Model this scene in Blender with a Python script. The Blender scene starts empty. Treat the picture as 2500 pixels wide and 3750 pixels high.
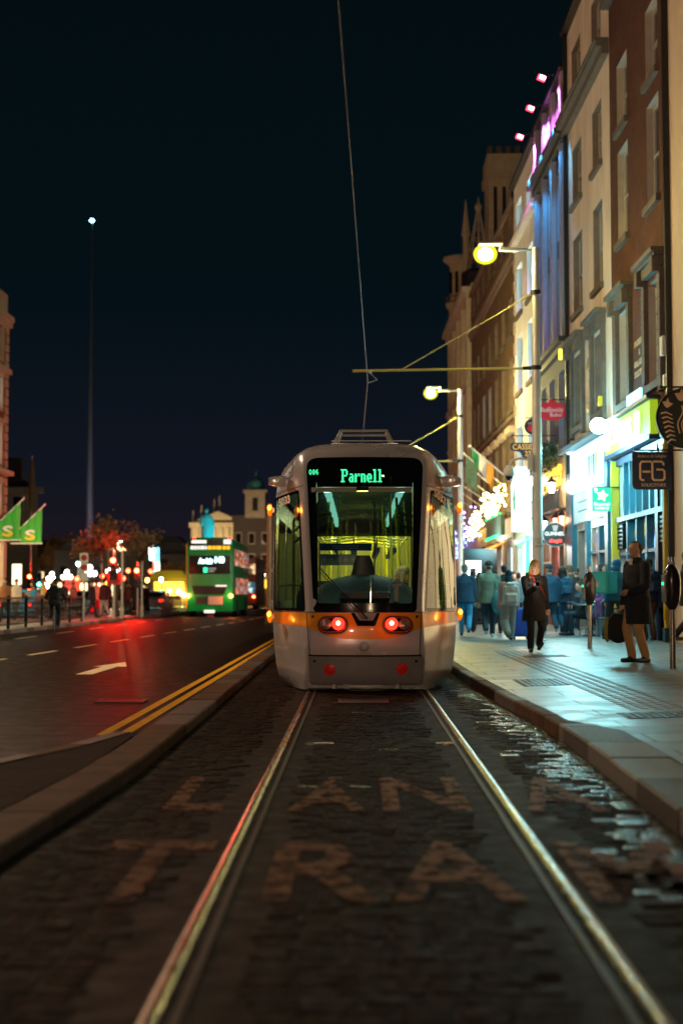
import bpy, math, random
from mathutils import Vector, Matrix, noise
R = random.Random(7)
PI = math.pi
sc = bpy.context.scene
col = bpy.data.collections.new("place"); sc.collection.children.link(col)
def lerp(a, b, t): return a + (b - a) * t
def interp(tab, x):
    if x <= tab[0][0]: return tab[0][1]
    for (x0, y0), (x1, y1) in zip(tab, tab[1:]):
        if x <= x1: return y0 + (y1 - y0) * (x - x0) / (x1 - x0)
    return tab[-1][1]
def sinterp(tab, x):                      # monotone cubic through the table
    n = len(tab)
    if x <= tab[0][0]: return tab[0][1]
    if x >= tab[-1][0]: return tab[-1][1]
    i = 0
    while tab[i + 1][0] < x: i += 1
    def sl(k): return (tab[k + 1][1] - tab[k][1]) / (tab[k + 1][0] - tab[k][0])
    def tan(k):
        if k == 0: return sl(0)
        if k == n - 1: return sl(n - 2)
        a, b = sl(k - 1), sl(k)
        return 0 if a * b <= 0 else 2 * a * b / (a + b)
    h = tab[i + 1][0] - tab[i][0]; t = (x - tab[i][0]) / h
    y0, y1, m0, m1 = tab[i][1], tab[i + 1][1], tan(i) * h, tan(i + 1) * h
    return (2*t**3 - 3*t*t + 1)*y0 + (t**3 - 2*t*t + t)*m0 + (-2*t**3 + 3*t*t)*y1 + (t**3 - t*t)*m1

# ------------------------------------------------------------------ camera
FP = 5208.0; TILT = math.atan(298 / FP); YAW = math.atan(57 / FP); CAMZ = 1.25
cam_d = bpy.data.cameras.new("camera"); cam = bpy.data.objects.new("camera", cam_d); col.objects.link(cam)
cam.location = (0, 0, CAMZ); cam.rotation_euler = (PI / 2 + TILT, 0, YAW)
cam_d.sensor_fit = 'VERTICAL'; cam_d.sensor_height = 36; cam_d.sensor_width = 24; cam_d.lens = 50
cam_d.clip_start = 0.1; cam_d.clip_end = 3000
cam_d.dof.use_dof = True; cam_d.dof.focus_distance = 18.6; cam_d.dof.aperture_fstop = 1.25; cam_d.dof.aperture_blades = 0
sc.camera = cam
_rot = cam.rotation_euler.to_matrix()
def at(sx, sy, Y):                         # photo position (2500x3750) at distance Y down the street
    d = _rot @ Vector(((sx - 1250) / FP, (1875 - sy) / FP, -1))
    k = Y / d.y
    return Vector((d.x * k, Y, CAMZ + d.z * k))

# ------------------------------------------------------------------ materials
MATS = {}
def pbr(name, c, rough=.6, metal=0, var=0, vs=3, bump=0, bs=20, emit=None, es=0, spec=.5, c2=None, coat=0, rvar=0, swz=False, stretch=None):
    m = bpy.data.materials.new(name); m.use_nodes = True; nt = m.node_tree; b = nt.nodes['Principled BSDF']
    b.inputs['Base Color'].default_value = (*c, 1); b.inputs['Roughness'].default_value = rough
    b.inputs['Metallic'].default_value = metal; b.inputs['Specular IOR Level'].default_value = spec
    if coat: b.inputs['Coat Weight'].default_value = coat; b.inputs['Coat Roughness'].default_value = .08
    if var or bump or rvar or c2:
        tc = nt.nodes.new('ShaderNodeTexCoord'); src = tc.outputs['Object']
        if stretch:
            mp = nt.nodes.new('ShaderNodeMapping'); mp.inputs['Scale'].default_value = stretch
            nt.links.new(src, mp.inputs['Vector']); src = mp.outputs[0]
    if var or c2:
        n = nt.nodes.new('ShaderNodeTexNoise'); n.inputs['Scale'].default_value = vs; n.inputs['Detail'].default_value = 6; n.inputs['Roughness'].default_value = .65
        nt.links.new(src, n.inputs['Vector'])
        r = nt.nodes.new('ShaderNodeValToRGB'); r.color_ramp.elements[0].position = .3; r.color_ramp.elements[1].position = .7
        a = c2 if c2 else tuple(v * (1 - var) for v in c); r.color_ramp.elements[0].color = (*a, 1)
        z = c if c2 else tuple(min(1, v * (1 + var)) for v in c); r.color_ramp.elements[1].color = (*z, 1)
        nt.links.new(n.outputs['Fac'], r.inputs[0]); nt.links.new(r.outputs[0], b.inputs['Base Color'])
    if rvar:
        n3 = nt.nodes.new('ShaderNodeTexNoise'); n3.inputs['Scale'].default_value = vs * 1.7; n3.inputs['Detail'].default_value = 4
        nt.links.new(src, n3.inputs['Vector'])
        mr = nt.nodes.new('ShaderNodeMapRange'); mr.inputs[1].default_value = .35; mr.inputs[2].default_value = .65
        mr.inputs[3].default_value = max(.02, rough - rvar); mr.inputs[4].default_value = min(1, rough + rvar)
        nt.links.new(n3.outputs['Fac'], mr.inputs[0]); nt.links.new(mr.outputs[0], b.inputs['Roughness'])
    if bump:
        n2 = nt.nodes.new('ShaderNodeTexNoise'); n2.inputs['Scale'].default_value = bs; n2.inputs['Detail'].default_value = 4
        nt.links.new(src, n2.inputs['Vector'])
        bp = nt.nodes.new('ShaderNodeBump'); bp.inputs['Strength'].default_value = bump; bp.inputs['Distance'].default_value = .02
        nt.links.new(n2.outputs['Fac'], bp.inputs['Height']); nt.links.new(bp.outputs[0], b.inputs['Normal'])
    if emit:
        b.inputs['Emission Color'].default_value = (*emit, 1); b.inputs['Emission Strength'].default_value = es
    MATS[name] = m; return m
def emat(name, c, s, base=None):
    return pbr(name, base or tuple(min(.8, v) for v in c), .5, emit=c, es=s)
def glass(name, tint=(1, 1, 1), rough=.02, f=1.0, ior=1.5):
    m = bpy.data.materials.new(name); m.use_nodes = True; nt = m.node_tree; nt.nodes.clear()
    o = nt.nodes.new('ShaderNodeOutputMaterial'); t = nt.nodes.new('ShaderNodeBsdfTransparent'); t.inputs[0].default_value = (*tint, 1)
    g = nt.nodes.new('ShaderNodeBsdfGlossy'); g.inputs['Roughness'].default_value = rough
    fr = nt.nodes.new('ShaderNodeFresnel'); fr.inputs[0].default_value = ior
    mu = nt.nodes.new('ShaderNodeMath'); mu.operation = 'MULTIPLY'; mu.inputs[1].default_value = f
    mx = nt.nodes.new('ShaderNodeMixShader'); nt.links.new(fr.outputs[0], mu.inputs[0]); nt.links.new(mu.outputs[0], mx.inputs[0])
    nt.links.new(t.outputs[0], mx.inputs[1]); nt.links.new(g.outputs[0], mx.inputs[2]); nt.links.new(mx.outputs[0], o.inputs[0])
    MATS[name] = m; return m
def brickmat(name, c1, c2, mortar, scale=1, plane='yz', bw=.23, bh=.075, ms=.01, rough=.85, bump=.6, var=.25, off=.5, spec=.3, rvar=0):
    m = bpy.data.materials.new(name); m.use_nodes = True; nt = m.node_tree; b = nt.nodes['Principled BSDF']
    b.inputs['Roughness'].default_value = rough; b.inputs['Specular IOR Level'].default_value = spec
    tc = nt.nodes.new('ShaderNodeTexCoord'); se = nt.nodes.new('ShaderNodeSeparateXYZ'); co = nt.nodes.new('ShaderNodeCombineXYZ')
    nt.links.new(tc.outputs['Object'], se.inputs[0])
    ix = {'x': 0, 'y': 1, 'z': 2}
    nt.links.new(se.outputs[ix[plane[0]]], co.inputs[0]); nt.links.new(se.outputs[ix[plane[1]]], co.inputs[1])
    br = nt.nodes.new('ShaderNodeTexBrick'); br.offset = off; br.inputs['Scale'].default_value = 1; br.inputs['Brick Width'].default_value = bw
    br.inputs['Row Height'].default_value = bh; br.inputs['Mortar Size'].default_value = ms; br.inputs['Color1'].default_value = (*c1, 1)
    br.inputs['Color2'].default_value = (*c2, 1); br.inputs['Mortar'].default_value = (*mortar, 1)
    nt.links.new(co.outputs[0], br.inputs['Vector'])
    n = nt.nodes.new('ShaderNodeTexNoise'); n.inputs['Scale'].default_value = 2.2; n.inputs['Detail'].default_value = 7; n.inputs['Roughness'].default_value = .7
    nt.links.new(tc.outputs['Object'], n.inputs['Vector'])
    mr = nt.nodes.new('ShaderNodeMapRange'); mr.inputs[1].default_value = .3; mr.inputs[2].default_value = .7; mr.inputs[3].default_value = 1 - var; mr.inputs[4].default_value = 1 + var
    nt.links.new(n.outputs['Fac'], mr.inputs[0])
    vm = nt.nodes.new('ShaderNodeVectorMath'); vm.operation = 'SCALE'; nt.links.new(br.outputs['Color'], vm.inputs[0]); nt.links.new(mr.outputs[0], vm.inputs['Scale'])
    nt.links.new(vm.outputs[0], b.inputs['Base Color'])
    if rvar:
        m2 = nt.nodes.new('ShaderNodeMapRange'); m2.inputs[1].default_value = .35; m2.inputs[2].default_value = .65; m2.inputs[3].default_value = rough - rvar; m2.inputs[4].default_value = rough + rvar
        nt.links.new(n.outputs['Fac'], m2.inputs[0]); nt.links.new(m2.outputs[0], b.inputs['Roughness'])
    bp = nt.nodes.new('ShaderNodeBump'); bp.inputs['Strength'].default_value = bump; bp.inputs['Distance'].default_value = .008; bp.invert = True
    n2 = nt.nodes.new('ShaderNodeTexNoise'); n2.inputs['Scale'].default_value = 40; nt.links.new(tc.outputs['Object'], n2.inputs['Vector'])
    ad = nt.nodes.new('ShaderNodeMath'); ad.operation = 'MULTIPLY_ADD'; ad.inputs[1].default_value = .4
    nt.links.new(n2.outputs['Fac'], ad.inputs[0]); nt.links.new(br.outputs['Fac'], ad.inputs[2])
    nt.links.new(ad.outputs[0], bp.inputs['Height']); nt.links.new(bp.outputs[0], b.inputs['Normal'])
    MATS[name] = m; return m

# ------------------------------------------------------------------ mesh builder
class MB:
    def __init__(s): s.v = []; s.f = []; s.m = []; s.k = 0
    def mat(s, k): s.k = k; return s
    def add(s, vs, fs):
        b = len(s.v); s.v += [tuple(p) for p in vs]
        for f in fs: s.f.append(tuple(b + i for i in f)); s.m.append(s.k)
        return s
    def hexa(s, p):                        # 8 corners: bottom ring then top ring
        return s.add(p, [(0, 3, 2, 1), (4, 5, 6, 7), (0, 1, 5, 4), (1, 2, 6, 5), (2, 3, 7, 6), (3, 0, 4, 7)])
    def box(s, x0, x1, y0, y1, z0, z1):
        if x0 > x1: x0, x1 = x1, x0
        if y0 > y1: y0, y1 = y1, y0
        if z0 > z1: z0, z1 = z1, z0
        return s.hexa([(x0, y0, z0), (x1, y0, z0), (x1, y1, z0), (x0, y1, z0), (x0, y0, z1), (x1, y0, z1), (x1, y1, z1), (x0, y1, z1)])
    def obox(s, c, size, rot=None):
        r = rot or Matrix.Identity(3); c = Vector(c); sx, sy, sz = (v / 2 for v in size)
        return s.hexa([c + r @ Vector(q) for q in [(-sx, -sy, -sz), (sx, -sy, -sz), (sx, sy, -sz), (-sx, sy, -sz), (-sx, -sy, sz), (sx, -sy, sz), (sx, sy, sz), (-sx, sy, sz)]])
    def tube(s, pts, r, n=8, caps=True, flat=1.0, ref=None):
        pts = [Vector(p) for p in pts]; rs = r if isinstance(r, (list, tuple)) else [r] * len(pts)
        rings = []; up = Vector(ref) if ref else None
        for i, p in enumerate(pts):
            if i == 0: t = pts[1] - p
            elif i == len(pts) - 1: t = p - pts[i - 1]
            else: t = (pts[i + 1] - p).normalized() + (p - pts[i - 1]).normalized()
            t.normalize()
            if up is None: up = Vector((0, 0, 1)) if abs(t.z) < .9 else Vector((0, 1, 0))
            a = t.cross(up)
            if a.length < 1e-5: a = t.cross(Vector((1, .1, 0)))
            a.normalize(); b = a.cross(t).normalized()
            if not ref: up = b
            rings.append([p + (a * math.cos(2*PI*k/n) + b * flat * math.sin(2*PI*k/n)) * rs[i] for k in range(n)])
        vs = [q for rg in rings for q in rg]; fs = []
        for i in range(len(pts) - 1):
            for k in range(n):
                a, b = i*n + k, i*n + (k+1) % n; fs.append((a, b, b + n, a + n))
        if caps:
            fs.append(tuple(range(n - 1, -1, -1))); fs.append(tuple((len(pts)-1)*n + k for k in range(n)))
        return s.add(vs, fs)
    def cyl(s, p0, p1, r, r1=None, n=16): return s.tube([p0, p1], [r, r if r1 is None else r1], n)
    def ball(s, c, r, n=10, m=7):
        rx, ry, rz = r if isinstance(r, (list, tuple)) else (r, r, r)
        vs = [(c[0], c[1], c[2] - rz)]; fs = []
        for j in range(1, m):
            a = PI * j / m - PI/2
            for i in range(n):
                t = 2*PI*i/n; vs.append((c[0] + rx*math.cos(a)*math.cos(t), c[1] + ry*math.cos(a)*math.sin(t), c[2] + rz*math.sin(a)))
        vs.append((c[0], c[1], c[2] + rz)); L = len(vs) - 1
        for i in range(n):
            fs.append((0, 1 + (i+1) % n, 1 + i)); fs.append((L, L - n + i, L - n + (i+1) % n))
            for j in range(m - 2):
                a, b = 1 + j*n + i, 1 + j*n + (i+1) % n; fs.append((a, b, b + n, a + n))
        return s.add(vs, fs)
    def lathe(s, c, prof, n=16):            # profile [(r,z)] about a vertical axis
        vs = [(c[0] + r*math.cos(2*PI*k/n), c[1] + r*math.sin(2*PI*k/n), c[2] + z) for r, z in prof for k in range(n)]; fs = []
        for i in range(len(prof) - 1):
            for k in range(n):
                a, b = i*n + k, i*n + (k+1) % n; fs.append((a, b, b + n, a + n))
        fs.append(tuple(range(n - 1, -1, -1))); fs.append(tuple((len(prof)-1)*n + k for k in range(n)))
        return s.add(vs, fs)
    def loft(s, rings, caps=True):
        n = len(rings[0]); vs = [q for r in rings for q in r]; fs = []
        for i in range(len(rings) - 1):
            for k in range(n):
                a, b = i*n + k, i*n + (k+1) % n; fs.append((a, b, b + n, a + n))
        if caps: fs.append(tuple(range(n - 1, -1, -1))); fs.append(tuple((len(rings)-1)*n + k for k in range(n)))
        return s.add(vs, fs)
    def grid(s, P):                         # P[i][j]
        n, m = len(P), len(P[0]); vs = [q for r in P for q in r]
        return s.add(vs, [(i*m + j, i*m + j + 1, (i+1)*m + j + 1, (i+1)*m + j) for i in range(n - 1) for j in range(m - 1)])
    def prism(s, outline, o, ax, ay, an, t):  # flat outline (2D) with thickness t along an
        o, ax, ay, an = Vector(o), Vector(ax), Vector(ay), Vector(an); n = len(outline)
        a = [o + ax*p[0] + ay*p[1] for p in outline]; b = [q + an*t for q in a]
        return s.add(a + b, [tuple(range(n - 1, -1, -1)), tuple(range(n, 2*n))] + [(i, (i+1) % n, n + (i+1) % n, n + i) for i in range(n)])
    def build(s, name, mats, parent=None, org=None, smooth=False, bevel=0):
        me = bpy.data.meshes.new(name)
        vs = s.v
        if org is not None: vs = [(p[0]-org[0], p[1]-org[1], p[2]-org[2]) for p in vs]
        me.from_pydata(vs, [], s.f); me.update()
        if not isinstance(mats, (list, tuple)): mats = [mats]
        for m in mats: me.materials.append(MATS[m] if isinstance(m, str) else m)
        if len(mats) > 1: me.polygons.foreach_set('material_index', [min(k, len(mats)-1) for k in s.m])
        if smooth:
            me.polygons.foreach_set('use_smooth', [True] * len(me.polygons))
            me.set_sharp_from_angle(angle=math.radians(40 if smooth is True else smooth))
        o = bpy.data.objects.new(name, me); col.objects.link(o)
        if parent: o.parent = parent
        elif org is not None: o.location = org
        if bevel:
            b = o.modifiers.new('bevel', 'BEVEL'); b.width = bevel; b.segments = 2; b.limit_method = 'ANGLE'; b.angle_limit = math.radians(40)
        return o
def thing(name, label, cat, loc=(0, 0, 0), rz=0, group=None):
    o = bpy.data.objects.new(name, None); col.objects.link(o); o.location = loc; o.rotation_euler = (0, 0, rz); o.empty_display_size = .3
    o['label'] = label; o['category'] = cat
    if group: o['group'] = group
    return o
def tag(o, label, cat, group=None, kind=None):
    o['label'] = label; o['category'] = cat
    if group: o['group'] = group
    if kind: o['kind'] = kind
    return o
def struct(o): o['kind'] = 'structure'; return o
def copy_tree(o, label=None, loc=None, rz=None, parent=None):
    c = o.copy(); col.objects.link(c)
    if parent: c.parent = parent
    if label: c['label'] = label
    if loc is not None: c.location = loc
    if rz is not None: c.rotation_euler = (0, 0, rz)
    for ch in list(o.children): copy_tree(ch, parent=c)
    return c
def text_mesh(s, size=1.0, ext=0.0, align='CENTER', shear=0, space=1.0, bold=0, res=3):
    cu = bpy.data.curves.new('t', 'FONT'); cu.body = s; cu.size = size; cu.extrude = ext; cu.align_x = align; cu.align_y = 'CENTER'
    cu.shear = shear; cu.space_character = space; cu.resolution_u = res; cu.offset = bold
    o = bpy.data.objects.new('t', cu); sc.collection.objects.link(o)
    bpy.context.view_layer.update()
    me = bpy.data.meshes.new_from_object(o.evaluated_get(bpy.context.evaluated_depsgraph_get()))
    vs = [v.co.copy() for v in me.vertices]; fs = [tuple(p.vertices) for p in me.polygons]
    bpy.data.objects.remove(o); bpy.data.curves.remove(cu); bpy.data.meshes.remove(me)
    return vs, fs
def put_text(mb, s, o, ax, ay, size, w=None, **k):     # lettering as thin solid shapes on a plane
    vs, fs = text_mesh(s, size, **k)
    o, ax, ay = Vector(o), Vector(ax).normalized(), Vector(ay).normalized(); an = ax.cross(ay)
    sx = 1
    if w:
        x0 = min(v.x for v in vs); x1 = max(v.x for v in vs); sx = w / (x1 - x0)
    return mb.add([o + ax*v.x*sx + ay*v.y + an*v.z for v in vs], fs)
def plamp(name, loc, c, e, r=.08, parent=None, spot=None, aim=None, blend=.6):
    d = bpy.data.lights.new(name, 'SPOT' if spot else 'POINT'); d.energy = e; d.color = c; d.shadow_soft_size = r
    o = bpy.data.objects.new(name, d); col.objects.link(o); o.location = loc
    if spot:
        d.spot_size = math.radians(spot); d.spot_blend = blend
        v = Vector(aim) - Vector(loc); o.rotation_euler = v.to_track_quat('-Z', 'Y').to_euler()
    if parent: o.parent = parent
    return o
def ellipse(n, rx, ry, cx=0, cy=0, a0=0): return [(cx + rx*math.cos(a0 + 2*PI*i/n), cy + ry*math.sin(a0 + 2*PI*i/n)) for i in range(n)]
def rrect(x0, x1, y0, y1, r, n=6):
    o = []
    for cx, cy, a in ((x1-r, y0+r, -PI/2), (x1-r, y1-r, 0), (x0+r, y1-r, PI/2), (x0+r, y0+r, PI)):
        for i in range(n+1): t = a + PI/2*i/n; o.append((cx + r*math.cos(t), cy + r*math.sin(t)))
    return o

# common finishes
pbr('silver_paint', (.80, .75, .76), .24, .38, var=.06, rvar=.05, vs=1.5, coat=.8)
pbr('bumper_paint', (.30, .27, .28), .4, .3, var=.1, vs=5, rvar=.05)
pbr('orange_paint', (.85, .30, .008), .35, .05, coat=.6, var=.06, vs=8)
pbr('black_gloss', (.006, .006, .007), .12)
pbr('black_rubber', (.012, .012, .013), .55, var=.3, vs=20)
pbr('black_metal', (.015, .016, .018), .4, .3, var=.2, vs=8)
pbr('dark_plastic', (.03, .035, .04), .45, var=.15, vs=6)
pbr('steel', (.5, .48, .45), .25, 1, var=.04, vs=8, rvar=.04)
pbr('galvanised', (.42, .43, .42), .45, .7, var=.12, vs=6, rvar=.1)
pbr('yellow_rail', (.75, .62, .02), .3, var=.05, coat=.4)
pbr('white_letters', (.75, .75, .72), .5)
pbr('white_paint', (.72, .71, .68), .5, var=.06)
pbr('cream_letters', (.72, .5, .33), .5)
glass('tram_glass', (.88, .90, .84), .015, 1.3)
glass('side_glass', (.30, .34, .32), .02, 2.2)
glass('shade_film', (.020, .036, .033), .35, .5)
# ================================================================== ground, road, track
SX = 6.7625
def xf(y): return SX - .0125*y                          # line of the right-hand shop fronts
def kx(y): return sinterp([(-8, 1.68), (7, 1.67), (11.2, 1.74), (12.9, 1.73), (16, 1.62), (21, 1.50), (30, 1.44), (60, 1.2), (110, .2)], y)
def pz(x, y): return .12 + .03*max(0, x - kx(y))
def lx(y): return sinterp([(-8, -1.66), (6, -1.66), (10, -1.52), (24, -1.60), (60, -1.75), (120, -2.4)], y)
pbr('asphalt', (.012, .008, .0055), .5, var=.35, vs=2.5, bump=.35, bs=160, rvar=.06, spec=.045)
pbr('earth', (.04, .038, .035), .9, var=.2)
pbr('track_concrete', (.018, .010, .006), .7, var=.4, vs=4, bump=.4, bs=90, rvar=.1, spec=.08)
pbr('granite_wet', (.026, .0135, .0065), .7, c2=(.010, .0055, .003), vs=7, bump=.6, bs=120, rvar=.12, spec=.06)
pbr('granite_gutter', (.018, .016, .015), .17, var=.3, vs=9, bump=.9, bs=85, rvar=.1, spec=.8)
pbr('granite_damp', (.022, .017, .014), .24, var=.3, vs=9, bump=.5, bs=80, rvar=.12, spec=.5)
pbr('kerb_granite', (.26, .245, .23), .6, c2=(.16, .15, .14), vs=40, bump=.35, bs=160, rvar=.1)
pbr('kerb_concrete', (.12, .066, .035), .75, var=.35, vs=3, bump=.4, bs=70, spec=.15)
brickmat('paving_slabs', (.25, .235, .22), (.15, .145, .14), (.025, .025, .025), plane='xy', bw=.9, bh=.6, ms=.014, rough=.42, bump=.4, var=.3, spec=.5, rvar=.12)
brickmat('island_cobble', (.045, .028, .018), (.022, .015, .010), (.02, .02, .02), plane='xy', bw=.2, bh=.1, ms=.015, rough=.8, bump=.9, var=.4, spec=.04)
def worn(name, c, cov=.5, sc_=14):
    m = pbr(name, c, .7, var=.25, vs=6, spec=.06); nt = m.node_tree; b = nt.nodes['Principled BSDF']; tc = nt.nodes.new('ShaderNodeTexCoord')
    n = nt.nodes.new('ShaderNodeTexNoise'); n.inputs['Scale'].default_value = sc_; n.inputs['Detail'].default_value = 8; n.inputs['Roughness'].default_value = .7
    r = nt.nodes.new('ShaderNodeValToRGB'); r.color_ramp.elements[0].position = cov-.08; r.color_ramp.elements[1].position = cov+.08
    nt.links.new(tc.outputs['Object'], n.inputs['Vector']); nt.links.new(n.outputs['Fac'], r.inputs[0]); nt.links.new(r.outputs[0], b.inputs['Alpha'])
    return m
worn('worn_letter_paint', (.22, .11, .062), .46, 7); worn('yellow_line_paint', (.80, .45, .03), .30, 20); worn('white_line_paint', (.80, .68, .45), .30, 20)
m = MB(); m.add([(-1500, -60, -.06), (1500, -60, -.06), (1500, 2500, -.06), (-1500, 2500, -.06)], [(0, 1, 2, 3)]); struct(m.build('ground', 'earth'))
def strip(name, mat, fx0, fx1, y0, y1, zf, n=60, nx=1, thick=0):
    P = []
    for j in range(n+1):
        y = lerp(y0, y1, j/n); P.append([(lerp(fx0(y), fx1(y), i/nx), y, zf(lerp(fx0(y), fx1(y), i/nx), y)) for i in range(nx+1)])
    m = MB(); m.grid(P); return struct(m.build(name, mat))
strip('road', 'asphalt', lambda y: -10.75, lambda y: lx(y)-.0, -10, 420, lambda x, y: 0.0 - .0*x, 90)
strip('track_bed', 'track_concrete', lambda y: lx(y), lambda y: kx(y), -8, 140, lambda x, y: -.008, 60)
strip('pavement', 'paving_slabs', lambda y: kx(y)+.14 if y > 12.4 else kx(y)+.42, lambda y: 30, -8, 150, lambda x, y: pz(min(x, 8), y), 160, 12)
strip('left_pavement', 'paving_slabs', lambda y: -60, lambda y: -10.9, -10, 300, lambda x, y: .13, 40, 4)
# kerbs
def kerb_run(name, mat, fx, w, y0, y1, h, L, side=1, zb=-.02, gap=.014, jit=.004):
    m = MB(); y = y0
    if mat + '_dark' not in MATS: pbr(mat + '_dark', (.10, .085, .07), .6, c2=(.06, .05, .042), vs=30, bump=.35, bs=140, rvar=.1)
    while y < y1:
        l = L*R.uniform(.85, 1.15); m.mat(1 if R.random() < .42 else 0); a, b = y + gap/2, min(y + l, y1) - gap/2; dz = R.uniform(-jit, jit); dx = R.uniform(-jit, jit)
        xa, xb = fx(a)+dx, fx(b)+dx; s = side; c = .015
        pr = [(0, zb), (0, h-c+dz), (c, h+dz), (w, h+dz), (w, zb)]
        ra = [(xa + s*p, a, z) for p, z in pr]; rb = [(xb + s*p, b, z) for p, z in pr]
        if s > 0: m.loft([ra, rb])
        else: m.loft([rb, ra])
        y += l
    return struct(m.build(name, [mat, mat + '_dark']))
kerb_run('kerb', 'kerb_granite', kx, .42, -6, 12.4, .125, 1.15, jit=.006)
kerb_run('platform_kerb', 'kerb_concrete', kx, .14, 12.4, 120, .125, .9, jit=.002)
kerb_run('road_kerb', 'kerb_granite', lambda y: -10.75, .16, -8, 260, .125, 1.0, side=-1)
kerb_run('dividing_kerb', 'kerb_concrete', lx, .30, -6, 120, .085, .9, side=-1)
# widening island beside the near track
m = MB(); il = lambda y: sinterp([(2, -5.2), (6, -3.6), (8, -2.95), (9.6, -2.45), (10.3, -2.24), (11.4, -1.95), (12.4, -1.83)], y)
P = [[(lerp(il(y), lx(y)-.30, i/4), y, .092) for i in range(5)] for y in [-4 + .55*k for k in range(30)]]
m.grid(P); m.grid([[p[0] for p in P], [(p[0][0]-.01, p[0][1], -.01) for p in P]]); struct(m.build('island_paving', 'island_cobble'))
kerb_run('island_kerb', 'kerb_concrete', lambda y: il(y)-.16, .16, -4, 11.9, .102, .8, side=1)
# setts: real stones
XR = (.14-.735, .14+.735)
def near_rail(x0, x1):
    for r in XR:
        if x1 > r-.17 and x0 < r+.17: return True
    return False
m = MB(); y = 2.2; row = 0
while y < 32:
    h = R.uniform(.095, .115) if y < 20 else .2; x = lx(y) + .02 - R.uniform(0, .1)
    while x < kx(y) - .04:
        w = R.uniform(.13, .20) if y < 20 else .3; x1 = min(x+w, kx(y)-.01)
        if not near_rail(x, x1) and x > lx(y):
            z = R.gauss(0, .0018) - .001; tx, ty = R.gauss(0, .018), R.gauss(0, .024); g = .004; c = .013
            xm, ym = (x+x1)/2, y+h/2
            def q(px, py, dz): return (px, py, z + dz + tx*(px-xm) + ty*(py-ym))
            o = [q(x+g, y+g, -.013), q(x1-g, y+g, -.013), q(x1-g, y+h-g, -.013), q(x+g, y+h-g, -.013)]
            i_ = [q(x+g+c, y+g+c, 0), q(x1-g-c, y+g+c, 0), q(x1-g-c, y+h-g-c, 0), q(x+g+c, y+h-g-c, 0)]
            mid = [tuple(lerp(a[k], b[k], .35 if k < 2 else .8) for k in range(3)) for a, b in zip(o, i_)]
            wet = (x - 1.02 - .25*noise.noise((x*1.5, y*.8, 3)) - .03*(y < 9)) ; m.mat(1 if (x > 1.0 and 5 < y < 19 and R.random() < .03 + 1.3*max(0, (x-1.15 - .1*math.sin(y*1.7))/.5)) else (2 if R.random() < .012 and y > 9 else 0))
            m.add(o + mid + i_, [(0, 1, 5, 4), (1, 2, 6, 5), (2, 3, 7, 6), (3, 0, 4, 7), (4, 5, 9, 8), (5, 6, 10, 9), (6, 7, 11, 10), (7, 4, 8, 11), (8, 9, 10, 11)])
        x = x1
    y += h; row += 1
struct(m.build('setts', ['granite_wet', 'granite_gutter', 'granite_damp'], smooth=60))
pbr('rail_steel', (.17, .125, .085), .30, 1, var=.2, vs=5, rvar=.07, stretch=(20, .6, 1)); pbr('rail_groove', (.008, .007, .006), .6); pbr('rail_side', (.06, .04, .03), .6, .3, var=.3, vs=6, stretch=(10, .5, 1))
for k, rx in enumerate(XR):
    s = -1 if k == 0 else 1
    m = MB(); y0, y1 = 1, 120
    def bar(a, b, z0, z1, mt, rnd=0):
        m.mat(mt); x0, x1 = sorted((rx + s*a, rx + s*b))
        if rnd:
            n = 6; pr = [(x0, z0)] + [(lerp(x0, x1, i/n), z1 - .004*(2*i/n-1)**2*2) for i in range(n+1)] + [(x1, z0)]
            m.loft([[(p[0], y0, p[1]) for p in pr], [(p[0], y1, p[1]) for p in pr]])
        else: m.box(x0, x1, y0, y1, z0, z1)
    bar(-.005, .046, -.03, .006, 0, 1); bar(-.048, -.005, -.04, -.011, 1); bar(-.075, -.048, -.03, .001, 2)
    struct(m.build('rail', ['rail_steel', 'rail_groove', 'rail_side'], smooth=50))
# painted words on the track
def ground_word(name, letters, ya, yb):
    m = MB()
    for ch, xa, xb in letters:
        vs, fs = text_mesh(ch, 1, bold=.02); x0 = min(v.x for v in vs); x1 = max(v.x for v in vs); y0 = min(v.y for v in vs); y1 = max(v.y for v in vs)
        m.add([(lerp(xa, xb, (v.x-x0)/(x1-x0)), lerp(ya, yb, (v.y-y0)/(y1-y0)), .0045) for v in vs], fs)
    return struct(m.build(name, 'worn_letter_paint'))
ground_word('lane_lettering', [('L', -1.13, -.78), ('Á', -.41, .05), ('N', .15, .66), ('A', .98, 1.46)], 8.25, 9.75)
ground_word('tram_lettering', [('T', -1.22, -.70), ('R', -.395, .10), ('A', .15, .70), ('M', .97, 1.52)], 5.86, 7.25)
pbr('grating', (.03, .03, .032), .35, .8, var=.3)
m = MB(); m.box(-.42, -.20, 11.88, 11.96, -.01, .008); m.box(.66, .80, 11.9, 11.99, -.01, .008); struct(m.build('gauge_plate', 'steel'))
def grate(name, label, x0, x1, y0, y1, z, n, cat='drain grate', mat='grating', along='x'):
    m = MB(); m.box(x0, x1, y0, y0+.02, z, z+.012); m.box(x0, x1, y1-.02, y1, z, z+.012); m.box(x0, x0+.02, y0, y1, z, z+.0125); m.box(x1-.02, x1, y0, y1, z, z+.0125)
    m.box(x0, x1, y0, y1, z-.004, z+.002)
    for i in range(n):
        a = lerp(x0+.02, x1-.02, (i+.5)/n); m.box(a-.008, a+.008, y0+.02, y1-.02, z, z+.011)
    return tag(m.build(name, mat, org=(x0, y0, z)), label, cat)
grate('drain_grate', 'long slotted drain grate between the rails just behind the tram', -.22, .36, 16.2, 16.8, .002, 16)
grate('drain_grate', 'square road drain grate glinting red left of the double yellow lines', -3.0, -2.45, 16.3, 16.75, .002, 12)
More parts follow.
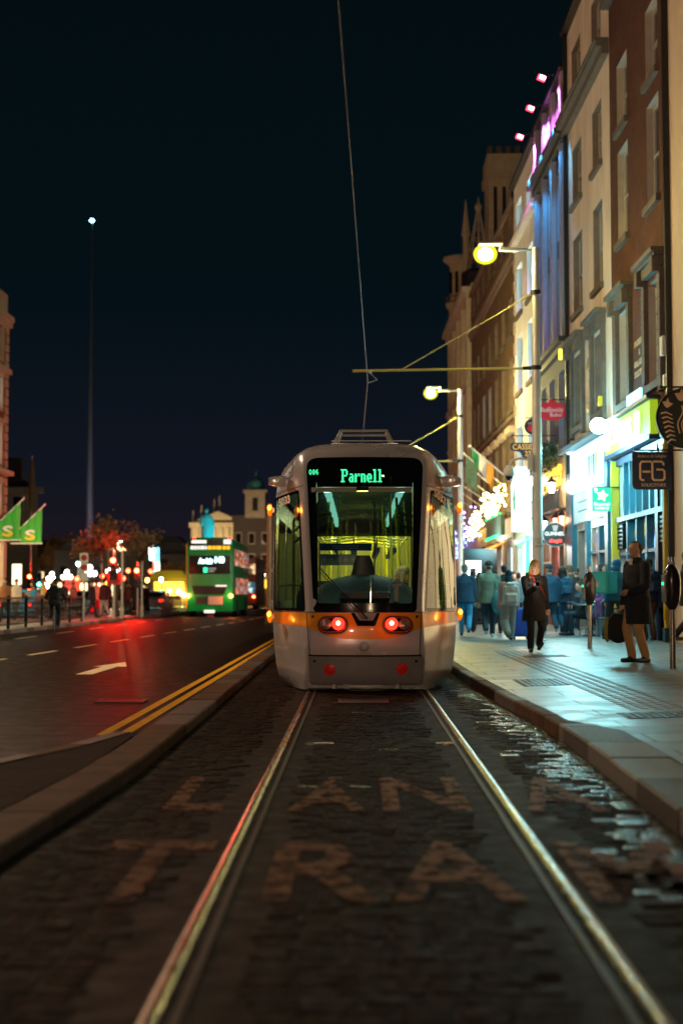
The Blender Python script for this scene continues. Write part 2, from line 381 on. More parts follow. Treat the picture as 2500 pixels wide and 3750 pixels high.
grate('drain_grate', 'small road drain grate at the end of the double yellow lines', -2.15, -1.95, 12.1, 12.5, .002, 6)
# pavement fittings
m = MB()
for r_ in range(5):
    for c_ in range(62):
        x = 2.62 + r_*.12; y = 13.6 + c_*.22 + (.11 if r_ % 2 else 0)
        z = pz(x, y); m.box(x-.04, x+.04, y-.05, y+.05, z-.01, z+.003)
struct(m.build('tactile_studs', 'kerb_granite'))
pbr('cover_iron', (.02, .022, .026), .42, .5, var=.3, vs=10, bump=.5, bs=60)
def cover(label, x0, x1, y0, y1):
    m = MB()
    def zz(x, y): return pz(x, y)
    m.hexa([(x0, y0, zz(x0, y0)-.01), (x1, y0, zz(x1, y0)-.01), (x1, y1, zz(x1, y1)-.01), (x0, y1, zz(x0, y1)-.01), (x0, y0, zz(x0, y0)+.005), (x1, y0, zz(x1, y0)+.005), (x1, y1, zz(x1, y1)+.005), (x0, y1, zz(x0, y1)+.005)])
    n = int((x1-x0)/.07); k = int((y1-y0)/.07)
    for i in range(n):
        for j in range(k):
            if (i+j) % 2: x, y = x0+.035+i*.07, y0+.035+j*.07; z = zz(x, y); m.box(x-.022, x+.022, y-.022, y+.022, z, z+.009)
    tag(m.build('manhole_cover', 'cover_iron', org=(x0, y0, zz(x0, y0))), label, 'manhole cover')
cover('rectangular iron cover in the tactile paving right of the tram', 2.0, 2.56, 17.2, 18.5)
cover('long dark iron cover on the pavement at the right edge', 2.4, 4.1, 12.7, 13.3)
cover('dark iron cover in the shadow in front of the woman with the phone', 2.85, 3.6, 24.2, 24.9)
# road markings
m = MB(); P = [[(-2.30, y, .004), (-2.20, y, .004)] for y in (12.6, 30, 60, 90)]; m.grid(P); P = [[(-2.12, y, .004), (-2.02, y, .004)] for y in (12.6, 30, 60, 90)]; m.grid(P)
m.grid([[(il(y)-.36, y, .004), (il(y)-.27, y, .004)] for y in (8.2, 9, 9.6, 10.1, 10.4)]); struct(m.build('double_yellow_lines', 'yellow_line_paint'))
m = MB()
for k in range(16):
    y = 25.0 + 3.85*k; x = -6.75 + .042*(y-26) - (0 if y < 50 else .0004*(y-50)**2); m.add([(x-.06, y, .004), (x+.06, y, .004), (x+.15, y+2.2, .004), (x+.03, y+2.2, .004)], [(0, 1, 2, 3)])
for k in range(6):
    y = 39 + 5.4*k; x = -9.35; m.add([(x-.06, y, .004), (x+.06, y, .004), (x+.06, y+2.6, .004), (x-.06, y+2.6, .004)], [(0, 1, 2, 3)])
m.add([(-4.34, 22.0, .004), (-4.08, 22.0, .004), (-4.08, 24.5, .004), (-4.34, 24.5, .004)], [(0, 1, 2, 3)])
m.add([(-4.48, 24.2, .0041), (-4.21, 24.5, .0041), (-3.92, 24.1, .0041), (-4.19, 25.9, .0041)], [(0, 1, 2), (0, 2, 3)]) if 0 else m.add([(-4.50, 24.3, .006), (-3.92, 24.3, .006), (-4.20, 25.9, .006)], [(0, 1, 2)])
struct(m.build('white_road_markings', 'white_line_paint'))
# ================================================================== tram
TR = thing('tram', 'silver tram with orange band and lit green destination display standing on the rails', 'tram', (.10, 18.0, 0))
def tW(z): return sinterp([(.02, 1.05), (.08, 1.11), (.16, 1.155), (.3, 1.19), (.57, 1.215), (1.1, 1.24), (1.8, 1.24), (2.5, 1.22), (2.75, 1.19), (2.9, 1.14), (3.06, 1.05), (3.14, .97), (3.2, .86), (3.25, .70), (3.275, .45), (3.285, .02)], z)
def tR(z): return sinterp([(.02, .14), (.2, .05), (.45, .0), (.6, -.03), (.8, -.02), (1.0, .04), (1.15, .06), (2.0, .17), (2.6, .28), (2.95, .38), (3.1, .50), (3.2, .68), (3.25, .88), (3.285, 1.25)], z)
def tC(z): return interp([(.1, .735), (.45, .73), (1.0, .705), (1.15, .70), (2.9, .80), (3.285, .8)], z)
def D(x, z):                                # nose surface seen from behind: depth over (x, z)
    W = tW(z); c = min(tC(z), W * .78); a = min(abs(x), W); r = W - (c + .08)
    return tR(z) + sinterp([(0, 0), (.12*c, .002), (.45*c, .030), (.85*c, .12), (c, .17), (c + .08, .30), (c + .08 + .35*r, .30 + .26), (c + .08 + .7*r, .30 + .60), (W, 1.25)], a)
def zc(cy, k=.001773): return 1.25 + (1319 - cy) * k
def xc(cx, k=.001785): return (cx - 760) * k
def inside(p, poly):
    x, y = p; c = False; n = len(poly)
    for i in range(n):
        (x0, y0), (x1, y1) = poly[i], poly[i-1]
        if (y0 > y) != (y1 > y) and x < (x1 - x0) * (y - y0) / (y1 - y0) + x0: c = not c
    return c
def quad_round(pts, r, n=7):                # rounded polygon
    o = []; m = len(pts)
    for i in range(m):
        p = Vector((*pts[i], 0)); a = Vector((*pts[i-1], 0)); b = Vector((*pts[(i+1) % m], 0))
        rr = r[i] if isinstance(r, (list, tuple)) else r
        pa = p + (a-p).normalized()*rr; pb = p + (b-p).normalized()*rr
        k = max(2, int((pa - Vector((*o[-1], 0))).length / .06)) if o else 1
        if o:
            q = Vector((*o[-1], 0))
            for t in range(1, k): v = q.lerp(pa, t/k); o.append((v.x, v.y))
        for t in range(n+1):
            t /= n; v = pa*(1-t)**2 + p*2*t*(1-t) + pb*t*t; o.append((v.x, v.y))
    q = Vector((*o[-1], 0)); p0 = Vector((*o[0], 0)); k = max(2, int((p0-q).length/.06))
    for t in range(1, k): v = q.lerp(p0, t/k); o.append((v.x, v.y))
    return o
def scale_out(poly, dx, dz=None):
    dz = dx if dz is None else dz
    cx = sum(p[0] for p in poly)/len(poly); cz = (min(p[1] for p in poly) + max(p[1] for p in poly))/2
    hx = max(abs(p[0]-cx) for p in poly); hz = max(abs(p[1]-cz) for p in poly)
    return [(cx + (p[0]-cx)*(hx-dx)/hx, cz + (p[1]-cz)*(hz-dz)/hz) for p in poly]
def surf(x, z, off=0): return (x, D(x, z) - off, z)
def ring_patch(mb, A, B, off, rows=5):
    P = [[surf(lerp(a[0], b[0], t/rows), lerp(a[1], b[1], t/rows), off) for a, b in zip(A + A[:1], B + B[:1])] for t in range(rows+1)]
    mb.grid(P)
def fill_patch(mb, A, off, rows=10):
    cx = sum(p[0] for p in A)/len(A); cz = sum(p[1] for p in A)/len(A)
    ring_patch(mb, A, [(cx, cz)]*len(A), off, rows)
def span(mb, x0, x1, zb, zt, nx, nz, off):
    P = []
    for j in range(nz+1):
        row = []
        for i in range(nx+1):
            x = lerp(x0, x1, i/nx); z = lerp(zb(x), zt(x), j/nz); row.append(surf(x, z, off))
        P.append(row)
    mb.grid(P)
def ribbon(mb, pts, w, off=.006, step=.03):
    q = []
    for (a, b) in zip(pts, pts[1:]):
        L = math.dist(a, b); k = max(1, int(L/step))
        for t in range(k): q.append((lerp(a[0], b[0], t/k), lerp(a[1], b[1], t/k)))
    q.append(pts[-1]); A = []; B = []
    for i, p in enumerate(q):
        a = q[max(0, i-1)]; b = q[min(len(q)-1, i+1)]; d = Vector((b[0]-a[0], b[1]-a[1])).normalized(); n = (-d.y*w/2, d.x*w/2)
        A.append(surf(p[0]+n[0], p[1]+n[1], off)); B.append(surf(p[0]-n[0], p[1]-n[1], off))
    mb.grid([A, B])
WS = quad_round([(-.655, 1.015), (.655, 1.015), (.765, 3.02), (-.765, 3.02)], [.05, .05, .16, .16])
WSi = quad_round([(-.60, 1.125), (.60, 1.125), (.635, 2.96), (-.635, 2.96)], [.03, .03, .05, .05])
def side_win(s):
    p = [(s*.765, 1.02), (s*1.232, 1.02), (s*1.222, 2.56), (s*.86, 2.60)]
    if s < 0: p = p[::-1]
    return quad_round(p, [.02, .02, .03, .03])
SWL, SWR = side_win(-1), side_win(1)
# --- body shell with real openings
zs = [.02 + i*.03 for i in range(34)] + [1.02 + i*.04 for i in range(1, 50)]
zs = sorted(set([z for z in zs if z < 3.0] + [3.0, 3.05, 3.1, 3.14, 3.17, 3.2, 3.225, 3.25, 3.265, 3.275, 3.285]))
ss = [i/44 for i in range(-44, 45)]
def sx_of(s, z):
    W = tW(z); a = abs(s)
    return math.copysign((1 - (1-a)**1.15) * W, s)
mb = MB(); idx = {}
for j, z in enumerate(zs):
    for i, s in enumerate(ss):
        x = sx_of(s, z); idx[i, j] = len(mb.v); mb.v.append(surf(x, z))
wsH, slH, srH = scale_out(WS, .04, .05), scale_out(SWL, .02, .03), scale_out(SWR, .02, .03)
for j in range(len(zs)-1):
    for i in range(len(ss)-1):
        z = (zs[j]+zs[j+1])/2; x = (mb.v[idx[i, j]][0] + mb.v[idx[i+1, j+1]][0])/2
        if inside((x, z), wsH) or inside((x, z), slH) or inside((x, z), srH): continue
        mb.f.append((idx[i, j], idx[i+1, j], idx[i+1, j+1], idx[i, j+1])); mb.m.append(0)
# sides and roof running back, side window openings along the saloon
TL = 30.0; ys = [0.0]; yy = 1.9
wins = []
y = 2.6
while y < TL - 2: wins.append((y, y + 1.9)); y += 2.25
brk = sorted(set([TL] + [a for w in wins for a in w]))
for s in (0, len(ss)-1):
    sg = -1 if s == 0 else 1
    for j in range(len(zs)-1):
        prev = (mb.v[idx[s, j]], mb.v[idx[s, j+1]])
        for b in brk:
            nx = ((sg*tW(zs[j]), b, zs[j]), (sg*tW(zs[j+1]), b, zs[j+1])); zm = (zs[j]+zs[j+1])/2
            inw = any(abs(b - w[1]) < 1e-6 for w in wins) and 1.15 < zm < 2.35
            if not inw: mb.add([prev[0], nx[0], nx[1], prev[1]], [(0, 1, 2, 3)])
            prev = nx
mb.box(-.45, .45, 1.2, TL, 3.26, 3.283)
mb.add([(tW(z)*s_, TL, z) for s_, zz in ((-1, zs), (1, zs[::-1])) for z in zz], [tuple(range(2*len(zs)))])
body = mb.build('body_shell', 'silver_paint', TR, smooth=50)
# saloon floor / ceiling / walls
pbr('saloon_wall', (.24, .25, .06), .5, var=.05); pbr('saloon_floor', (.08, .09, .1), .5, var=.2, vs=4)
mb = MB(); mb.box(-1.15, 1.15, 1.4, TL-.1, .30, .35); mb.box(-.75, .75, .55, 1.4, .30, .35); mb.build('floor', 'saloon_floor', TR)
mb = MB()
P = [[(x, y, 2.62 + .25*(1-(x/1.1)**2)) for x in [-1.12 + .16*i for i in range(15)]] for y in (1.6, 12, TL-.1)]
pbr('ceiling_dark', (.05, .065, .055), .7); mb.grid(P); mb.build('ceiling_lining', 'ceiling_dark', TR, smooth=True)
mb = MB()
for s in (-1, 1): mb.box(s*1.17, s*1.19, 1.9, TL-.1, .36, 1.14)
mb.box(-1.15, 1.15, 14.0, 14.05, .36, 2.6); mb.build('wall_lining', 'saloon_wall', TR)
mb = MB()
for a, b in wins:
    for s in (-1, 1): mb.box(s*1.228, s*1.236, a+.003, b-.003, 1.14, 2.36)
mb.build('saloon_glazing', 'side_glass', TR)
emat('saloon_tube', (.55, 1.0, .85), 12)
for s in (-1, 1):
    mb = MB()
    for k in range(6): mb.box(s*.52 - .05, s*.52 + .05, 1.9 + k*1.9, 3.35 + k*1.9, 2.69, 2.72)
    mb.build('ceiling_light', 'saloon_tube', TR)
for y, e in ((3.4, 9), (5.5, 34), (9, 55), (12.5, 50)):
    plamp('saloon_lamp', (0, y, 2.5), (1, .86, .16), e, .3, TR)
plamp('cab_fill', (.0, .95, 2.45), (.6, 1, .9), .9, .1, TR)  # added fill without a fitting, brightens the notice and dashboard
# handrails
def rail_part(pts, r=.02): MB().tube(pts, r, 8).build('grab_pole', 'yellow_rail', TR, smooth=True)
for x, y in ((-.38, 3.2), (.42, 3.0), (.55, 3.6), (.72, 4.6), (.36, 5.4), (-.6, 4.4), (-.3, 7), (.3, 7.8), (.62, 6.5), (-.62, 9), (.5, 10), (.2, 11), (-.15, 12.2)):
    rail_part([(x, y, .36), (x, y, 1.2), (x*.96, y, 2.0), (x*.9, y, 2.74)], .021)
for s in (-1, 1):
    rail_part([(s*.62, 2.4, 2.05), (s*.62, 8, 2.05), (s*.62, 13.8, 2.05)], .018)
    rail_part([(s*.98, 1.75, 1.0), (s*.98, 1.75, 2.25), (s*.9, 1.78, 2.4)], .024)
    rail_part([(s*.5, 1.62, 2.18), (s*.75, 1.62, 2.12), (s*.98, 1.62, 1.95)], .02)
    rail_part([(s*.45, 1.7, 2.36), (s*.75, 1.7, 2.3), (s*.98, 1.7, 2.1)], .016)
    rail_part([(s*.78, 1.5, 1.36), (s*1.0, 1.55, 1.36), (s*1.16, 1.7, 1.36)], .018)
for y in (3.4, 4.6, 5.8, 7.2):
    rail_part([(-.62, y, 2.05), (0, y, 2.12), (.62, y, 2.05)], .014)
    for k in (-.4, -.15, .2, .45):
        m_ = MB(); m_.tube([(k, y, 2.1), (k, y, 1.94)], .008, 6); m_.box(k-.045, k+.045, y-.01, y+.01, 1.86, 1.94); m_.build('hanging_strap', 'black_rubber', TR)
# cab partition with notices
pbr('notice_blue', (.01, .07, .2), .4); pbr('notice_grey', (.2, .32, .3), .4); pbr('seat_fabric', (.05, .07, .16), .8, var=.3, vs=30)
mb = MB(); mb.box(-.66, .02, 1.62, 1.64, .35, 1.42); mb.box(.30, .66, 1.62, 1.64, .35, 1.30); mb.box(.13, .15, 1.60, 1.66, .35, 2.5)
mb.box(-.66, -.64, 1.6, 1.66, .35, 2.5); mb.box(.64, .66, 1.6, 1.66, .35, 2.5); mb.build('cab_partition', 'dark_plastic', TR)
mb = MB(); mb.box(xc(440, .00193), xc(812, .00193), 1.56, 1.57, zc(1015, .00193), zc(963, .00193))
mb.mat(1); put_text(mb, 'FUÍNNEOG ÉIGEANDÁLA BRIS AN GHLOINE', (xc(625, .00193), 1.555, zc(982, .00193)), (1, 0, 0), (0, 0, 1), .022, .36)
put_text(mb, 'IN CASE OF EMERGENCY BREAK GLASS', (xc(625, .00193), 1.555, zc(998, .00193)), (1, 0, 0), (0, 0, 1), .022, .36)
mb.build('emergency_notice', ['notice_blue', 'white_letters'], TR)
mb = MB(); mb.box(xc(440, .00193), xc(700, .00193), 1.565, 1.575, zc(1120, .00193), zc(1040, .00193)); mb.mat(1)
for k in range(5):
    cx = xc(472 + 52*k, .00193); c0 = ellipse(16, .034, .034); c1 = ellipse(16, .029, .029); z0 = zc(1078, .00193)
    mb.grid([[(cx+p[0], 1.560, z0+p[1]) for p in c0 + c0[:1]], [(cx+p[0], 1.560, z0+p[1]) for p in c1 + c1[:1]]])
    mb.box(cx-.012, cx+.012, 1.558, 1.562, z0-.014, z0+.012)
mb.build('rules_notice', ['notice_grey', 'white_letters'], TR)
# driver's seat
mb = MB()
P = []
for t in range(9):
    z = .9 + t*.108; w = interp([(0, .16), (.5, .175), (.85, .14), (1, .09)], t/8)
    P.append([(xc(752, .00193) + w*math.cos(a), 1.30 + .06*math.sin(a)*(1-.3*t/8), z) for a in [2*PI*k/16 for k in range(16)]])
mb.loft(P); mb.build('driver_seat', 'dark_plastic', TR, smooth=True)
# dashboard: a domed console
pbr('dash_vinyl', (.012, .020, .018), .6, spec=.2, var=.15, vs=5, bump=.1, bs=80)
P = []
for j in range(13):
    y = .28 + j*.075; row = []
    for i in range(33):
        x = -.64 + i*.04; t = max(0, 1-(x/.72)**2)
        top = 1.16 + .345*math.sqrt(t) if t > 0 else 1.16
        row.append((x, y + .12*(x/.64)**2, lerp(1.10, top, sinterp([(0, 0), (.3, .35), (.7, .85), (1, 1)], j/12))))
    P.append(row)
mb = MB(); mb.grid(P)
mb.grid([P[-1], [(p[0], p[1]+.02, .4) for p in P[-1]]]); mb.build('dashboard', 'dash_vinyl', TR, smooth=True)
mb = MB(); mb.obox((0, .50, 1.22), (.66, .25, .10)); mb.build('instrument_binnacle', 'dark_plastic', TR, bevel=.02)
pbr('grey_plastic', (.32, .31, .30), .45)
mb = MB(); x0 = xc(985, .00181); mb.box(x0-.03, x0+.03, .43, .47, 1.14, 1.34); mb.box(x0-.06, x0+.06, .41, .49, 1.34, 1.375); mb.ball((x0, .45, 1.40), (.05, .04, .035))
mb.build('radio_handset', 'grey_plastic', TR, smooth=True, bevel=.006)
# roller blind over the upper windscreen
mb = MB(); zb, zt = zc(905), zc(580)
P = [[(x, D(x, z)+.10, z) for x in [-.61 + .061*i for i in range(21)]] for z in (zb, (zb+zt)/2, zt)]
mb.grid(P); mb.build('sun_blind', 'shade_film', TR, smooth=True)
mb = MB()
for a, b in ((xc(372), xc(700)), (xc(785), xc(1100))): mb.box(a, b, D(0, 2.58)+.10, D(0, 2.58)+.14, zc(580), zc(546))
mb.build('blind_cassette', 'grey_plastic', TR)
mb = MB(); mb.box(xc(698), xc(787), D(0, 2.58)+.07, D(0, 2.58)+.13, zc(572), zc(542)); mb.build('camera_box', 'black_gloss', TR, bevel=.004)
# destination display
emat('led_green', (.05, 1.0, .40), 1.5, (.02, .1, .05)); pbr('display_black', (.003, .006, .005), .85, spec=.05)
DISP = MB(); DISP.box(-.62, .62, D(0, 2.75)+.12, D(0, 2.75)+.2, zc(538), zc(352)); disp = DISP.build('destination_display', 'display_black', TR)
FONT = {'P': ['1111110', '0110011', '0110011', '0110011', '0111110', '0110000', '0110000', '0110000', '1111000'],
 'a': ['00000', '00000', '00000', '01110', '00011', '01111', '11011', '11011', '01111'],
 'r': ['00000', '00000', '00000', '11011', '11101', '11000', '11000', '11000', '11000'],
 'n': ['00000', '00000', '00000', '11110', '11011', '11011', '11011', '11011', '11011'],
 'e': ['00000', '00000', '00000', '01110', '11011', '11011', '11111', '11000', '01111'],
 'l': ['1110', '0110', '0110', '0110', '0110', '0110', '0110', '0110', '1111'],
 '0': ['0110', '1001', '1001', '1001', '0110'], '8': ['0110', '1001', '0110', '1001', '0110'], '6': ['0110', '1000', '1110', '1001', '0110']}
def led(s, x0, z1, w, h):
    n = sum(len(FONT[c][0])+1 for c in s) - 1; rws = len(FONT[s[0]]); px = w/n; pz = h/rws; m = MB(); X = x0; y = D(0, 2.75)+.112
    for c in s:
        g = FONT[c]
        for r, row in enumerate(g):
            for k, b in enumerate(row):
                if b == '1': m.box(X+(k+.08)*px, X+(k+.92)*px, y, y+.006, z1-(r+.92)*pz, z1-(r+.08)*pz)
        X += (len(g[0])+1)*px
    return m
led('Parnell', xc(588, .00181), zc(410), .535, .170).build('led_lettering', 'led_green', disp)
led('086', xc(360, .00181), zc(412), .125, .066).build('led_run_number', 'led_green', disp)
# windscreen
mb = MB(); ring_patch(mb, WS, WSi, .010, 4); mb.build('windscreen_border', 'black_gloss', TR, smooth=60)
mb = MB(); fill_patch(mb, WSi, .008, 12); mb.build('windscreen', 'tram_glass', TR, smooth=60)
for s, w in ((-1, SWL), (1, SWR)):
    wi = scale_out(w, .028, .04)
    mb = MB(); ring_patch(mb, w, wi, .006, 3); f = mb.build('cab_side_window', 'black_gloss', TR, smooth=60)
    mb = MB(); fill_patch(mb, wi, .004, 14); mb.build('pane', 'side_glass', f, smooth=60)
    vs, fs = text_mesh('5033', .145, shear=-.12 if s < 0 else .12, bold=.006, res=5)
    x0 = xc(186 if s < 0 else 1293, .00187); z0 = zc(622 if s < 0 else 600)
    m = MB(); m.add([surf(x0 + v.x*.62, z0 + v.y - (.35*v.x if s > 0 else -.10*v.x), .012) for v in vs], fs); m.build('fleet_number', 'white_letters', f)
# orange band
def ztop(x): return 1.003
def zlow(x): return sinterp([(0, .672), (.25, .678), (.5, .725), (.62, .775), (.72, .81), (1.25, .868)], abs(x))
mb = MB(); span(mb, -1.236, 1.236, zlow, ztop, 120, 8, .0035); mb.build('orange_band', 'orange_paint', TR, smooth=60)
# seams
mb = MB()
ribbon(mb, [(-1.236, 1.012), (1.236, 1.012)], .010, .008)
ribbon(mb, [(-.752, 1.01), (-.735, .85), (-.70, .46)], .010, .008); ribbon(mb, [(.725, 1.01), (.71, .85), (.69, .46)], .010, .008)
ribbon(mb, [(-.72, .462), (.72, .462)], .024, .006)
ribbon(mb, [(-1.21, 2.615), (-.85, 2.645), (-.80, 2.66)], .009, .008); ribbon(mb, [(1.21, 2.615), (.85, 2.645), (.80, 2.66)], .009, .008)
mb.build('panel_seams', 'black_rubber', TR)
# D-shaped upper hatches
for s in (-1, 1):
    h = quad_round([(s*.97, 2.80), (s*1.155, 2.80), (s*1.04, 3.035), (s*.955, 3.035)][::s], [.03, .02, .03, .07][::s])
    mb = MB(); fill_patch(mb, h, .012, 5); g = mb.build('roof_hatch', 'silver_paint', TR, smooth=60)
    hb = [(p[0], p[1]) for p in scale_out(h, -.018, -.018)]
    mb = MB(); ring_patch(mb, hb, h, .008, 1); mb.build('gasket', 'black_rubber', g)
    mb = MB(); mb.ball(surf(s*1.0, 2.86, .014), .011, 8, 6); mb.build('lock', 'black_rubber', g)
# side camera pods
for s in (-1, 1):
    m = MB(); z0 = 2.735
    rings = []
    for t, (hx, hz) in zip((0, .3, .7, 1), ((.055, .075), (.06, .08), (.055, .07), (.03, .05))):
        c = Vector((s*lerp(1.04, 1.275, t), lerp(.92, .86, t), z0)); rings.append([(c.x, c.y+p[0]*1.6, c.z+p[1]*.95) for p in rrect(-hx, hx, -hz, hz, .02, 3)])
    m.loft(rings if s > 0 else [r[::-1] for r in rings]); pod = m.build('camera_pod', 'silver_paint', TR, smooth=True)
    m = MB(); m.ball((s*1.16, .79, 2.75), .010, 8, 6); m.ball((s*1.21, .79, 2.725), .008, 8, 6); m.build('lens', 'black_gloss', pod)
# indicators
emat('indicator_amber', (1.0, .24, .01), 16, (.7, .2, .01))
pbr('indicator_shell', (.55, .14, .01), .2, coat=.5, emit=(1, .16, 0), es=.8)
for s in (-1, 1):
    for z0 in ((zc(728, .00187), zc(1482, .00187)) if s < 0 else (zc(712, .00187), zc(1466, .00187))):
        m = MB(); m.ball((s*1.255, .88, z0), (.036, .045, .085), 12, 10); f = m.build('indicator_lamp', 'indicator_shell', TR, smooth=True)
        m = MB(); m.ball((s*1.262, .845, z0+.03), (.026, .02, .034), 10, 8); m.build('lit_lens', 'indicator_amber', f, smooth=True)
        plamp('indicator_glow', (s*1.30, .80, z0+.03), (1, .3, .03), 1.0, .03, TR)
        m = MB(); m.box(s*1.2, s*1.25, .87, .93, z0-.03, z0+.03); m.build('bracket', 'silver_paint', f)
# tail lamp clusters
pbr('clear_lens', (.35, .33, .3), .12, .6, coat=1, bump=.6, bs=60); pbr('red_lens', (.4, .01, .008), .15, coat=1, emit=(1, .02, .01), es=.05, bump=.5, bs=70)
emat('tail_red', (1, .022, .010), 3.4, (.5, .02, .01)); emat('tail_core', (1, .38, .2), 20, (.6, .1, .05)); pbr('chrome', (.7, .7, .7), .12, 1)
def disc_on(mb, cx, cz, r, off, dome=.02, n=24):
    P = []
    for k, f in enumerate((1, .9, .7, .4, .05)):
        P.append([surf(cx + p[0]*f, cz + p[1]*f, off + dome*(1-f*f)) for p in ellipse(n, r, r) + [(r, 0)]])
    mb.grid(P)
for s in (-1, 1):
    c0 = (xc(530) if s < 0 else xc(993)); z0 = zc(1542); L, H = .190, .108
    out = [(c0 + p[0], z0 + p[1] + s*-.03*p[0]) for p in rrect(-L, L, -H, H, H*.99, 10)]
    inn = [(c0 + (q[0]-c0)*.90, z0 + (q[1]-z0)*.87) for q in out]; inn2 = [(c0 + (q[0]-c0)*.84, z0 + (q[1]-z0)*.78) for q in out]
    m = MB(); ring_patch(m, out, inn, .03, 2)
    m.grid([[surf(*q, -.01) for q in out + out[:1]], [surf(*q, .03) for q in out + out[:1]]]); f = m.build('lamp_cluster', 'black_rubber', TR, smooth=True)
    m = MB(); fill_patch(m, inn, .014, 4); m.build('backing', 'black_gloss', f)
    m = MB(); ring_patch(m, inn, inn2, .028, 1); m.build('rim', 'red_lens', f)
    m = MB(); disc_on(m, c0 + (-.088 if s < 0 else .084), z0 + .008, .076, .022, .03); m.build('reversing_lamp', 'clear_lens', f, smooth=True)
    m = MB(); cxr = c0 + (.072 if s < 0 else -.080); disc_on(m, cxr, z0 + .012, .080, .022, .03); t_ = m.build('tail_lamp', 'tail_red', f, smooth=True)
    m = MB(); disc_on(m, cxr, z0 + .022, .026, .056, .012); m.build('bulb', 'tail_core', f, smooth=True)
    plamp('tail_glow', (cxr, D(cxr, z0)-.16, z0+.02), (1, .05, .015), .9, .05, TR)
    for dx, dz in (((-.255, .10)) if s < 0 else (.245, .10),):
        m = MB(); disc_on(m, c0+dx, z0+dz, .019, .008, .004, 12); m.build('socket_cap', 'black_rubber', TR)
# nose ring emblem and maker's lettering
m = MB(); a = ellipse(36, .066, .066); b = ellipse(36, .052, .052); b2 = ellipse(36, .036, .05, .004, 0)
c0, z0 = xc(752), zc(1697)
ring_patch(m, [(c0+p[0], z0+p[1]) for p in a], [(c0+p[0], z0+p[1]) for p in b], .006, 1)
ring_patch(m, [(c0+p[0]*.72, z0+p[1]*.72) for p in a], [(c0+p[0]*.62+.004, z0+p[1]*.62) for p in b], .006, 1)
vs, fs = text_mesh('ALSTOM', .045, res=3); m.add([surf(c0 + v.x*1.1, zc(1750) + v.y, .006) for v in vs], fs); m.build('maker_emblem', 'bumper_paint', TR)
# V-shaped wiper mount
Vp = [(xc(660), zc(1458)), (xc(705), zc(1550)), (xc(832), zc(1550)), (xc(866), zc(1458))]
m = MB(); fill_patch(m, quad_round([Vp[1], Vp[2], Vp[3], Vp[0]], .012), .012, 4); m.build('wiper_mount', 'black_gloss', TR)
Vq = [(xc(685), zc(1460)), (xc(720), zc(1512)), (xc(815), zc(1512)), (xc(845), zc(1460))]
m = MB(); fill_patch(m, quad_round([Vq[1], Vq[2], Vq[3], Vq[0]], .012), .022, 4); m.build('wiper_cover', 'bumper_paint', TR)
def sp(cx, cy, off): x, z = xc(cx), zc(cy); return (x, D(x, z)-off, z)
m = MB()
m.tube([sp(770, 1492, .05), sp(600, 1310, .09), sp(437, 1135, .06)], [.014, .011, .008], 8); m.tube([sp(750, 1500, .05), sp(585, 1322, .10), sp(425, 1150, .06)], .006, 6)
m.cyl(sp(768, 1492, .0), sp(768, 1492, .07), .02)
w_ = m.build('wiper', 'black_metal', TR, smooth=True)
m = MB(); m.tube([sp(433, 940, .035), sp(436, 1130, .05), sp(440, 1375, .035)], [.008, .013, .008], 6); m.build('wiper_blade', 'black_rubber', w_)
# bumper
BO = quad_round([(xc(357), .452), (xc(1178), .452), (xc(1165), .10), (xc(368), .10)][::-1], .03)
BI = scale_out(BO, .02, .015)
m = MB(); fill_patch(m, BI, .06, 10); ring_patch(m, BO, BI, .055, 1)
m.grid([[surf(*q, -.02) for q in BO + BO[:1]], [surf(*q, .055) for q in BO + BO[:1]]]); bmp = m.build('bumper', 'bumper_paint', TR, smooth=50)
for cx, cy in ((508, 1862), (1020, 1855)):
    x0, z0 = xc(cx), zc(cy); m = MB(); a = [(x0+p[0], z0+p[1]) for p in ellipse(28, .088, .088)]; b = [(x0+p[0], z0+p[1]) for p in ellipse(28, .074, .074)]
    ring_patch(m, a, b, .072, 1); m.grid([[surf(*q, .05) for q in a + a[:1]], [surf(*q, .072) for q in a + a[:1]]]); f = m.build('brake_lamp', 'bumper_paint', bmp, smooth=True)
    m = MB(); fill_patch(m, b, .064, 2); disc_on(m, x0, z0, .062, .066, .012); f2 = m.build('lens', 'red_lens', f, smooth=True)
for cx in (402, 1122):
    m = MB(); disc_on(m, xc(cx), zc(1802), .02, .063, .004, 12); m.build('tow_cap', 'black_rubber', bmp)
m = MB(); m.tube([(-.73, .10, .045), (.74, .10, .045)], .012, 8)
for x in (-.39, .41): m.box(x-.02, x+.02, .09, .13, .045, .12)
m.box(-.8, .8, 1.3, 1.34, .02, .12); m.build('lifeguard_bar', 'steel', TR)
m = MB(); m.box(-.9, .9, 1.5, 28, .06, .3); m.build('underframe', 'black_metal', TR)
for y in (2.2, 4.1, 14, 16, 26, 28):
    for s in (-1, 1): m = MB(); m.cyl((s*.70, y, .30), (s*.80, y, .30), .295, n=24); m.build('wheel', 'steel', TR, smooth=True)
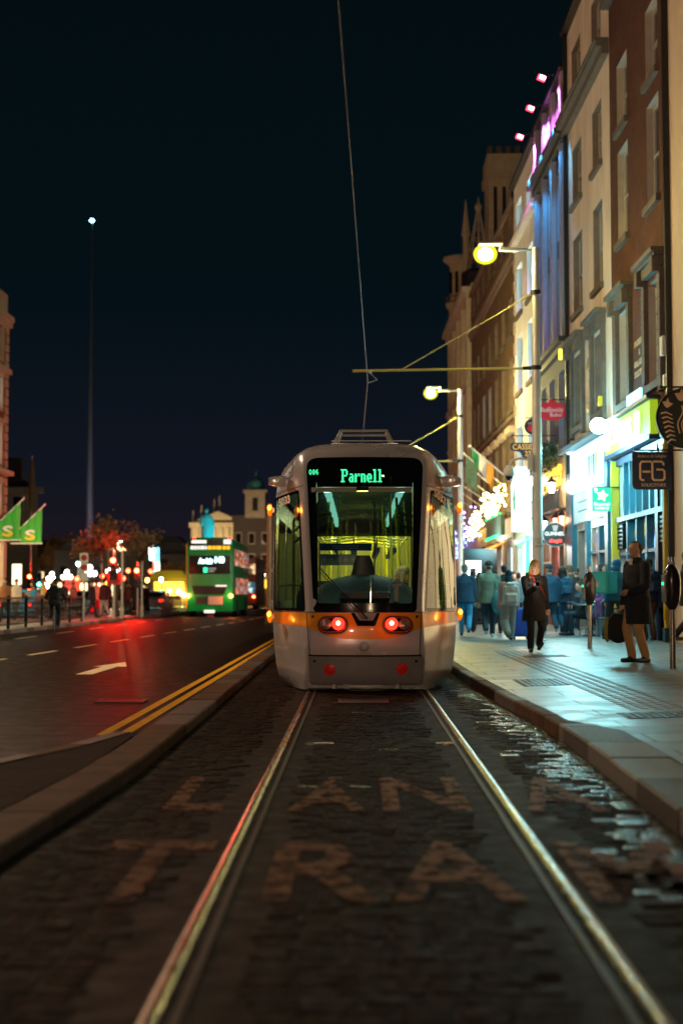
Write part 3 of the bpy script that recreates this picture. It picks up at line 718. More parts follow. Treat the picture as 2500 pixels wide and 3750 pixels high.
# roof kit
m = MB(); m.box(-.45, .62, .93, .97, 3.283, 3.292); m.build('roof_trim', 'white_paint', TR)
m = MB()
for y in (3.0, 3.6):
    m.tube([(-.46, y, 3.28), (-.44, y, 3.45), (-.34, y, 3.66), (.34, y, 3.66), (.44, y, 3.45), (.48, y, 3.28)], .022, 8)
for x in (-.34, .34): m.tube([(x, 3.0, 3.66), (x, 3.6, 3.66)], .018, 6)
m.build('roof_frame', 'galvanised', TR, smooth=True)
m = MB(); m.box(-.7, .7, 5.0, 8.5, 3.28, 3.5); m.box(-.7, .7, 10, 13, 3.28, 3.52); m.box(-.7, .7, 20, 24, 3.28, 3.52); m.build('roof_equipment', 'dark_plastic', TR, bevel=.03)
m = MB(); m.tube([(0, 17.2, 3.5), (.0, 16.0, 3.7), (0, 17.4, 3.8)], .03, 8); m.tube([(-.8, 17.4, 3.82), (.8, 17.4, 3.82)], .025, 8); m.box(-.5, .5, 16.8, 17.6, 3.28, 3.5); m.build('pantograph', 'dark_plastic', TR)
m = MB(); P = [(1.232, .70, z) for z in (0, 1)]
m.tube([surf(1.215, 1.30, .01), surf(1.222, 1.33, .03), surf(1.222, 1.12, .03), surf(1.215, 1.09, .01)], .008, 6); m.build('handle', 'black_metal', TR)
# ================================================================== right-hand buildings
brickmat('brick_red', (.115, .030, .014), (.075, .020, .011), (.085, .055, .040), bw=.225, bh=.075, ms=.012, var=.3)
brickmat('brick_brown', (.155, .085, .036), (.11, .06, .027), (.13, .09, .06), bw=.225, bh=.075, ms=.012, var=.3)
pbr('cream_render', (.80, .68, .55), .75, var=.16, vs=1.6, stretch=(1, 1, .3), bump=.25, bs=30)
pbr('pale_render', (.66, .52, .38), .75, var=.08, vs=1.2, bump=.2, bs=25)
pbr('white_render', (.78, .77, .78), .75, var=.12, vs=1.6, stretch=(1, 1, .3), bump=.2, bs=30)
pbr('blue_render', (.09, .11, .17), .7, var=.15, vs=1, bump=.2, bs=30)
pbr('lilac_trim', (.27, .27, .35), .6, var=.1)
pbr('stone', (.56, .47, .34), .8, var=.18, vs=1.5, bump=.5, bs=14)
pbr('dark_stone', (.13, .105, .085), .8, var=.25, vs=4, bump=.5, bs=20)
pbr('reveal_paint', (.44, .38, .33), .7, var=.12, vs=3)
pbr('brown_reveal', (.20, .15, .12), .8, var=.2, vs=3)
pbr('sash_white', (.42, .40, .37), .5, var=.08)
pbr('sash_dark', (.05, .05, .055), .5)
pbr('night_pane', (.012, .014, .018), .06, spec=.8, rvar=.03, vs=.6)
emat('cyan_pane', (.45, .95, 1.0), 1.5); emat('warm_pane', (1, .72, .38), 1.2); emat('cold_pane', (.62, .95, .95), 1.0); emat('shop_white', (.80, 1.0, .98), 3.2)
pbr('slate', (.03, .032, .036), .55, var=.3, vs=4)
pbr('teal_paint', (.005, .085, .13), .4, var=.12); pbr('navy_paint', (.004, .02, .075), .4, var=.12); pbr('yellow_paint', (.62, .42, .02), .45, var=.08, vs=5)
pbr('timber', (.20, .10, .05), .55, var=.35, vs=6); pbr('red_door', (.5, .015, .01), .4)
FPM = [lambda y, off, z: (xf(y) - off, y, z)]
def fp(y, off, z): return FPM[0](y, off, z)
def fbox(m, y0, y1, o0, o1, z0, z1):
    a, b = sorted((y0, y1)); lo, hi = sorted((o0, o1)); z0, z1 = sorted((z0, z1))
    return m.hexa([fp(a, hi, z0), fp(a, lo, z0), fp(b, lo, z0), fp(b, hi, z0), fp(a, hi, z1), fp(a, lo, z1), fp(b, lo, z1), fp(b, hi, z1)])
def building(name, label, y0, y1, z1, wallm, wins, revealm='reveal_paint', sash='sash_white', depth=.22, zb=.1, sill='dark_stone', back=10):
    """wins: (ya, yb, za, zb, kind, pane material)"""
    org = Vector(fp(y0, 0, 0)); T = thing(name, label, 'building', org)
    ys = sorted(set([y0, y1] + [w[0] for w in wins] + [w[1] for w in wins])); zz = sorted(set([zb, z1] + [w[2] for w in wins] + [w[3] for w in wins]))
    m = MB()
    for ya, yb in zip(ys, ys[1:]):
        for za, zb_ in zip(zz, zz[1:]):
            yc, zc_ = (ya+yb)/2, (za+zb_)/2
            if any(w[0] < yc < w[1] and w[2] < zc_ < w[3] for w in wins): continue
            m.add([fp(ya, 0, za), fp(yb, 0, za), fp(yb, 0, zb_), fp(ya, 0, zb_)], [(0, 3, 2, 1)])
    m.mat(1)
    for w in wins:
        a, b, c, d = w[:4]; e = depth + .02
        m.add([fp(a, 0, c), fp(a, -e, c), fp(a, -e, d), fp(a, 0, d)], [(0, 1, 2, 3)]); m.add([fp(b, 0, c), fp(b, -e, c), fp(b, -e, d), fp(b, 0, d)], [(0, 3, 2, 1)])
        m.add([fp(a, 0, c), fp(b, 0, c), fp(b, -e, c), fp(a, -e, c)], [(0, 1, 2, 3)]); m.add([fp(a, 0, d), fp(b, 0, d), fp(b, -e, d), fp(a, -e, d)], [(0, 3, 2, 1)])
    m.mat(0)
    p = [fp(y0, 0, zb), fp(y1, 0, zb), fp(y1, -back, zb), fp(y0, -back, zb), fp(y0, 0, z1), fp(y1, 0, z1), fp(y1, -back, z1), fp(y0, -back, z1)]
    m.add(p, [(0, 3, 7, 4), (1, 5, 6, 2), (2, 6, 7, 3)])
    m.build('wall', [wallm, revealm], T, org)
    m = MB(); m.add([fp(y0, 0, z1), fp(y1, 0, z1), fp(y1, -back, z1), fp(y0, -back, z1), fp(y0, -back/2, z1+2.0), fp(y1, -back/2, z1+2.0)], [(0, 1, 5, 4), (2, 3, 4, 5), (0, 4, 3), (1, 2, 5)]); m.build('roof', 'slate', T, org)
    for w in wins:
        a, b, c, d = w[:4]; kind = w[4] if len(w) > 4 else 's'; pm = w[5] if len(w) > 5 else 'night_pane'
        if kind == 'x': continue
        m = MB(); o0, o1 = -depth, -depth+.06; f = .07
        fbox(m, a, a+f, o0, o1, c, d); fbox(m, b-f, b, o0, o1, c, d); fbox(m, a+f, b-f, o0, o1, c, c+f); fbox(m, a+f, b-f, o0, o1, d-f, d)
        zm = (c+d)/2; fbox(m, a+f, b-f, o0, o1+.01, zm-.03, zm+.03)
        ym = (a+b)/2; fbox(m, ym-.015, ym+.015, o0, o1-.02, c+f, zm-.03); fbox(m, ym-.015, ym+.015, o0, o1-.02, zm+.03, d-f)
        W = m.build('window', sash, T, org)
        m = MB(); m.add([fp(a+f, -depth+.012, c+f), fp(b-f, -depth+.012, c+f), fp(b-f, -depth+.012, d-f), fp(a+f, -depth+.012, d-f)], [(0, 3, 2, 1)]); m.build('pane', pm, W, (0, 0, 0)).location = -org
        if sill:
            m = MB(); fbox(m, a-.1, b+.1, -depth+.05, .10, c-.16, c-.004); m.build('sill', sill, W, org)
        if kind == 'h':
            m = MB(); fbox(m, a-.30, a-.04, .0, .10, c-.3, d+.12); fbox(m, b+.04, b+.30, .0, .10, c-.3, d+.12)
            for q in range(8):
                zz0 = c-.3 + q*(d-c+.4)/8; fbox(m, a-.32, a-.02, .0, .115, zz0, zz0+.02); fbox(m, b+.02, b+.32, .0, .115, zz0, zz0+.02)
            fbox(m, a-.34, b+.34, 0, .14, d+.12, d+.34); fbox(m, a-.42, b+.42, 0, .30, d+.40, d+.50); fbox(m, a-.38, b+.38, 0, .22, d+.34, d+.40)
            for yy in (a-.30, b+.06): fbox(m, yy, yy+.22, .1, .25, d+.0, d+.34)
            m.build('window_surround', 'dark_stone', W, org)
    return T, org
def trim(T, org, name, mt, *boxes, bevel=0):
    if name in ('quoins', 'mullion', 'window_bar', 'dentil'):
        m = MB()
        for b in boxes: fbox(m, *b)
        return m.build(name, mt, T, org, bevel=bevel)
    for b in boxes: m = MB(); fbox(m, *b); o = m.build(name, mt, T, org, bevel=bevel)
    return o
def cols(cs, rows, kinds): return [(a, b, c, d, k, p) for (c, d, k, p) in rows for (a, b) in cs]

# --- pale house at the frame edge
T0, o0 = building('town_house', 'pale rendered house wall at the extreme right edge of the photo', 20.5, 28.98, 16.6, 'pale_render', [(22, 23.2, 9.7, 11.9), (22, 23.2, 5.8, 8.0), (25, 26.2, 9.7, 11.9), (25, 26.2, 5.8, 8.0), (21.2, 26.8, .8, 3.1, 'x')])
trim(T0, o0, 'shop_window', 'warm_pane', (21.25, 26.75, -.2, -.18, .8, 3.1)); trim(T0, o0, 'window_bar', 'black_metal', *[(21.2 + 1.1*k, 21.27 + 1.1*k, -.17, -.10, .8, 3.1) for k in range(6)])
trim(T0, o0, 'fascia', 'black_metal', (21, 27.0, 0, .12, 3.3, 4.0)); trim(T0, o0, 'downpipe', 'black_metal', (28.75, 28.86, .01, .12, .3, 16.5))
# --- dark red brick house
rows1 = [(5.77, 7.97, 'h', 'night_pane'), (9.69, 11.92, 's', 'night_pane'), (12.46, 14.08, 's', 'night_pane')]
w1 = cols([(29.72, 30.92), (32.93, 34.15)], rows1, 0)
w1 += [(29.12, 29.85, .3, 2.95, 'x'), (30.1, 34.3, 3.06, 4.36, 'x'), (30.1, 34.3, .95, 2.95, 'x')]
T1, o1 = building('brick_town_house', 'dark red brick house above the blue and yellow shop front', 29.0, 35.08, 16.4, 'brick_red', w1)
trim(T1, o1, 'cornice', 'dark_stone', (29.0, 35.08, 0, .35, 16.1, 16.42), (29.0, 35.08, 0, .22, 15.9, 16.1))
# shop front of the brick house
trim(T1, o1, 'shop_frame', 'navy_paint', (29.0, 29.12, -.1, .10, .2, 4.4), (29.85, 30.1, -.1, .10, .2, 4.4), (29.0, 34.35, -.1, .11, 2.95, 3.06), (29.12, 34.35, -.1, .08, 4.30, 4.46), (29.12, 29.85, -.1, .06, 3.06, 4.3))
mul = [(30.1 + 4.2*k/6 - .05, 30.1 + 4.2*k/6 + .05, -.12, .06, 3.06, 4.3) for k in range(1, 6)] + [(30.1 + 4.2*k/4 - .04, 30.1 + 4.2*k/4 + .04, -.12, .06, .95, 2.95) for k in range(1, 4)] + [(30.1, 34.3, -.12, .05, 2.15, 2.22)]
trim(T1, o1, 'mullion', 'teal_paint', *mul)
trim(T1, o1, 'transom_glazing', 'cyan_pane', (30.1, 34.3, -.10, -.08, 3.06, 4.36))
def shelfmat(name, cols_, base, s, sc_=(2.2, 3.5)):
    m = bpy.data.materials.new(name); m.use_nodes = True; nt = m.node_tree; b = nt.nodes['Principled BSDF']; b.inputs['Roughness'].default_value = .4
    tc = nt.nodes.new('ShaderNodeTexCoord'); mp = nt.nodes.new('ShaderNodeMapping'); mp.inputs['Scale'].default_value = (sc_[0], sc_[0], sc_[1])
    vo = nt.nodes.new('ShaderNodeTexVoronoi'); vo.inputs['Scale'].default_value = 1.6; r = nt.nodes.new('ShaderNodeValToRGB'); r.color_ramp.interpolation = 'CONSTANT'
    sp_ = nt.nodes.new('ShaderNodeSeparateColor')
    nt.links.new(tc.outputs['Object'], mp.inputs[0]); nt.links.new(mp.outputs[0], vo.inputs[0]); nt.links.new(vo.outputs['Color'], sp_.inputs[0]); nt.links.new(sp_.outputs[0], r.inputs[0])
    el = r.color_ramp.elements; el[0].color = (*base, 1); el[1].position = .45; el[1].color = (*cols_[0], 1)
    for i, c in enumerate(cols_[1:]): e = el.new(.45 + .55*(i+1)/len(cols_)); e.color = (*c, 1)
    nt.links.new(r.outputs[0], b.inputs['Emission Color']); b.inputs['Emission Strength'].default_value = s; b.inputs['Base Color'].default_value = (.05, .05, .05, 1)
    MATS[name] = m
shelfmat('shop_interior_cool', [(.2, .5, .55), (.65, .9, .9), (.06, .12, .2), (.5, .45, .1)], (.03, .10, .14), .9)
shelfmat('shop_interior_warm', [(.9, .5, .2), (.25, .1, .05), (.9, .7, .4), (.4, .05, .03)], (.10, .04, .02), .9)
shelfmat('shop_interior_mixed', [(.5, .2, .1), (.9, .8, .6), (.1, .2, .4), (.5, .05, .1)], (.03, .05, .07), .9)
shelfmat('bus_window_reflections', [(.9, .20, .08), (.3, .08, .04), (.9, .5, .3), (.1, .3, .35)], (.25, .05, .03), .7, (1.3, 3))  # lit bus windows, reddish street reflections put into the glowing colours
shelfmat('shop_interior_bright', [(.9, 1, .98), (.5, .8, .85), (.8, .9, .9), (.25, .4, .42)], (.75, .95, .93), 2.2, (.7, .5))
trim(T1, o1, 'display_glazing', 'shop_interior_cool', (30.1, 34.3, -.15, -.13, .95, 2.95))
trim(T1, o1, 'door', 'navy_paint', (29.12, 29.85, -.22, -.18, .3, 2.95)); trim(T1, o1, 'stall_riser', 'teal_paint', (29.85, 34.5, -.05, .05, .15, .84), (29.85, 34.5, -.05, .11, .84, .95))
for s, (a, b) in enumerate(((29.12, 29.82), (33.7, 34.3))):
    m = MB(); [fbox(m, a, b, -.1, .07, 2.32 + k*.10, 2.37 + k*.10) for k in range(6)]; fbox(m, a, a+.03, -.1, .075, 2.3, 2.9); fbox(m, b-.03, b, -.1, .075, 2.3, 2.9); m.build('louvre', 'black_metal', T1, o1)
for a, b in ((28.92, 29.10), (34.42, 34.62)):
    m = MB(); fbox(m, a, b, 0, .16, .55, 4.45)
    for k in range(4): fbox(m, a+.012+k*.045, a+.03+k*.045, .16, .175, .7, 4.3)
    m.mat(1); fbox(m, a-.02, b+.02, 0, .19, .18, .55); fbox(m, a-.02, b+.02, 0, .2, 4.45, 4.60); m.build('pilaster', ['yellow_paint', 'teal_paint'], T1, o1)
# arches in the transom lights
m = MB()
for k in range(6):
    a = 30.15 + k*.7; b = a + .6; n = 12; c_ = (a+b)/2
    pts = [(a, 4.30), (b, 4.30), (b, 3.9)] + [(c_ + .3*math.cos(t), 3.9 + .38*math.sin(t)) for t in [PI*q/n for q in range(n+1)]] + [(a, 3.9)]
    for q in range(n):
        t0, t1 = PI*q/n, PI*(q+1)/n
        fbox(m, c_ + .3*math.cos(t1), c_ + .3*math.cos(t0), -.12, -.06, 3.9 + .38*min(math.sin(t0), math.sin(t1)), 4.30)
m.build('arch_spandrel', 'timber', T1, o1)
emat('lime_panel', (.50, .80, .02), .38, (.3, .5, .02)); emat('sign_white', (.75, 1, .92), .9); emat('blue_white', (.3, .75, 1), 2.2); emat('led_red', (1, .05, .03), 5); emat('led_blue', (.08, .2, 1), 5); emat('led_yellow', (1, .75, .05), 3)
m = MB(); fbox(m, 29.9, 34.95, .05, .22, 4.62, 5.34); m.build('fascia_sign', 'lime_panel', T1, o1)
m = MB(); put_text(m, 'CHARLIES', fp(33.0, .235, 4.98), (0, -1, 0), (0, 0, 1), .52, 2.6, bold=.015); m.build('sign_lettering', 'sign_white', T1, o1); m = MB(); m.prism(ellipse(24, .2, .30), fp(34.45, .23, 4.98), (0, -1, 0), (0, 0, 1), (-1, 0, 0), .08); m.build('sign_disc', 'sign_white', T1, o1)
m = MB(); m.prism(ellipse(24, .16, .26), fp(31.0, .23, 4.98), (0, -1, 0), (0, 0, 1), (-1, 0, 0), .08); m.build('sign_disc', 'sign_white', T1, o1)
trim(T1, o1, 'fascia_moulding', 'navy_paint', (29.85, 35.0, .0, .30, 5.36, 5.44), (29.85, 35.0, .0, .26, 4.50, 4.60))
m = MB(); fbox(m, 31.2, 32.7, .06, .14, 5.45, 5.78); m.mat(1); put_text(m, 'SOLICITORS', fp(31.95, .15, 5.61), (0, -1, 0), (0, 0, 1), .24, 1.35); m.build('lit_name_board', ['blue_white', 'lime_panel'], T1, o1)
for i, s in enumerate(('ANDERSON', '&', 'GALLAGHER', 'SOLICITORS')): m = MB(); put_text(m, s, fp(31.85, .012, 6.92 - i*.235), (0, -1, 0), (0, 0, 1), .2, None if s == '&' else 1.15, ext=.006); m.build('wall_lettering', 'cream_letters', T1, o1)
trim(T1, o1, 'alarm_box', 'white_paint', (29.05, 29.3, 0, .14, 6.15, 6.55), bevel=.02)
trim(T1, o1, 'alarm_box', 'white_paint', (29.08, 29.25, 0, .1, 5.5, 5.75), bevel=.02)
m = MB(); z0 = 2.32
fbox(m, 30.28, 30.62, -.04, -.03, z0-.22, z0+.22); m.mat(1); put_text(m, 'OPEN', fp(30.45, -.02, z0), (0, -1, 0), (0, 0, 1), .15, .3); m.mat(2)
m.tube([fp(30.45 + .22*math.cos(t), -.02, z0 + .26*math.sin(t)) for t in [2*PI*k/20 for k in range(21)]], .012, 6); m.build('open_sign', ['black_gloss', 'led_red', 'led_blue'], T1, o1)
m = MB()
for k in range(3): put_text(m, '€', fp(30.4, -.02, 1.85 - .3*k), (0, -1, 0), (0, 0, 1), .3)
m.build('window_sticker', 'led_yellow', T1, o1)
plamp('transom_glow', fp(32.2, .9, 3.4), (.25, .88, 1), 110, .5, None); plamp('shop_glow', fp(37.5, .9, 3.1), (.5, .95, 1), 130, .5, None); plamp('shop_glow', fp(50, 1.2, 3.2), (.8, 1, .95), 190, .5, None); plamp('shop_glow', fp(58, 1.2, 3.0), (.8, 1, .95), 300, .5, None); plamp('shop_glow', fp(44.5, 1.0, 3.0), (1, .5, .2), 90, .3, None)
# --- cream house
rows2 = [(5.97, 8.0, 'h', 'night_pane'), (9.24, 11.42, 's', 'night_pane'), (12.43, 14.06, 's', 'night_pane'), (15.62, 17.0, 's', 'night_pane')]
w2 = cols([(36.2, 37.5), (39.25, 40.75)], rows2, 0) + [(35.6, 38.2, .9, 3.0, 'x'), (38.7, 40.4, .3, 3.0, 'x')]
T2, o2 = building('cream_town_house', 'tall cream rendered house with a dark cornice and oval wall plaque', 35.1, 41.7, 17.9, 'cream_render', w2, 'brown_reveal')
trim(T2, o2, 'cornice', 'dark_stone', (35.1, 41.7, 0, .18, 14.8, 15.0), (35.1, 41.7, 0, .32, 15.0, 15.14), (35.1, 41.7, 0, .36, 15.14, 15.22)); trim(T2, o2, 'gutter', 'black_metal', (35.1, 41.7, 0, .22, 17.82, 17.98))
trim(T2, o2, 'downpipe', 'black_metal', (41.5, 41.62, .01, .13, .3, 17.85))
m = MB(); m.prism(ellipse(32, .60, .78), fp(38.2, 0, 6.85), (0, -1, 0), (0, 0, 1), (-1, 0, 0), .04); m.mat(1); m.prism(ellipse(32, .50, .66), fp(38.2, .04, 6.85), (0, -1, 0), (0, 0, 1), (-1, 0, 0), .015)
m.mat(2); [m.tube([fp(38.2 + a*.14 - .1, .06, 6.4), fp(38.2 + a*.1 + .1, .06, 6.85), fp(38.2 + a*.16 - .06, .06, 7.3)], .022, 5) for a in (-2, -1, 0, 1, 2)]; m.build('oval_plaque', ['navy_paint', 'timber', 'cream_letters'], T2, o2)
trim(T2, o2, 'pilaster', 'teal_paint', (35.1, 35.5, 0, .16, .2, 5.2), (40.5, 41.3, 0, .16, .2, 4.7), (38.3, 38.6, 0, .12, .2, 3.2))
emat('panel_light', (.60, 1, .98), .85, (.6, .7, .7)); pbr('pale_board', (.65, .66, .66), .5); pbr('deep_teal', (.02, .10, .12), .5)
trim(T2, o2, 'lit_fascia', 'panel_light', (35.55, 40.4, .02, .20, 4.05, 5.2)); m = MB(); fbox(m, 35.5, 40.4, .02, .12, 3.2, 4.03); m.mat(1); put_text(m, 'INDIA', fp(36.6, .13, 3.72), (0, -1, 0), (0, 0, 1), .56, 1.5, bold=.02)
fbox(m, 38.2, 39.6, .12, .13, 3.75, 3.78); fbox(m, 38.2, 39.6, .12, .13, 3.5, 3.53); m.build('name_board', ['pale_board', 'deep_teal'], T2, o2)
m = MB()
for k in range(4): m.mat(k % 2); fbox(m, 36.2+k*.35, 36.36+k*.35, .205, .22, 4.3, 4.85)
m.build('fascia_pattern', ['lime_panel', 'deep_teal'], T2, o2)
trim(T2, o2, 'fascia_hood', 'teal_paint', (35.1, 41.3, 0, .42, 5.26, 5.38)); trim(T2, o2, 'shop_window', 'shop_interior_mixed', (35.6, 38.2, -.12, -.10, .9, 3.0)); trim(T2, o2, 'doorway', 'shop_interior_cool', (38.7, 40.4, -.22, -.2, .3, 3.0))
trim(T2, o2, 'stall_riser', 'teal_paint', (35.5, 38.3, 0, .06, .2, .9)); trim(T2, o2, 'mullion', 'teal_paint', (36.85, 36.95, -.09, .05, .9, 3.0), (35.6, 38.2, -.09, .05, 2.3, 2.36))
m = MB(); m.prism([(-.07, 0), (.07, 0), (.1, .25), (-.1, .25)], fp(36.0, 0, 6.0), (0, -1, 0), (0, 0, 1), (-1, 0, 0), .2); m.build('alarm_box', 'yellow_paint', T2, o2)
# --- slate blue house with coloured uplights
rows3 = [(9.25, 11.6, 's', 'night_pane'), (12.1, 14.2, 's', 'night_pane'), (15.5, 16.6, 's', 'night_pane'), (5.6, 8.0, 's', 'night_pane')]
w3 = cols([(42.5, 43.7), (44.5, 45.6), (46.3, 47.3)], rows3, 0) + [(43.2, 44.6, .3, 2.9, 'x'), (45.2, 47.4, .8, 2.9, 'x'), (42.1, 42.9, .8, 2.9, 'x')]
T3, o3 = building('blue_town_house', 'slate blue house with magenta and cyan uplighting along its top', 41.72, 48.0, 17.0, 'blue_render', w3, 'lilac_trim', 'sash_dark', sill=None)
trim(T3, o3, 'cornice', 'slate', (41.72, 48.0, 0, .2, 14.75, 14.95), (41.72, 48.0, 0, .38, 14.95, 15.12), (41.72, 48.0, 0, .3, 8.7, 8.85), (41.72, 48.0, 0, .15, 8.5, 8.7)); trim(T3, o3, 'gutter', 'black_metal', (41.72, 48, 0, .2, 16.95, 17.08))
for a in (42.0, 43.85, 45.75, 47.5): trim(T3, o3, 'pilaster', 'lilac_trim', (a, a+.42, 0, .14, 8.86, 14.74), (a, a+.42, 0, .12, 15.13, 16.94))
for yy in (43.7,): 
    m = MB(); m.prism(ellipse(14, .07, .16), fp(41.76, .2, 8.3), (0, -1, 0), (0, 0, 1), (-1, 0, 0), .08); m.build('wall_lamp', 'led_yellow', T3, o3)
emat('flood_pink', (1, .35, .45), 12, (.5, .1, .2)); emat('flood_red', (1, .04, .08), 4, (.5, .02, .02))
for i, (yy, zz) in enumerate(((42.5, 16.9), (45.1, 16.85), (47.8, 16.8))):
    F = thing('floodlight', ('nearest', 'middle', 'farthest')[i] + ' of the three magenta floodlights on arms along the blue house roof', 'floodlight', fp(yy, .62, zz), group='floodlights along the roof edge')
    b = Vector(F.location)
    m = MB(); m.tube([fp(yy, -.05, zz+.08), fp(yy, .30, zz+.12), fp(yy, .52, zz+.03)], .022, 6); m.build('arm', 'black_metal', F, b)
    m = MB(); m.obox(fp(yy, .62, zz), (.24, .16, .14), Matrix.Rotation(.4, 3, 'Y')); m.build('housing', 'flood_red', F, b, bevel=.02)
    m = MB(); m.obox(fp(yy-.085, .60, zz-.01), (.17, .02, .11), Matrix.Rotation(.4, 3, 'Y')); m.build('lens', 'flood_pink', F, b)
    plamp('flood_lamp', Vector(fp(yy, .5, zz-.16)) - b, (1, .22, .85), 900, .04, F, spot=100, aim=Vector(fp(yy+.5, -.4, zz-1.6)) - b)
    plamp('wash_lamp', Vector(fp(yy-.6, .55, 15.3)) - b, (.05, .5, 1), 420, .05, F, spot=95, aim=Vector(fp(yy-.4, -.2, 13.2)) - b)
# pub front
emat('warm_glow', (1, .62, .22), 2.6); emat('lantern_white', (1, .93, .8), 14); emat('lantern_pink', (1, .30, .14), 7); emat('gold_letters', (1, .55, .05), 1.5, (.6, .3, .02))
pbr('ochre_render', (.50, .34, .18), .6, var=.15)
trim(T3, o3, 'pub_fascia', 'ochre_render', (41.8, 47.9, 0, .12, 3.75, 5.4)); trim(T3, o3, 'pub_front', 'timber', (41.8, 42.1, 0, .14, .3, 3.7), (42.9, 43.15, 0, .14, .3, 3.7), (44.6, 44.85, 0, .14, .3, 3.7), (47.45, 47.9, 0, .14, .3, 3.7), (41.8, 47.9, 0, .18, 3.0, 3.2), (44.9, 47.45, 0, .1, .3, .8))
m = MB(); [fbox(m, 41.9 + k*.3, 41.98 + k*.3, .02, .16, 3.2, 3.72) for k in range(20)]; m.build('dentil', 'timber', T3, o3)
trim(T3, o3, 'door', 'red_door', (43.2, 44.6, -.1, -.05, .3, 2.9)); trim(T3, o3, 'pub_window', 'shop_interior_warm', (45.2, 47.4, -.12, -.1, .8, 2.9), (42.1, 42.9, -.12, -.1, .8, 2.9))
trim(T3, o3, 'mullion', 'timber', *[(45.2 + k*.55 - .04, 45.2 + k*.55 + .04, -.09, .04, .8, 2.9) for k in range(5)], (45.2, 47.4, -.09, .05, 2.2, 2.28), (42.45, 42.53, -.09, .04, .8, 2.9))
m = MB(); put_text(m, "MURPHY'S", fp(44.0, .16, 4.75), (0, -1, 0), (0, 0, 1), .85, 3.6, bold=.02, ext=.02); m.build('pub_lettering', 'gold_letters', T3, o3)
m = MB()
for k in range(22): fbox(m, 42.0 + k*.27, 42.03 + k*.27, .28, .31, 3.78, 4.28)
fbox(m, 41.9, 47.8, .27, .33, 4.28, 4.32); fbox(m, 41.9, 47.8, .0, .33, 3.74, 3.78)
for k in range(5):
    c_ = 42.5 + k*1.1; m.tube([fp(c_ + .16*math.cos(t)*(1-t/9), .3, 4.5 + .16*math.sin(t)*(1-t/9)) for t in [q*.5 for q in range(16)]], .014, 5)
m.build('balcony_rail', 'black_metal', T3, o3)
# --- white house
rows4 = [(5.6, 7.5, 's', 'cyan_pane'), (8.8, 10.95, 's', 'cyan_pane'), (11.75, 13.6, 's', 'cyan_pane'), (15.0, 16.05, 's', 'cyan_pane')]
w4 = cols([(49.3, 50.75), (52.2, 53.75)], rows4, 0) + [(48.6, 50.6, .3, 3.0, 'x'), (51.4, 54.0, .7, 3.0, 'x')]
T4, o4 = building('white_town_house', 'white rendered house with cyan lit windows beside the blue house', 48.02, 54.5, 16.9, 'white_render', w4, 'white_render', 'sash_white')
trim(T4, o4, 'cornice', 'white_render', (48.02, 54.5, 0, .22, 14.5, 14.72)); trim(T4, o4, 'gutter', 'slate', (48.02, 54.5, 0, .2, 16.85, 17.0)); trim(T4, o4, 'quoins', 'pale_render', *[(54.25, 54.5, 0, .05, .8 + k*.8, 1.25 + k*.8) for k in range(18)])
trim(T4, o4, 'lit_column', 'panel_light', (48.3, 48.55, .02, .14, .5, 3.0), (51.0, 51.3, .02, .14, .5, 3.0)); trim(T4, o4, 'doorway', 'shop_white', (48.6, 50.6, -.2, -.18, .3, 3.0)); trim(T4, o4, 'shop_window', 'shop_interior_bright', (51.4, 54.0, -.2, -.18, .7, 3.0))
pbr('green_paint', (.01, .30, .07), .4); emat('green_glow', (.02, .9, .3), 2.0, (.01, .3, .1)); trim(T4, o4, 'green_door_frame', 'green_glow', (50.6, 50.95, 0, .12, .3, 3.3), (48.1, 54.3, 0, .1, 3.1, 3.25))
m = MB(); m.prism([(-.95, -.9), (.95, -.9), (1.25, .8), (.4, 1.0), (0, 1.35), (-.4, 1.0), (-1.25, .8)], fp(50.0, .1, 4.35), (0, -1, 0), (0, 0, 1), (-1, 0, 0), .5); m.build('lit_pub_sign', 'panel_light', T4, o4)
m = MB(); st = [((.42 if k % 2 == 0 else .17)*math.sin(k*PI/5), (.42 if k % 2 == 0 else .17)*math.cos(k*PI/5)) for k in range(10)]; m.prism(st, fp(50.0, .61, 4.5), (0, -1, 0), (0, 0, 1), (-1, 0, 0), .03); m.build('sign_star', 'green_paint', T4, o4)
# --- long brown brick building
c5 = [(55.1 + 2.62*k, 56.25 + 2.62*k) for k in range(6)] + [(70.4, 71.4)]
w5 = []
for i, (a, b) in enumerate(c5):
    lit = i in (3, 4)
    w5 += [(a, b, 4.6, 7.4, 's', 'warm_pane' if i == 5 else 'night_pane'), (a, b, 8.45, 10.45, 's', 'cold_pane' if lit else 'night_pane'), (a, b, 11.4, 12.85, 's', 'night_pane'), (a, b, 15.2, 16.2, 's', 'night_pane')]
w5 += [(55.0 + 3.4*k, 57.6 + 3.4*k, .6, 3.1, 'x') for k in range(5)]
T5, o5 = building('brick_office_block', 'long brown brick building with rows of narrow dark windows and flagpoles', 54.52, 72.3, 16.5, 'brick_brown', w5, 'brown_reveal', 'sash_white')
pbr('flag_dark', (.03, .09, .07), .8, c2=(.10, .16, .13), vs=9)
trim(T5, o5, 'cornice', 'brown_reveal', (54.52, 72.3, 0, .18, 14.3, 14.45), (54.52, 72.3, 0, .10, 14.1, 14.3), (54.52, 72.3, 0, .12, 8.0, 8.15), (54.52, 72.3, 0, .12, 16.4, 16.6)); trim(T5, o5, 'stone_base', 'stone', *[(54.52 + 3.4*k, 55.0 + 3.4*k, 0, .1, .3, 4.0) for k in range(6)], (54.52, 72.3, 0, .14, 3.4, 4.2))
trim(T5, o5, 'window_hood', 'stone', *[(a-.25, b+.25, 0, .2, 7.5, 7.75) for a, b in c5])
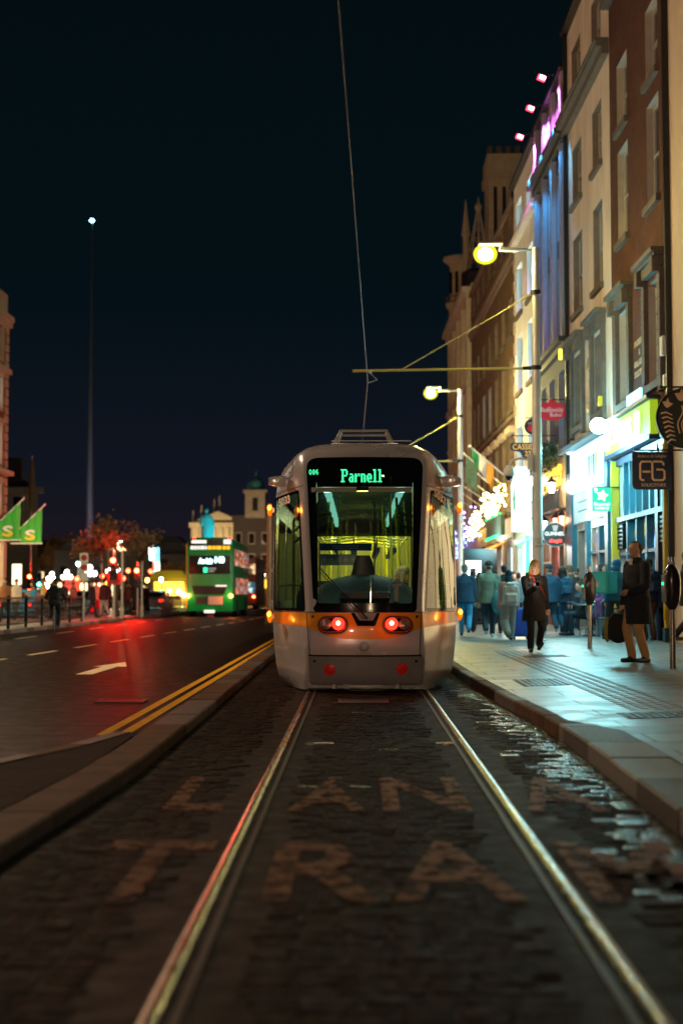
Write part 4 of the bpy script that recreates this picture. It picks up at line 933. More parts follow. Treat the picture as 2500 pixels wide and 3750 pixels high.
for k in range(5): trim(T5, o5, 'shop_window', 'shop_interior_bright' if k in (0, 1) else 'shop_interior_mixed', (55.0 + 3.4*k, 57.6 + 3.4*k, -.2, -.18, .6, 3.1))
m = MB(); fbox(m, 57, 62.5, .14, .3, 3.6, 4.4); m.build('dark_sign_board', 'flag_dark', T5, o5)
LSG = [fp(57 + k*.21, .34, 3.58 + R.uniform(-.03, .03)) for k in range(26)] + [fp(57 + k*1.05, .34, 4.45) for k in range(6)]
# --- corner stone building with tourelle
w6 = []
for a in (73.6, 76.6, 79.6, 82.4): w6 += [(a, a+1.2, 4.8, 7.4, 's', 'warm_pane'), (a, a+1.2, 8.8, 11.4, 's', 'night_pane'), (a, a+1.2, 12.6, 14.6, 's', 'night_pane')]
T6, o6 = building('corner_stone_building', 'cream stone corner building with a tall round turret and balconies', 72.32, 86.0, 17.2, 'stone', w6, 'stone', 'sash_dark')
trim(T6, o6, 'cornice', 'stone', (72.32, 86, 0, .5, 16.7, 17.0), (72.32, 86, 0, .3, 16.4, 16.7), (72.32, 86, 0, .3, 11.8, 12.1), (72.32, 86, 0, .3, 8.0, 8.3), (72.32, 86, 0, .3, 4.2, 4.5)); trim(T6, o6, 'pier', 'stone', *[(72.5 + 3*k, 73.0 + 3*k, 0, .25, .3, 16.4) for k in range(5)])
trim(T6, o6, 'shop_window', 'warm_pane', *[(73.3 + 3*k, 75.2 + 3*k, 0.0, .03, .6, 3.4) for k in range(4)])
tx, ty = 6.25, 86.2
m = MB(); m.lathe((tx, ty, 0), [(.75, 0), (.75, 4.2), (.95, 4.4), (.7, 4.6), (.7, 9.5), (.8, 9.8), (.62, 10.0), (.62, 13.8), (.72, 14.0), (.62, 14.2), (.62, 16.3), (.78, 16.5), (.92, 16.8), (.92, 17.0), (.62, 17.1), (.62, 18.5), (.78, 18.7), (.84, 18.9), (.58, 19.0), (.56, 21.2), (.72, 21.4), (.98, 21.6), (.98, 21.75), (.2, 22.0)], 20)
m.build('turret', 'stone', T6, o6, smooth=True)
m = MB(); [m.ball((tx + .82*math.cos(t), ty + .82*math.sin(t), 16.62), .06, 6, 4) for t in [2*PI*k/24 for k in range(24)]]
for z in (18.95, 19.3): m.tube([(tx + .8*math.cos(t), ty + .8*math.sin(t), z) for t in [2*PI*k/20 for k in range(21)]], .03, 5)
for t in [2*PI*k/16 for k in range(16)]: m.box(tx + .8*math.cos(t)-.02, tx + .8*math.cos(t)+.02, ty + .8*math.sin(t)-.02, ty + .8*math.sin(t)+.02, 18.95, 19.3)
m.build('balcony', 'dark_stone', T6, o6)
m = MB(); [m.box(tx + .63*math.cos(t)-.09, tx + .63*math.cos(t)+.09, ty + .63*math.sin(t)-.04, ty + .63*math.sin(t)+.04, z0, z0+h) for z0, h in ((14.4, 1.6), (19.5, 1.3), (10.6, 2.4)) for t in (-2.6, -1.9, -1.2)]; m.build('turret_window', 'night_pane', T6, o6)
m = MB(); m.lathe((6.35, 82, 17), [(.18, 0), (.18, 5.0), (.26, 5.1), (.02, 7.2)], 8); m.build('pinnacle', 'stone', T6, o6)
# stone tower behind the roofs
T = thing('stone_tower', 'dark stone tower with tall louvred openings rising behind the brick roof', 'tower', (8.6, 80, 0))
m = MB(); m.box(7.5, 10.0, 80, 82.5, 0, 24.9); m.box(7.35, 10.15, 79.85, 82.65, 24.9, 25.4); m.box(7.42, 10.08, 79.92, 82.58, 25.4, 26.3); m.box(7.42, 10.08, 79.93, 82.57, 21.0, 21.2); m.box(7.42, 10.08, 79.93, 82.57, 19.3, 19.45)
m.build('shaft', 'stone', T, T.location)
m = MB(); [m.box(7.78 + .5*k, 7.98 + .5*k, 79.97, 80.03, 21.5, 24.4) for k in range(5)]; m.build('louvre_opening', 'rail_groove', T, T.location)
m = MB(); [m.box(7.45 + .52*k, 7.73 + .52*k, 79.95, 80.3, 26.3, 26.75) for k in range(6)]; m.build('battlement', 'dark_stone', T, T.location)
T = thing('roof_spirelet', 'pointed iron lattice spirelet above the corner building roof', 'spire', (7.0, 81, 17))
m = MB(); m.lathe((7.0, 81, 17), [(1.0, 0), (1.0, 2.6), (.75, 2.8)], 8); m.build('drum', 'slate', T, T.location)
m = MB()
for k in range(8): t = 2*PI*k/8; m.tube([(7 + .75*math.cos(t), 81 + .75*math.sin(t), 19.8), (7 + .1*math.cos(t), 81 + .1*math.sin(t), 23.2)], .035, 5)
for z in (20.4, 21, 21.6, 22.2, 22.8): r = lerp(.75, .1, (z-19.8)/3.4); m.tube([(7 + r*math.cos(t), 81 + r*math.sin(t), z) for t in [2*PI*k/8 for k in range(9)]], .025, 5)
m.lathe((7, 81, 23.2), [(.12, 0), (.2, .25), (.2, .35), (.05, .6), (.02, .9)], 8); m.build('lattice', 'stone', T, T.location)
# ------------------------------------------------------------------ hanging and projecting signs
def board(name, label, c, w, h, mt, shape, text=None, lm='cream_letters', t=.06, wall=True, brz=None, cat='hanging sign'):
    T = thing(name, label, cat, c); m = MB(); m.prism(shape, (0, t/2, 0), (1, 0, 0), (0, 0, 1), (0, -1, 0), t); m.build('board', mt, T)
    if wall:
        m = MB(); X = xf(c[1]) - c[0]; z = brz if brz is not None else h/2 + .07; m.box(-w*.45, X, -.015, .015, z-.015, z+.015)
        if brz is None: m.box(-w*.35, -w*.35+.015, -.008, .008, h/2-.02, z); m.box(w*.35, w*.35+.015, -.008, .008, h/2-.02, z)
        m.build('bracket', 'black_metal', T)
    if text:
        m = MB()
        for s, x, z, size, ww in text: put_text(m, s, (x, -t/2-.004, z), (1, 0, 0), (0, 0, 1), size, ww, ext=.003)
        m.build('lettering', lm, T)
    return T
c = at(2385, 1724, 27.5); pbr('sign_navy', (.008, .018, .05), .4)
T = board('solicitors_sign', 'dark navy solicitors board with AG monogram hanging from the pale wall', c, .77, .73, 'sign_navy', quad_round([(-.385, -.365), (.385, -.365), (.385, .365), (-.385, .365)], [.12, .02, .12, .02], 5), [('Anderson & Gallagher', -.0, .28, .085, .56), ('SOLICITORS', .02, -.28, .085, .47)], brz=.40)
m = MB(); y = -.036
def mono(pts): m.tube([(p[0], y, p[1]) for p in pts], .022, 6)
mono([(-.16, -.185), (-.20, -.185), (-.235, -.15), (-.235, .13), (-.20, .175), (-.03, .175), (.0, .14), (.0, -.14), (.03, -.185), (.20, -.185), (.235, -.15), (.235, -.02), (.20, .02), (.08, .02)])
mono([(-.19, -.02), (-.04, -.02)]); mono([(.02, .175), (.18, .175), (.215, .14), (.215, .10)]); m.build('monogram', 'cream_letters', T, smooth=True)
c = at(2512, 1532, 25.2); pbr('sign_green_black', (.006, .015, .012), .35)
T = board('round_coffee_sign', 'large round dark coffee shop sign with cream wavy stripes at the right edge', c, 1.06, 1.06, 'sign_green_black', ellipse(48, .54, .54), None, t=.12, brz=.56)
m = MB(); y = -.066
for k in range(4):
    x0 = -.10 + .07*k; m.tube([(x0 + .03*math.sin(t*1.1) - .01*t, y, .22 - .075*t) for t in [q*.6 for q in range(12)]], .013, 5, flat=.4)
for k in range(7): m.tube([(-.47 + .02*k, y, .08 - .085*k), (-.38 + .015*k, y, .10 - .08*k), (-.27 + .01*k, y, .05 - .075*k)], [.016, .015, .008], 5)
for px, pz_, s in ((-.36, .26, .1), (-.12, .40, .13), (.08, .42, .13)): m.prism([(px-s*.8, pz_+s*.3), (px-s*.1, pz_+s*.35), (px+s*.2, pz_+s), (px+s*.4, pz_+s*.2), (px+s*1.1, pz_-s*.1), (px+s*.1, pz_-s*.8), (px-s*.3, pz_-s*.6)], (0, y+.004, 0), (1, 0, 0), (0, 0, 1), (0, -1, 0), .01)
m.build('stripes', 'cream_letters', T)
m = MB(); t_ = [2*PI*k/48 for k in range(49)]; m.tube([(.53*math.cos(t), -.05, .53*math.sin(t)) for t in t_], .018, 6); m.build('rim', 'black_gloss', T, smooth=True)
c = at(2201, 1829, 34.4); emat('lottery_green', (.005, .36, .12), 1.0, (.01, .3, .1)); emat('soft_white', (.8, 1, .95), 1.6)
T = board('lottery_sign', 'square green lottery sign with a white star projecting over the pavement', c, .45, .565, 'lottery_green', rrect(-.225, .225, -.283, .283, .01, 2), [('National', 0, -.115, .115, .37), ('Lottery', 0, -.205, .115, .33)], 'soft_white', brz=.29)
m = MB(); st = [((.15 if k % 2 == 0 else .075)*math.sin(k*PI/5 + .2), (.15 if k % 2 == 0 else .075)*math.cos(k*PI/5 + .2) + .09) for k in range(10)]; m.prism(st, (0.01, -.035, 0), (1, 0, 0), (0, 0, 1), (0, -1, 0), .01)
for a, b in ((-.15, .2), (-.12, .235), (-.16, .25)): m.box(a-.012, a+.012, -.045, -.03, b-.03, b+.03)
m.build('star', 'soft_white', T)
c = at(2030, 1958, 42.0); emat('stout_white', (.85, .95, .95), 1.2); pbr('sign_black', (.01, .012, .014), .3)
T = board('round_stout_sign', 'round black stout sign with white lettering over the pub door', c, .72, .72, 'sign_black', ellipse(36, .36, .36), [('GUINNESS', 0, .02, .16, .60)], 'stout_white', t=.14, brz=.0)
m = MB(); put_text(m, 'draught', (0, -.075, -.18), (1, 0, 0), (0, 0, 1), .15, .38, shear=.4); m.build('red_script', 'led_red', T)
m = MB(); m.tube([(.355*math.cos(t), -.06, .355*math.sin(t)) for t in t_], .014, 6); m.prism([(-.05, .1), (.05, .1), (.09, .27), (-.09, .27)], (0, -.07, 0), (1, 0, 0), (0, 0, 1), (0, -1, 0), .01); m.build('rim_and_harp', 'galvanised', T)
c = at(2019, 1507, 42.6); pbr('beer_red', (.45, .012, .03), .35, emit=(.5, .01, .03), es=.25)
T = board('oval_beer_sign', 'oval red beer sign with pale script hanging from the blue house', c, .86, .54, 'beer_red', ellipse(36, .43, .27), [('Budějovický', 0, .04, .2, .66), ('Budvar', .12, -.11, .17, .36)], 'white_letters', t=.1, brz=.36)
m = MB(); m.ball((-.02, -.02, .31), (.08, .05, .07)); m.tube([(.43*math.cos(t), -.045, .27*math.sin(t)) for t in t_], .014, 6); m.build('crest', 'beer_red', T, smooth=True)
c = at(1931, 1645, 44.2); emat('gilt', (1, .50, .10), .7, (.6, .35, .08))
T = board('pub_name_sign', 'black scrolled pub name board with gold letters hanging behind the lamp post', c, 1.12, .34, 'sign_black', quad_round([(-.56, -.05), (-.24, -.09), (-.14, -.30), (.14, -.30), (.24, -.09), (.56, -.05), (.56, .2), (-.56, .2)], [.1, .05, .1, .1, .05, .1, .1, .1], 5), [("CASSIDY'S", 0, .06, .24, .94), ('27', .0, -.15, .22, .2)], 'gilt', brz=.42)
c = at(1948, 1562, 45.5)
T = board('round_badge_sign', 'round red and black badge sign half hidden behind the lamp post', c, .5, .5, 'sign_black', ellipse(28, .26, .26), [('LAGER', 0, .1, .1, .3)], 'white_letters', brz=.28)
m = MB(); m.prism(ellipse(20, .17, .12, 0, -.06), (0, -.035, 0), (1, 0, 0), (0, 0, 1), (0, -1, 0), .01); m.build('red_badge', 'beer_red', T)
# lanterns by the pub
for i, (sx, sy, Y, lab, mt, col_, e) in enumerate(((2018, 1786, 42.2, 'white glass pub lantern under the gold lettering', 'lantern_white', (1, .8, .5), 30), (1952, 1762, 46.5, 'small white lantern beside the lamp post further along the pub', 'lantern_white', (1, .9, .8), 25), (2060, 1908, 42.0, 'glowing orange pink lamp above the round stout sign', 'lantern_pink', (1, .4, .2), 10), (2037, 1915, 43.4, 'second orange pink lamp left of the brighter one', 'lantern_pink', (1, .4, .2), 8), (1990, 1925, 44.8, 'small cold white lamp left of the round stout sign', 'shop_white', (.7, .9, 1), 8))):
    c = at(sx, sy, Y); T = thing('wall_lantern', lab, 'lantern', c, group='lanterns on the pub front')
    m = MB(); m.lathe((0, 0, 0), [(.07, -.15), (.12, .12), (.10, .14)], 6); m.build('glass', mt, T)
    m = MB(); m.lathe((0, 0, .14), [(.17, 0), (.10, .09), (.04, .13), (.02, .22)], 6); m.lathe((0, 0, -.2), [(.02, 0), (.06, .05)], 6); m.tube([(0, 0, .3), (.2, 0, .36), (xf(Y)-c.x, 0, .2)], .015, 6); m.build('hood', 'black_metal', T)
    plamp('glow', (-.0, -.28, -.0), col_, e, .1, T)
# floodlights above the lit shop
for i, (sx, sy, Y, lab) in enumerate(((2190, 1560, 34.9, 'dazzling cyan floodlight above the white lit shop fascia'), (2252, 1545, 33.6, 'oblong cyan lamp just right of the dazzling floodlight'), (2094, 1655, 40.6, 'cyan lamp at the far end of the white lit fascia'))):
    c = at(sx, sy, Y); T = thing('shop_floodlight', lab, 'floodlight', c, group='floodlights over the shop fascia')
    if i == 0: emat('flood_cyan', (.55, .95, 1), 60)
    if i == 1: emat('flood_cyan_soft', (.45, .95, 1), 12)
    r = (.19, .11, .13)[i]; m = MB(); m.ball((0, -.03, 0), (r*1.1, .05, r) if i == 0 else (r*1.5, .06, .07), 14, 8); m.build('lens', 'flood_cyan' if i == 0 else 'flood_cyan_soft', T, smooth=True)  # first lens widened so its shape takes in the flood's halo
    m = MB(); m.box(-r, r, .03, .12, -.09, .09); m.tube([(0, .08, .05), (.1, .05, .12), (xf(Y)-c.x, 0, .08)], .02, 6); m.build('housing', 'navy_paint', T, bevel=.01)
    plamp('flood', (-1.0, -.9, -.7), (.26, .88, 1), (300, 80, 120)[i], .12, T)
# greenery over the pub
pbr('ivy', (.05, .11, .03), .6, c2=(.02, .05, .015), vs=8)
m = MB()
for k in range(900):
    t = R.random(); y = lerp(42.2, 45.4, t); z = 5.55 + R.gauss(0, .16) + .15*math.sin(y*5) - (.5*R.random()**3); o = .25 + abs(R.gauss(0, .14)); s = R.uniform(.04, .09); c = Vector(fp(y, o, z))
    a = Vector((R.gauss(0, 1), R.gauss(0, 1), R.gauss(0, 1))).normalized(); b = a.cross(Vector((0, 0, 1))).normalized()*s; a = a*s
    m.add([c-a, c+b*.5, c+a, c-b*.5], [(0, 1, 2, 3)])
g = thing('hanging_plants', 'trailing green plants in a trough over the pub front', 'plants', fp(43.8, .2, 5.4)); m.build('foliage', 'ivy', g, g.location)
m = MB(); fbox(m, 42.2, 45.4, .05, .32, 5.3, 5.46); m.build('trough', 'dark_plastic', g, g.location)
# flagpoles
pbr('flag_green', (.02, .20, .07), .8); pbr('flag_white', (.62, .58, .5), .8); pbr('flag_orange', (.75, .33, .03), .8)
pole_d = [((1885, 1768), (1719, 1634), 55.5), ((1854, 1788), (1697, 1662), 57.5), ((1828, 1809), (1748, 1735), 59.5), ((1800, 1826), (1716, 1755), 62), ((1778, 1841), (1704, 1785), 64.5), ((1758, 1857), (1692, 1806), 67.5), ((1735, 1868), (1688, 1835), 70.5)]
nm = ['carrying the green white and orange flag', 'carrying the dark green flag', 'bare, third from the near end', 'bare, fourth from the near end', 'bare, fifth from the near end', 'bare, sixth from the near end', 'bare, farthest of the row']
for i, (a, b, Y) in enumerate(pole_d):
    A = at(a[0], a[1], Y); B = at(b[0], b[1], Y-.4); A.x = xf(Y)+.02; A.z = at(1307 + (xf(Y))*FP/Y, a[1], Y).z
    T = thing('flagpole', 'slanting wall flagpole ' + nm[i], 'flagpole', A, group='flagpoles on the brick building'); m = MB(); m.tube([A, B], [.035, .025], 8); m.ball(B, .06, 8, 6); m.build('pole', 'white_paint', T, A, smooth=True)
    if i < 2:
        F = thing('irish_flag' if i == 0 else 'dark_flag', ('green white and orange tricolour draped from the nearest wall flagpole', 'dark green flag with faint lettering on the second wall flagpole')[i], 'flag', B)
        d = (A-B); n = 3 if i == 0 else 1
        for q in range(n):
            t0, t1 = (.03 + .17*q, .03 + .17*(q+1)) if i == 0 else (.03, .30)
            P = []
            for u in range(7):
                t = lerp(t0, t1, u/6); top = B + d*t; L = (.42 + 1.1*t if i == 0 else 1.15); 
                P.append([(top.x + .02, top.y + .05*math.sin(t*30 + v*.8)*v/5, top.z - L*v/5) for v in range(6)])
            m = MB(); m.grid(P)
            if i == 1:
                f_ = m.build('cloth', 'flag_dark', F, B, smooth=True)
            else: m.build('stripe', ('flag_green', 'flag_white', 'flag_orange')[q], F, B, smooth=True)
# fairy lights
emat('bulb_gold', (1, .78, .25), 16); emat('bulb_blue', (.12, .2, 1), 10); emat('bulb_violet', (.6, .45, 1), 8)
def bulb_set(T, pts, mt, r):
    src = None
    for p in pts:
        if src is None: m = MB(); m.ball((0, 0, 0), r, 6, 4); src = o = m.build('bulb', mt, T)
        else: o = src.copy(); col.objects.link(o); o.parent = T
        o.location = Vector(p) - Vector(T.location)
def bulbs(name, label, mt, n, y0, y1, z0, z1, o0, o1, r=.04):
    T = thing(name, label, 'lights', fp((y0+y1)/2, o1, z0)); n = min(n, 98)
    pts = sorted([fp(R.uniform(y0, y1), R.uniform(o0, o1), R.uniform(z0, z1)) for k in range(n)], key=lambda p: p[1]); bulb_set(T, pts, mt, r*1.25)
    m = MB(); q = [p for p in pts[::3]]; [m.tube([a, b], .006, 3) for a, b in zip(q, q[1:])]; m.build('cable', 'black_rubber', T, T.location); return T
T = thing('light_string', 'green string of bulbs edging the dark sign on the brick building', 'light string', fp(57, .3, 4.3)); bulb_set(T, LSG, 'green_glow', .05); m = MB(); m.tube([fp(57, .34, 3.6), fp(62.4, .34, 3.6)], .01, 4); m.build('cable', 'black_rubber', T, T.location)
bulbs('fairy_lights', 'dense cluster of gold fairy bulbs above the dark green sign', 'bulb_gold', 190, 56.0, 62.8, 4.5, 5.6, .2, .6)
bulbs('fairy_lights', 'second smaller clump of gold bulbs beyond the dark green sign', 'bulb_gold', 60, 64.5, 68, 3.8, 5.0, .2, .6, .035)
bulbs('fairy_lights', 'violet bulbs trailing beside the farther gold clump', 'bulb_violet', 34, 67, 73, 4.0, 5.4, .2, .7, .03)
bulbs('fairy_lights', 'blue fairy lights on the corner building beside the tram', 'bulb_blue', 90, 70, 80, 3.0, 4.6, .2, .8, .04)
# orange awning and lit poster near the corner
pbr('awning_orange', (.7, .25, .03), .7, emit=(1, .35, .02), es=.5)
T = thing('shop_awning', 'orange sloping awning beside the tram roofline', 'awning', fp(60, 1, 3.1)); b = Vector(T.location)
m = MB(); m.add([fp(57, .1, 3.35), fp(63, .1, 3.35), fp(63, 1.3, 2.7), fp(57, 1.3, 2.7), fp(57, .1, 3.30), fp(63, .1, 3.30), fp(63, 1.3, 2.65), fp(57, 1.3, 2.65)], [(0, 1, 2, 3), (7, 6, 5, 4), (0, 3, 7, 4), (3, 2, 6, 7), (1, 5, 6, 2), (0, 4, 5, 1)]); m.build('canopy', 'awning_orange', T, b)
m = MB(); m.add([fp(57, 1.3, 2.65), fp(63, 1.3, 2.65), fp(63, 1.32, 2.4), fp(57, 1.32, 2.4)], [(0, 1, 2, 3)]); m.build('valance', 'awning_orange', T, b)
c = at(1736, 2048, 48.0); T = thing('lit_poster_kiosk', 'dark kiosk with a bright white lit poster among the walkers', 'kiosk', (c.x, 48, pz(c.x, 48)))
m = MB(); m.box(-.35, .75, 0, .5, 0, 2.55); m.build('cabinet', 'black_gloss', T); m = MB(); m.box(-.3, .22, -.02, 0, 1.3, 2.15); m.build('poster', 'shop_white', T); m = MB(); m.mat(0).box(-.15, .05, -.03, -.02, 1.6, 1.9); m.build('poster_image', 'deep_teal', T)
# ================================================================== left side and distance
pbr('dark_brick', (.10, .05, .035), .85, var=.3, vs=5, bump=.4, bs=30); emat('pale_lit_pane', (.85, .95, 1.0), 1.7); emat('warm_lit_pane', (1, .75, .40), 2.2)
pbr('bus_green', (.003, .46, .10), .3, coat=.6, var=.05); pbr('bus_yellow', (.7, .5, .02), .4); pbr('stone_far', (.30, .25, .18), .8, var=.15)
old = FPM[0]; FPM[0] = lambda y, off, z: (-16.45 + off, y, z)
rowsL = [(5.0, 6.25, 's', 'pale_lit_pane'), (7.2, 8.95, 's', 'pale_lit_pane'), (9.8, 11.2, 's', 'pale_lit_pane'), (12.1, 13.5, 's', 'night_pane')]
wl = cols([(52, 53.3), (55.4, 56.7), (58.8, 60.1), (63.9, 65.05)], rowsL, 0) + [(50.6 + 3.1*k, 53.2 + 3.1*k, .6, 3.6, 'x') for k in range(5)]
TL_, ol = building('left_corner_building', 'dark brick corner building with pale quoins and window surrounds at the left edge', 50, 66.4, 14.2, 'dark_brick', wl, 'stone_far', 'sash_white', sill='stone_far')
trim(TL_, ol, 'cornice', 'stone_far', (50, 66.5, 0, .28, 14.0, 14.25), (50, 66.5, 0, .2, 13.75, 14.0), (50, 66.5, 0, .2, 11.55, 11.75), (50, 66.5, 0, .35, 6.75, 6.95), (50, 66.3, -.4, 0, 14.25, 15.3))
trim(TL_, ol, 'quoins', 'stone_far', *[(66.0 - (.15 if k % 2 else 0), 66.42, -.3, .06, 4.6 + k*.42, 4.94 + k*.42) for k in range(22)])
trim(TL_, ol, 'window_surround', 'stone_far', *[(a, b, 0, .1, c-.1, d+.3) for a, b in ((63.6, 63.86), (65.08, 65.34)) for c, d in ((5, 6.25), (7.2, 8.95), (9.8, 11.2), (12.1, 13.5))], *[(63.6, 65.34, 0, .16, d+.08, d+.34) for d in (6.25, 8.95, 11.2, 13.5)])
trim(TL_, ol, 'shop_front', 'stone_far', (50, 66.4, 0, .2, 3.65, 4.5), *[(50.0 + 3.1*k, 50.58 + 3.1*k, 0, .15, .15, 3.65) for k in range(6)]); trim(TL_, ol, 'shop_window', 'warm_lit_pane', *[(50.6 + 3.1*k, 53.2 + 3.1*k, -.1, -.08, .6, 3.6) for k in range(5)])
for k in range(3): plamp('shop_lamp', (-14.6, 53 + 5.5*k, 3.6), (1, .80, .5), 55, .3, None)
FPM[0] = old
# cream block further back facing us
T = thing('cream_side_building', 'low cream building with dark roof behind the green hanging flags', 'building', (-27, 105, 0)); b = Vector(T.location)
m = MB(); m.hexa([(-34, 105, 0), (-23.6, 105, 0), (-29, 125, 0), (-40, 125, 0), (-34, 105, 8.9), (-23.6, 105, 8.9), (-29, 125, 8.9), (-40, 125, 8.9)]); m.box(-34, -23.3, 104.7, 105.4, 8.7, 9.1); m.box(-34, -23.5, 104.85, 105, 5.3, 5.45); m.build('wall', 'stone_far', T, b)
m = MB(); m.add([(-34, 105, 9.1), (-23.8, 105, 9.1), (-29.2, 125, 9.1), (-40, 125, 9.1), (-36, 115, 11.0), (-27.8, 115, 11.0)], [(0, 1, 5, 4), (1, 2, 5), (2, 3, 4, 5)]); m.box(-26.6, -25.6, 108, 109, 9, 11.6); m.build('roof', 'slate', T, b)
for x in (-25.1, -27.6, -30.2):
    for z0, z1, mt in ((7.5, 8.4, 'night_pane'), (5.6, 6.6, 'night_pane'), (1.9, 3.4, 'warm_lit_pane')):
        m = MB(); m.box(x-.42, x+.42, 104.9, 104.96, z0-.08, z1+.08); f = m.build('window', 'sash_white', T, b); m = MB(); m.box(x-.34, x+.34, 104.88, 104.9, z0, z1); o = m.build('pane', mt, f, (0, 0, 0)); o.location = -b
# flags on the left corner building
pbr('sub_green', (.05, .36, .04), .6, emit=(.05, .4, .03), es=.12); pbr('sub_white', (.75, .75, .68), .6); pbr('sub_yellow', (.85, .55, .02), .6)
for i, (y, lab) in enumerate(((65.6, 'green shop flag with a whole S hanging from a slanted pole at the corner'), (61.4, 'green shop flag cut off by the left edge of the frame'))):
    T = thing('shop_flag', lab, 'flag', (-16.0, y, 3.84), group='green S flags on the left building')
    m = MB(); m.tube([(0, 0, 0), (1.55, 0, 1.5)], .03, 8); m.tube([(0, 0, -.28), (1.46, 0, -.28)], .03, 8); m.ball((1.56, 0, 1.52), .05); m.build('pole', 'white_paint', T, smooth=True)
    P = [[(.42 + 1.0*u/12, .07*math.sin(u*1.5 + v*.35), lerp(-.26, (.42 + u/12)*.96, v/8)) for v in range(9)] for u in range(13)]; m = MB(); m.grid(P); m.build('cloth', 'sub_green', T, smooth=True)
    m = MB(); put_text(m, 'S', (.90, -.06, .08), (1, 0, 0), (0, 0, 1), .62, .46, bold=.02); n = len(m.v)
    top = MB(); bot = MB()
    for f_ in m.f:
        cz = sum(m.v[q][2] for q in f_)/len(f_); (top if cz > .08 else bot).add([m.v[q] for q in f_], [tuple(range(len(f_)))])
    top.build('upper_stroke', 'sub_white', T); bot.build('lower_stroke', 'sub_yellow', T)
c = at(118, 1700, 90); T = thing('banner_pole', 'tall pole with a limp teal and yellow flag against the dark sky at left', 'flagpole', (c.x, 90, .13)); h = c.z-.13
m = MB(); m.tube([(0, 0, 0), (0, 0, h+.5)], [.08, .04], 8); m.ball((0, 0, h+.5), .08); m.build('pole', 'galvanised', T, smooth=True)
pbr('banner_teal', (.01, .12, .11), .8, c2=(.25, .18, .02), vs=1.2); m = MB(); m.loft([[(.02 + .22*math.cos(t)*w, .1*math.sin(t), z) for t in [2*PI*k/10 for k in range(10)]] for z, w in ((h+.3, .3), (h-.4, .7), (h-1.2, 1), (h-2.2, .8), (h-3.0, .3))]); m.build('cloth', 'banner_teal', T, smooth=True)
c = at(50, 1915, 70); pbr('flag_red', (.4, .02, .03), .7); T = thing('red_flag', 'narrow red flag hanging between the two green flags', 'flag', c); m = MB(); m.grid([[(-.1 + .05*u, .03*math.sin(u*2), -.7 + .23*v) for v in range(7)] for u in range(5)]); m.build('cloth', 'flag_red', T, smooth=True); m = MB(); m.tube([(-.9, 0, -.3), (.12, 0, .72)], .02, 6); m.build('pole', 'white_paint', T)
# ornamental railing
T = thing('pavement_railing', 'ornate dark pavement railing with red top rail behind the cyclist', 'railing', (-10.98, 40, .13)); pbr('rail_red', (.25, .03, .03), .5)
m = MB(); m.box(-.03, .03, 0, 17.2, .95, 1.0); m.build('top_rail', 'rail_red', T)
m = MB(); m.box(-.02, .02, 0, 17.2, .12, .16)
for k in range(72): y = .12 + k*.238; m.box(-.012, .012, y-.012, y+.012, .14, .96)
for k in range(72):
    y = .24 + k*.238
    for z0, r in ((.72, .10), (.42, .09)): m.tube([(0, y + r*math.cos(t), z0 + r*math.sin(t)) for t in [2*PI*q/10 for q in range(11)]], .012, 4)
m.build('ironwork', 'black_metal', T)
for k in range(8): m = MB(); m.box(-.04, .04, 2.4*k, 2.4*k+.08, 0, 1.06); m.build('post', 'black_metal', T)
# sign posts, signals
pbr('post_grey', (.45, .42, .38), .5, .3); emat('signal_red', (1, .045, .012), 75, (.5, .02, .01)); emat('signal_green', (.05, 1, .6), 30, (.02, .4, .2)); pbr('board_red', (.42, .02, .015), .5)
def post_sign(sx, Y, ztop, label):
    x = at(sx, 2200, Y).x; T = thing('sign_post', label, 'sign', (x, Y, .13)); m = MB(); m.tube([(0, 0, 0), (0, 0, ztop)], .045, 10); m.build('post', 'post_grey', T, smooth=True); return T
T = post_sign(308, 56.5, 2.75, 'grey post with two parking restriction plates at the end of the railing')
for k, (z0, z1) in enumerate(((2.35, 2.72), (1.98, 2.33), (1.62, 1.96))):
    m = MB(); m.box(-.17, .17, -.06, -.045, z0, z1); f = m.build('plate', 'sub_white', T)
    if k < 2: m = MB(); m.prism(ellipse(20, .12, .12, 0, (z0+z1)/2), (0, -.062, 0), (1, 0, 0), (0, 0, 1), (0, -1, 0), .006); m.build('red_disc', 'board_red', f)
def signal(sx, Y, zh, label, n_red=1, board=False, e=350, green=False, hh=None):
    x = at(sx, 2200, Y).x; T = thing('traffic_signal', label, 'traffic light', (x, Y, .13), group='traffic lights along the left kerb')
    m = MB(); m.tube([(0, 0, 0), (0, 0, zh+.5)], .055, 10); m.build('pole', 'post_grey', T, smooth=True)
    m = MB(); m.box(-.14, .14, -.28, -.08, zh-.75, zh+.25)
    for k in range(3): m.tube([(0, -.28, zh + .1 - .3*k), (0, -.42, zh + .1 - .3*k)], .12, 12, caps=False)
    m.build('signal_head', 'black_metal', T)
    plamp('signal_or_fill_glow', (0, .9, zh+.3), (.1, 1, .7) if green else (1, .02, .008), e*.9, .11, T, spot=75, aim=(-1.5, 4, zh+3.2))  # added spot behind the head, aimed up to redden the tree
    m = MB(); m.prism(ellipse(18, .10, .10), (0, -.05, zh + .1 - (.6 if green else 0)), (1, 0, 0), (0, 0, 1), (0, 1, 0), .03); m.build('lit_lens', 'signal_green' if green else 'signal_red', T)  # unseen rear lens, added to go with that spot
    m = MB(); m.prism(ellipse(18, .10, .10), (0, -.285, zh + .1 - (.6 if green else 0)), (1, 0, 0), (0, 0, 1), (0, -1, 0), .02); m.build('lit_lens', 'signal_green' if green else 'signal_red', T)
    plamp('signal_or_fill_glow', (0, -.5, zh+.1 - (.6 if green else 0)), (.1, 1, .7) if green else (1, .016, .007), e, .11, T)
    if board: m = MB(); m.box(-.32, .32, -.1, -.06, zh-.95, zh-.45); m.build('red_board', 'board_red', T)
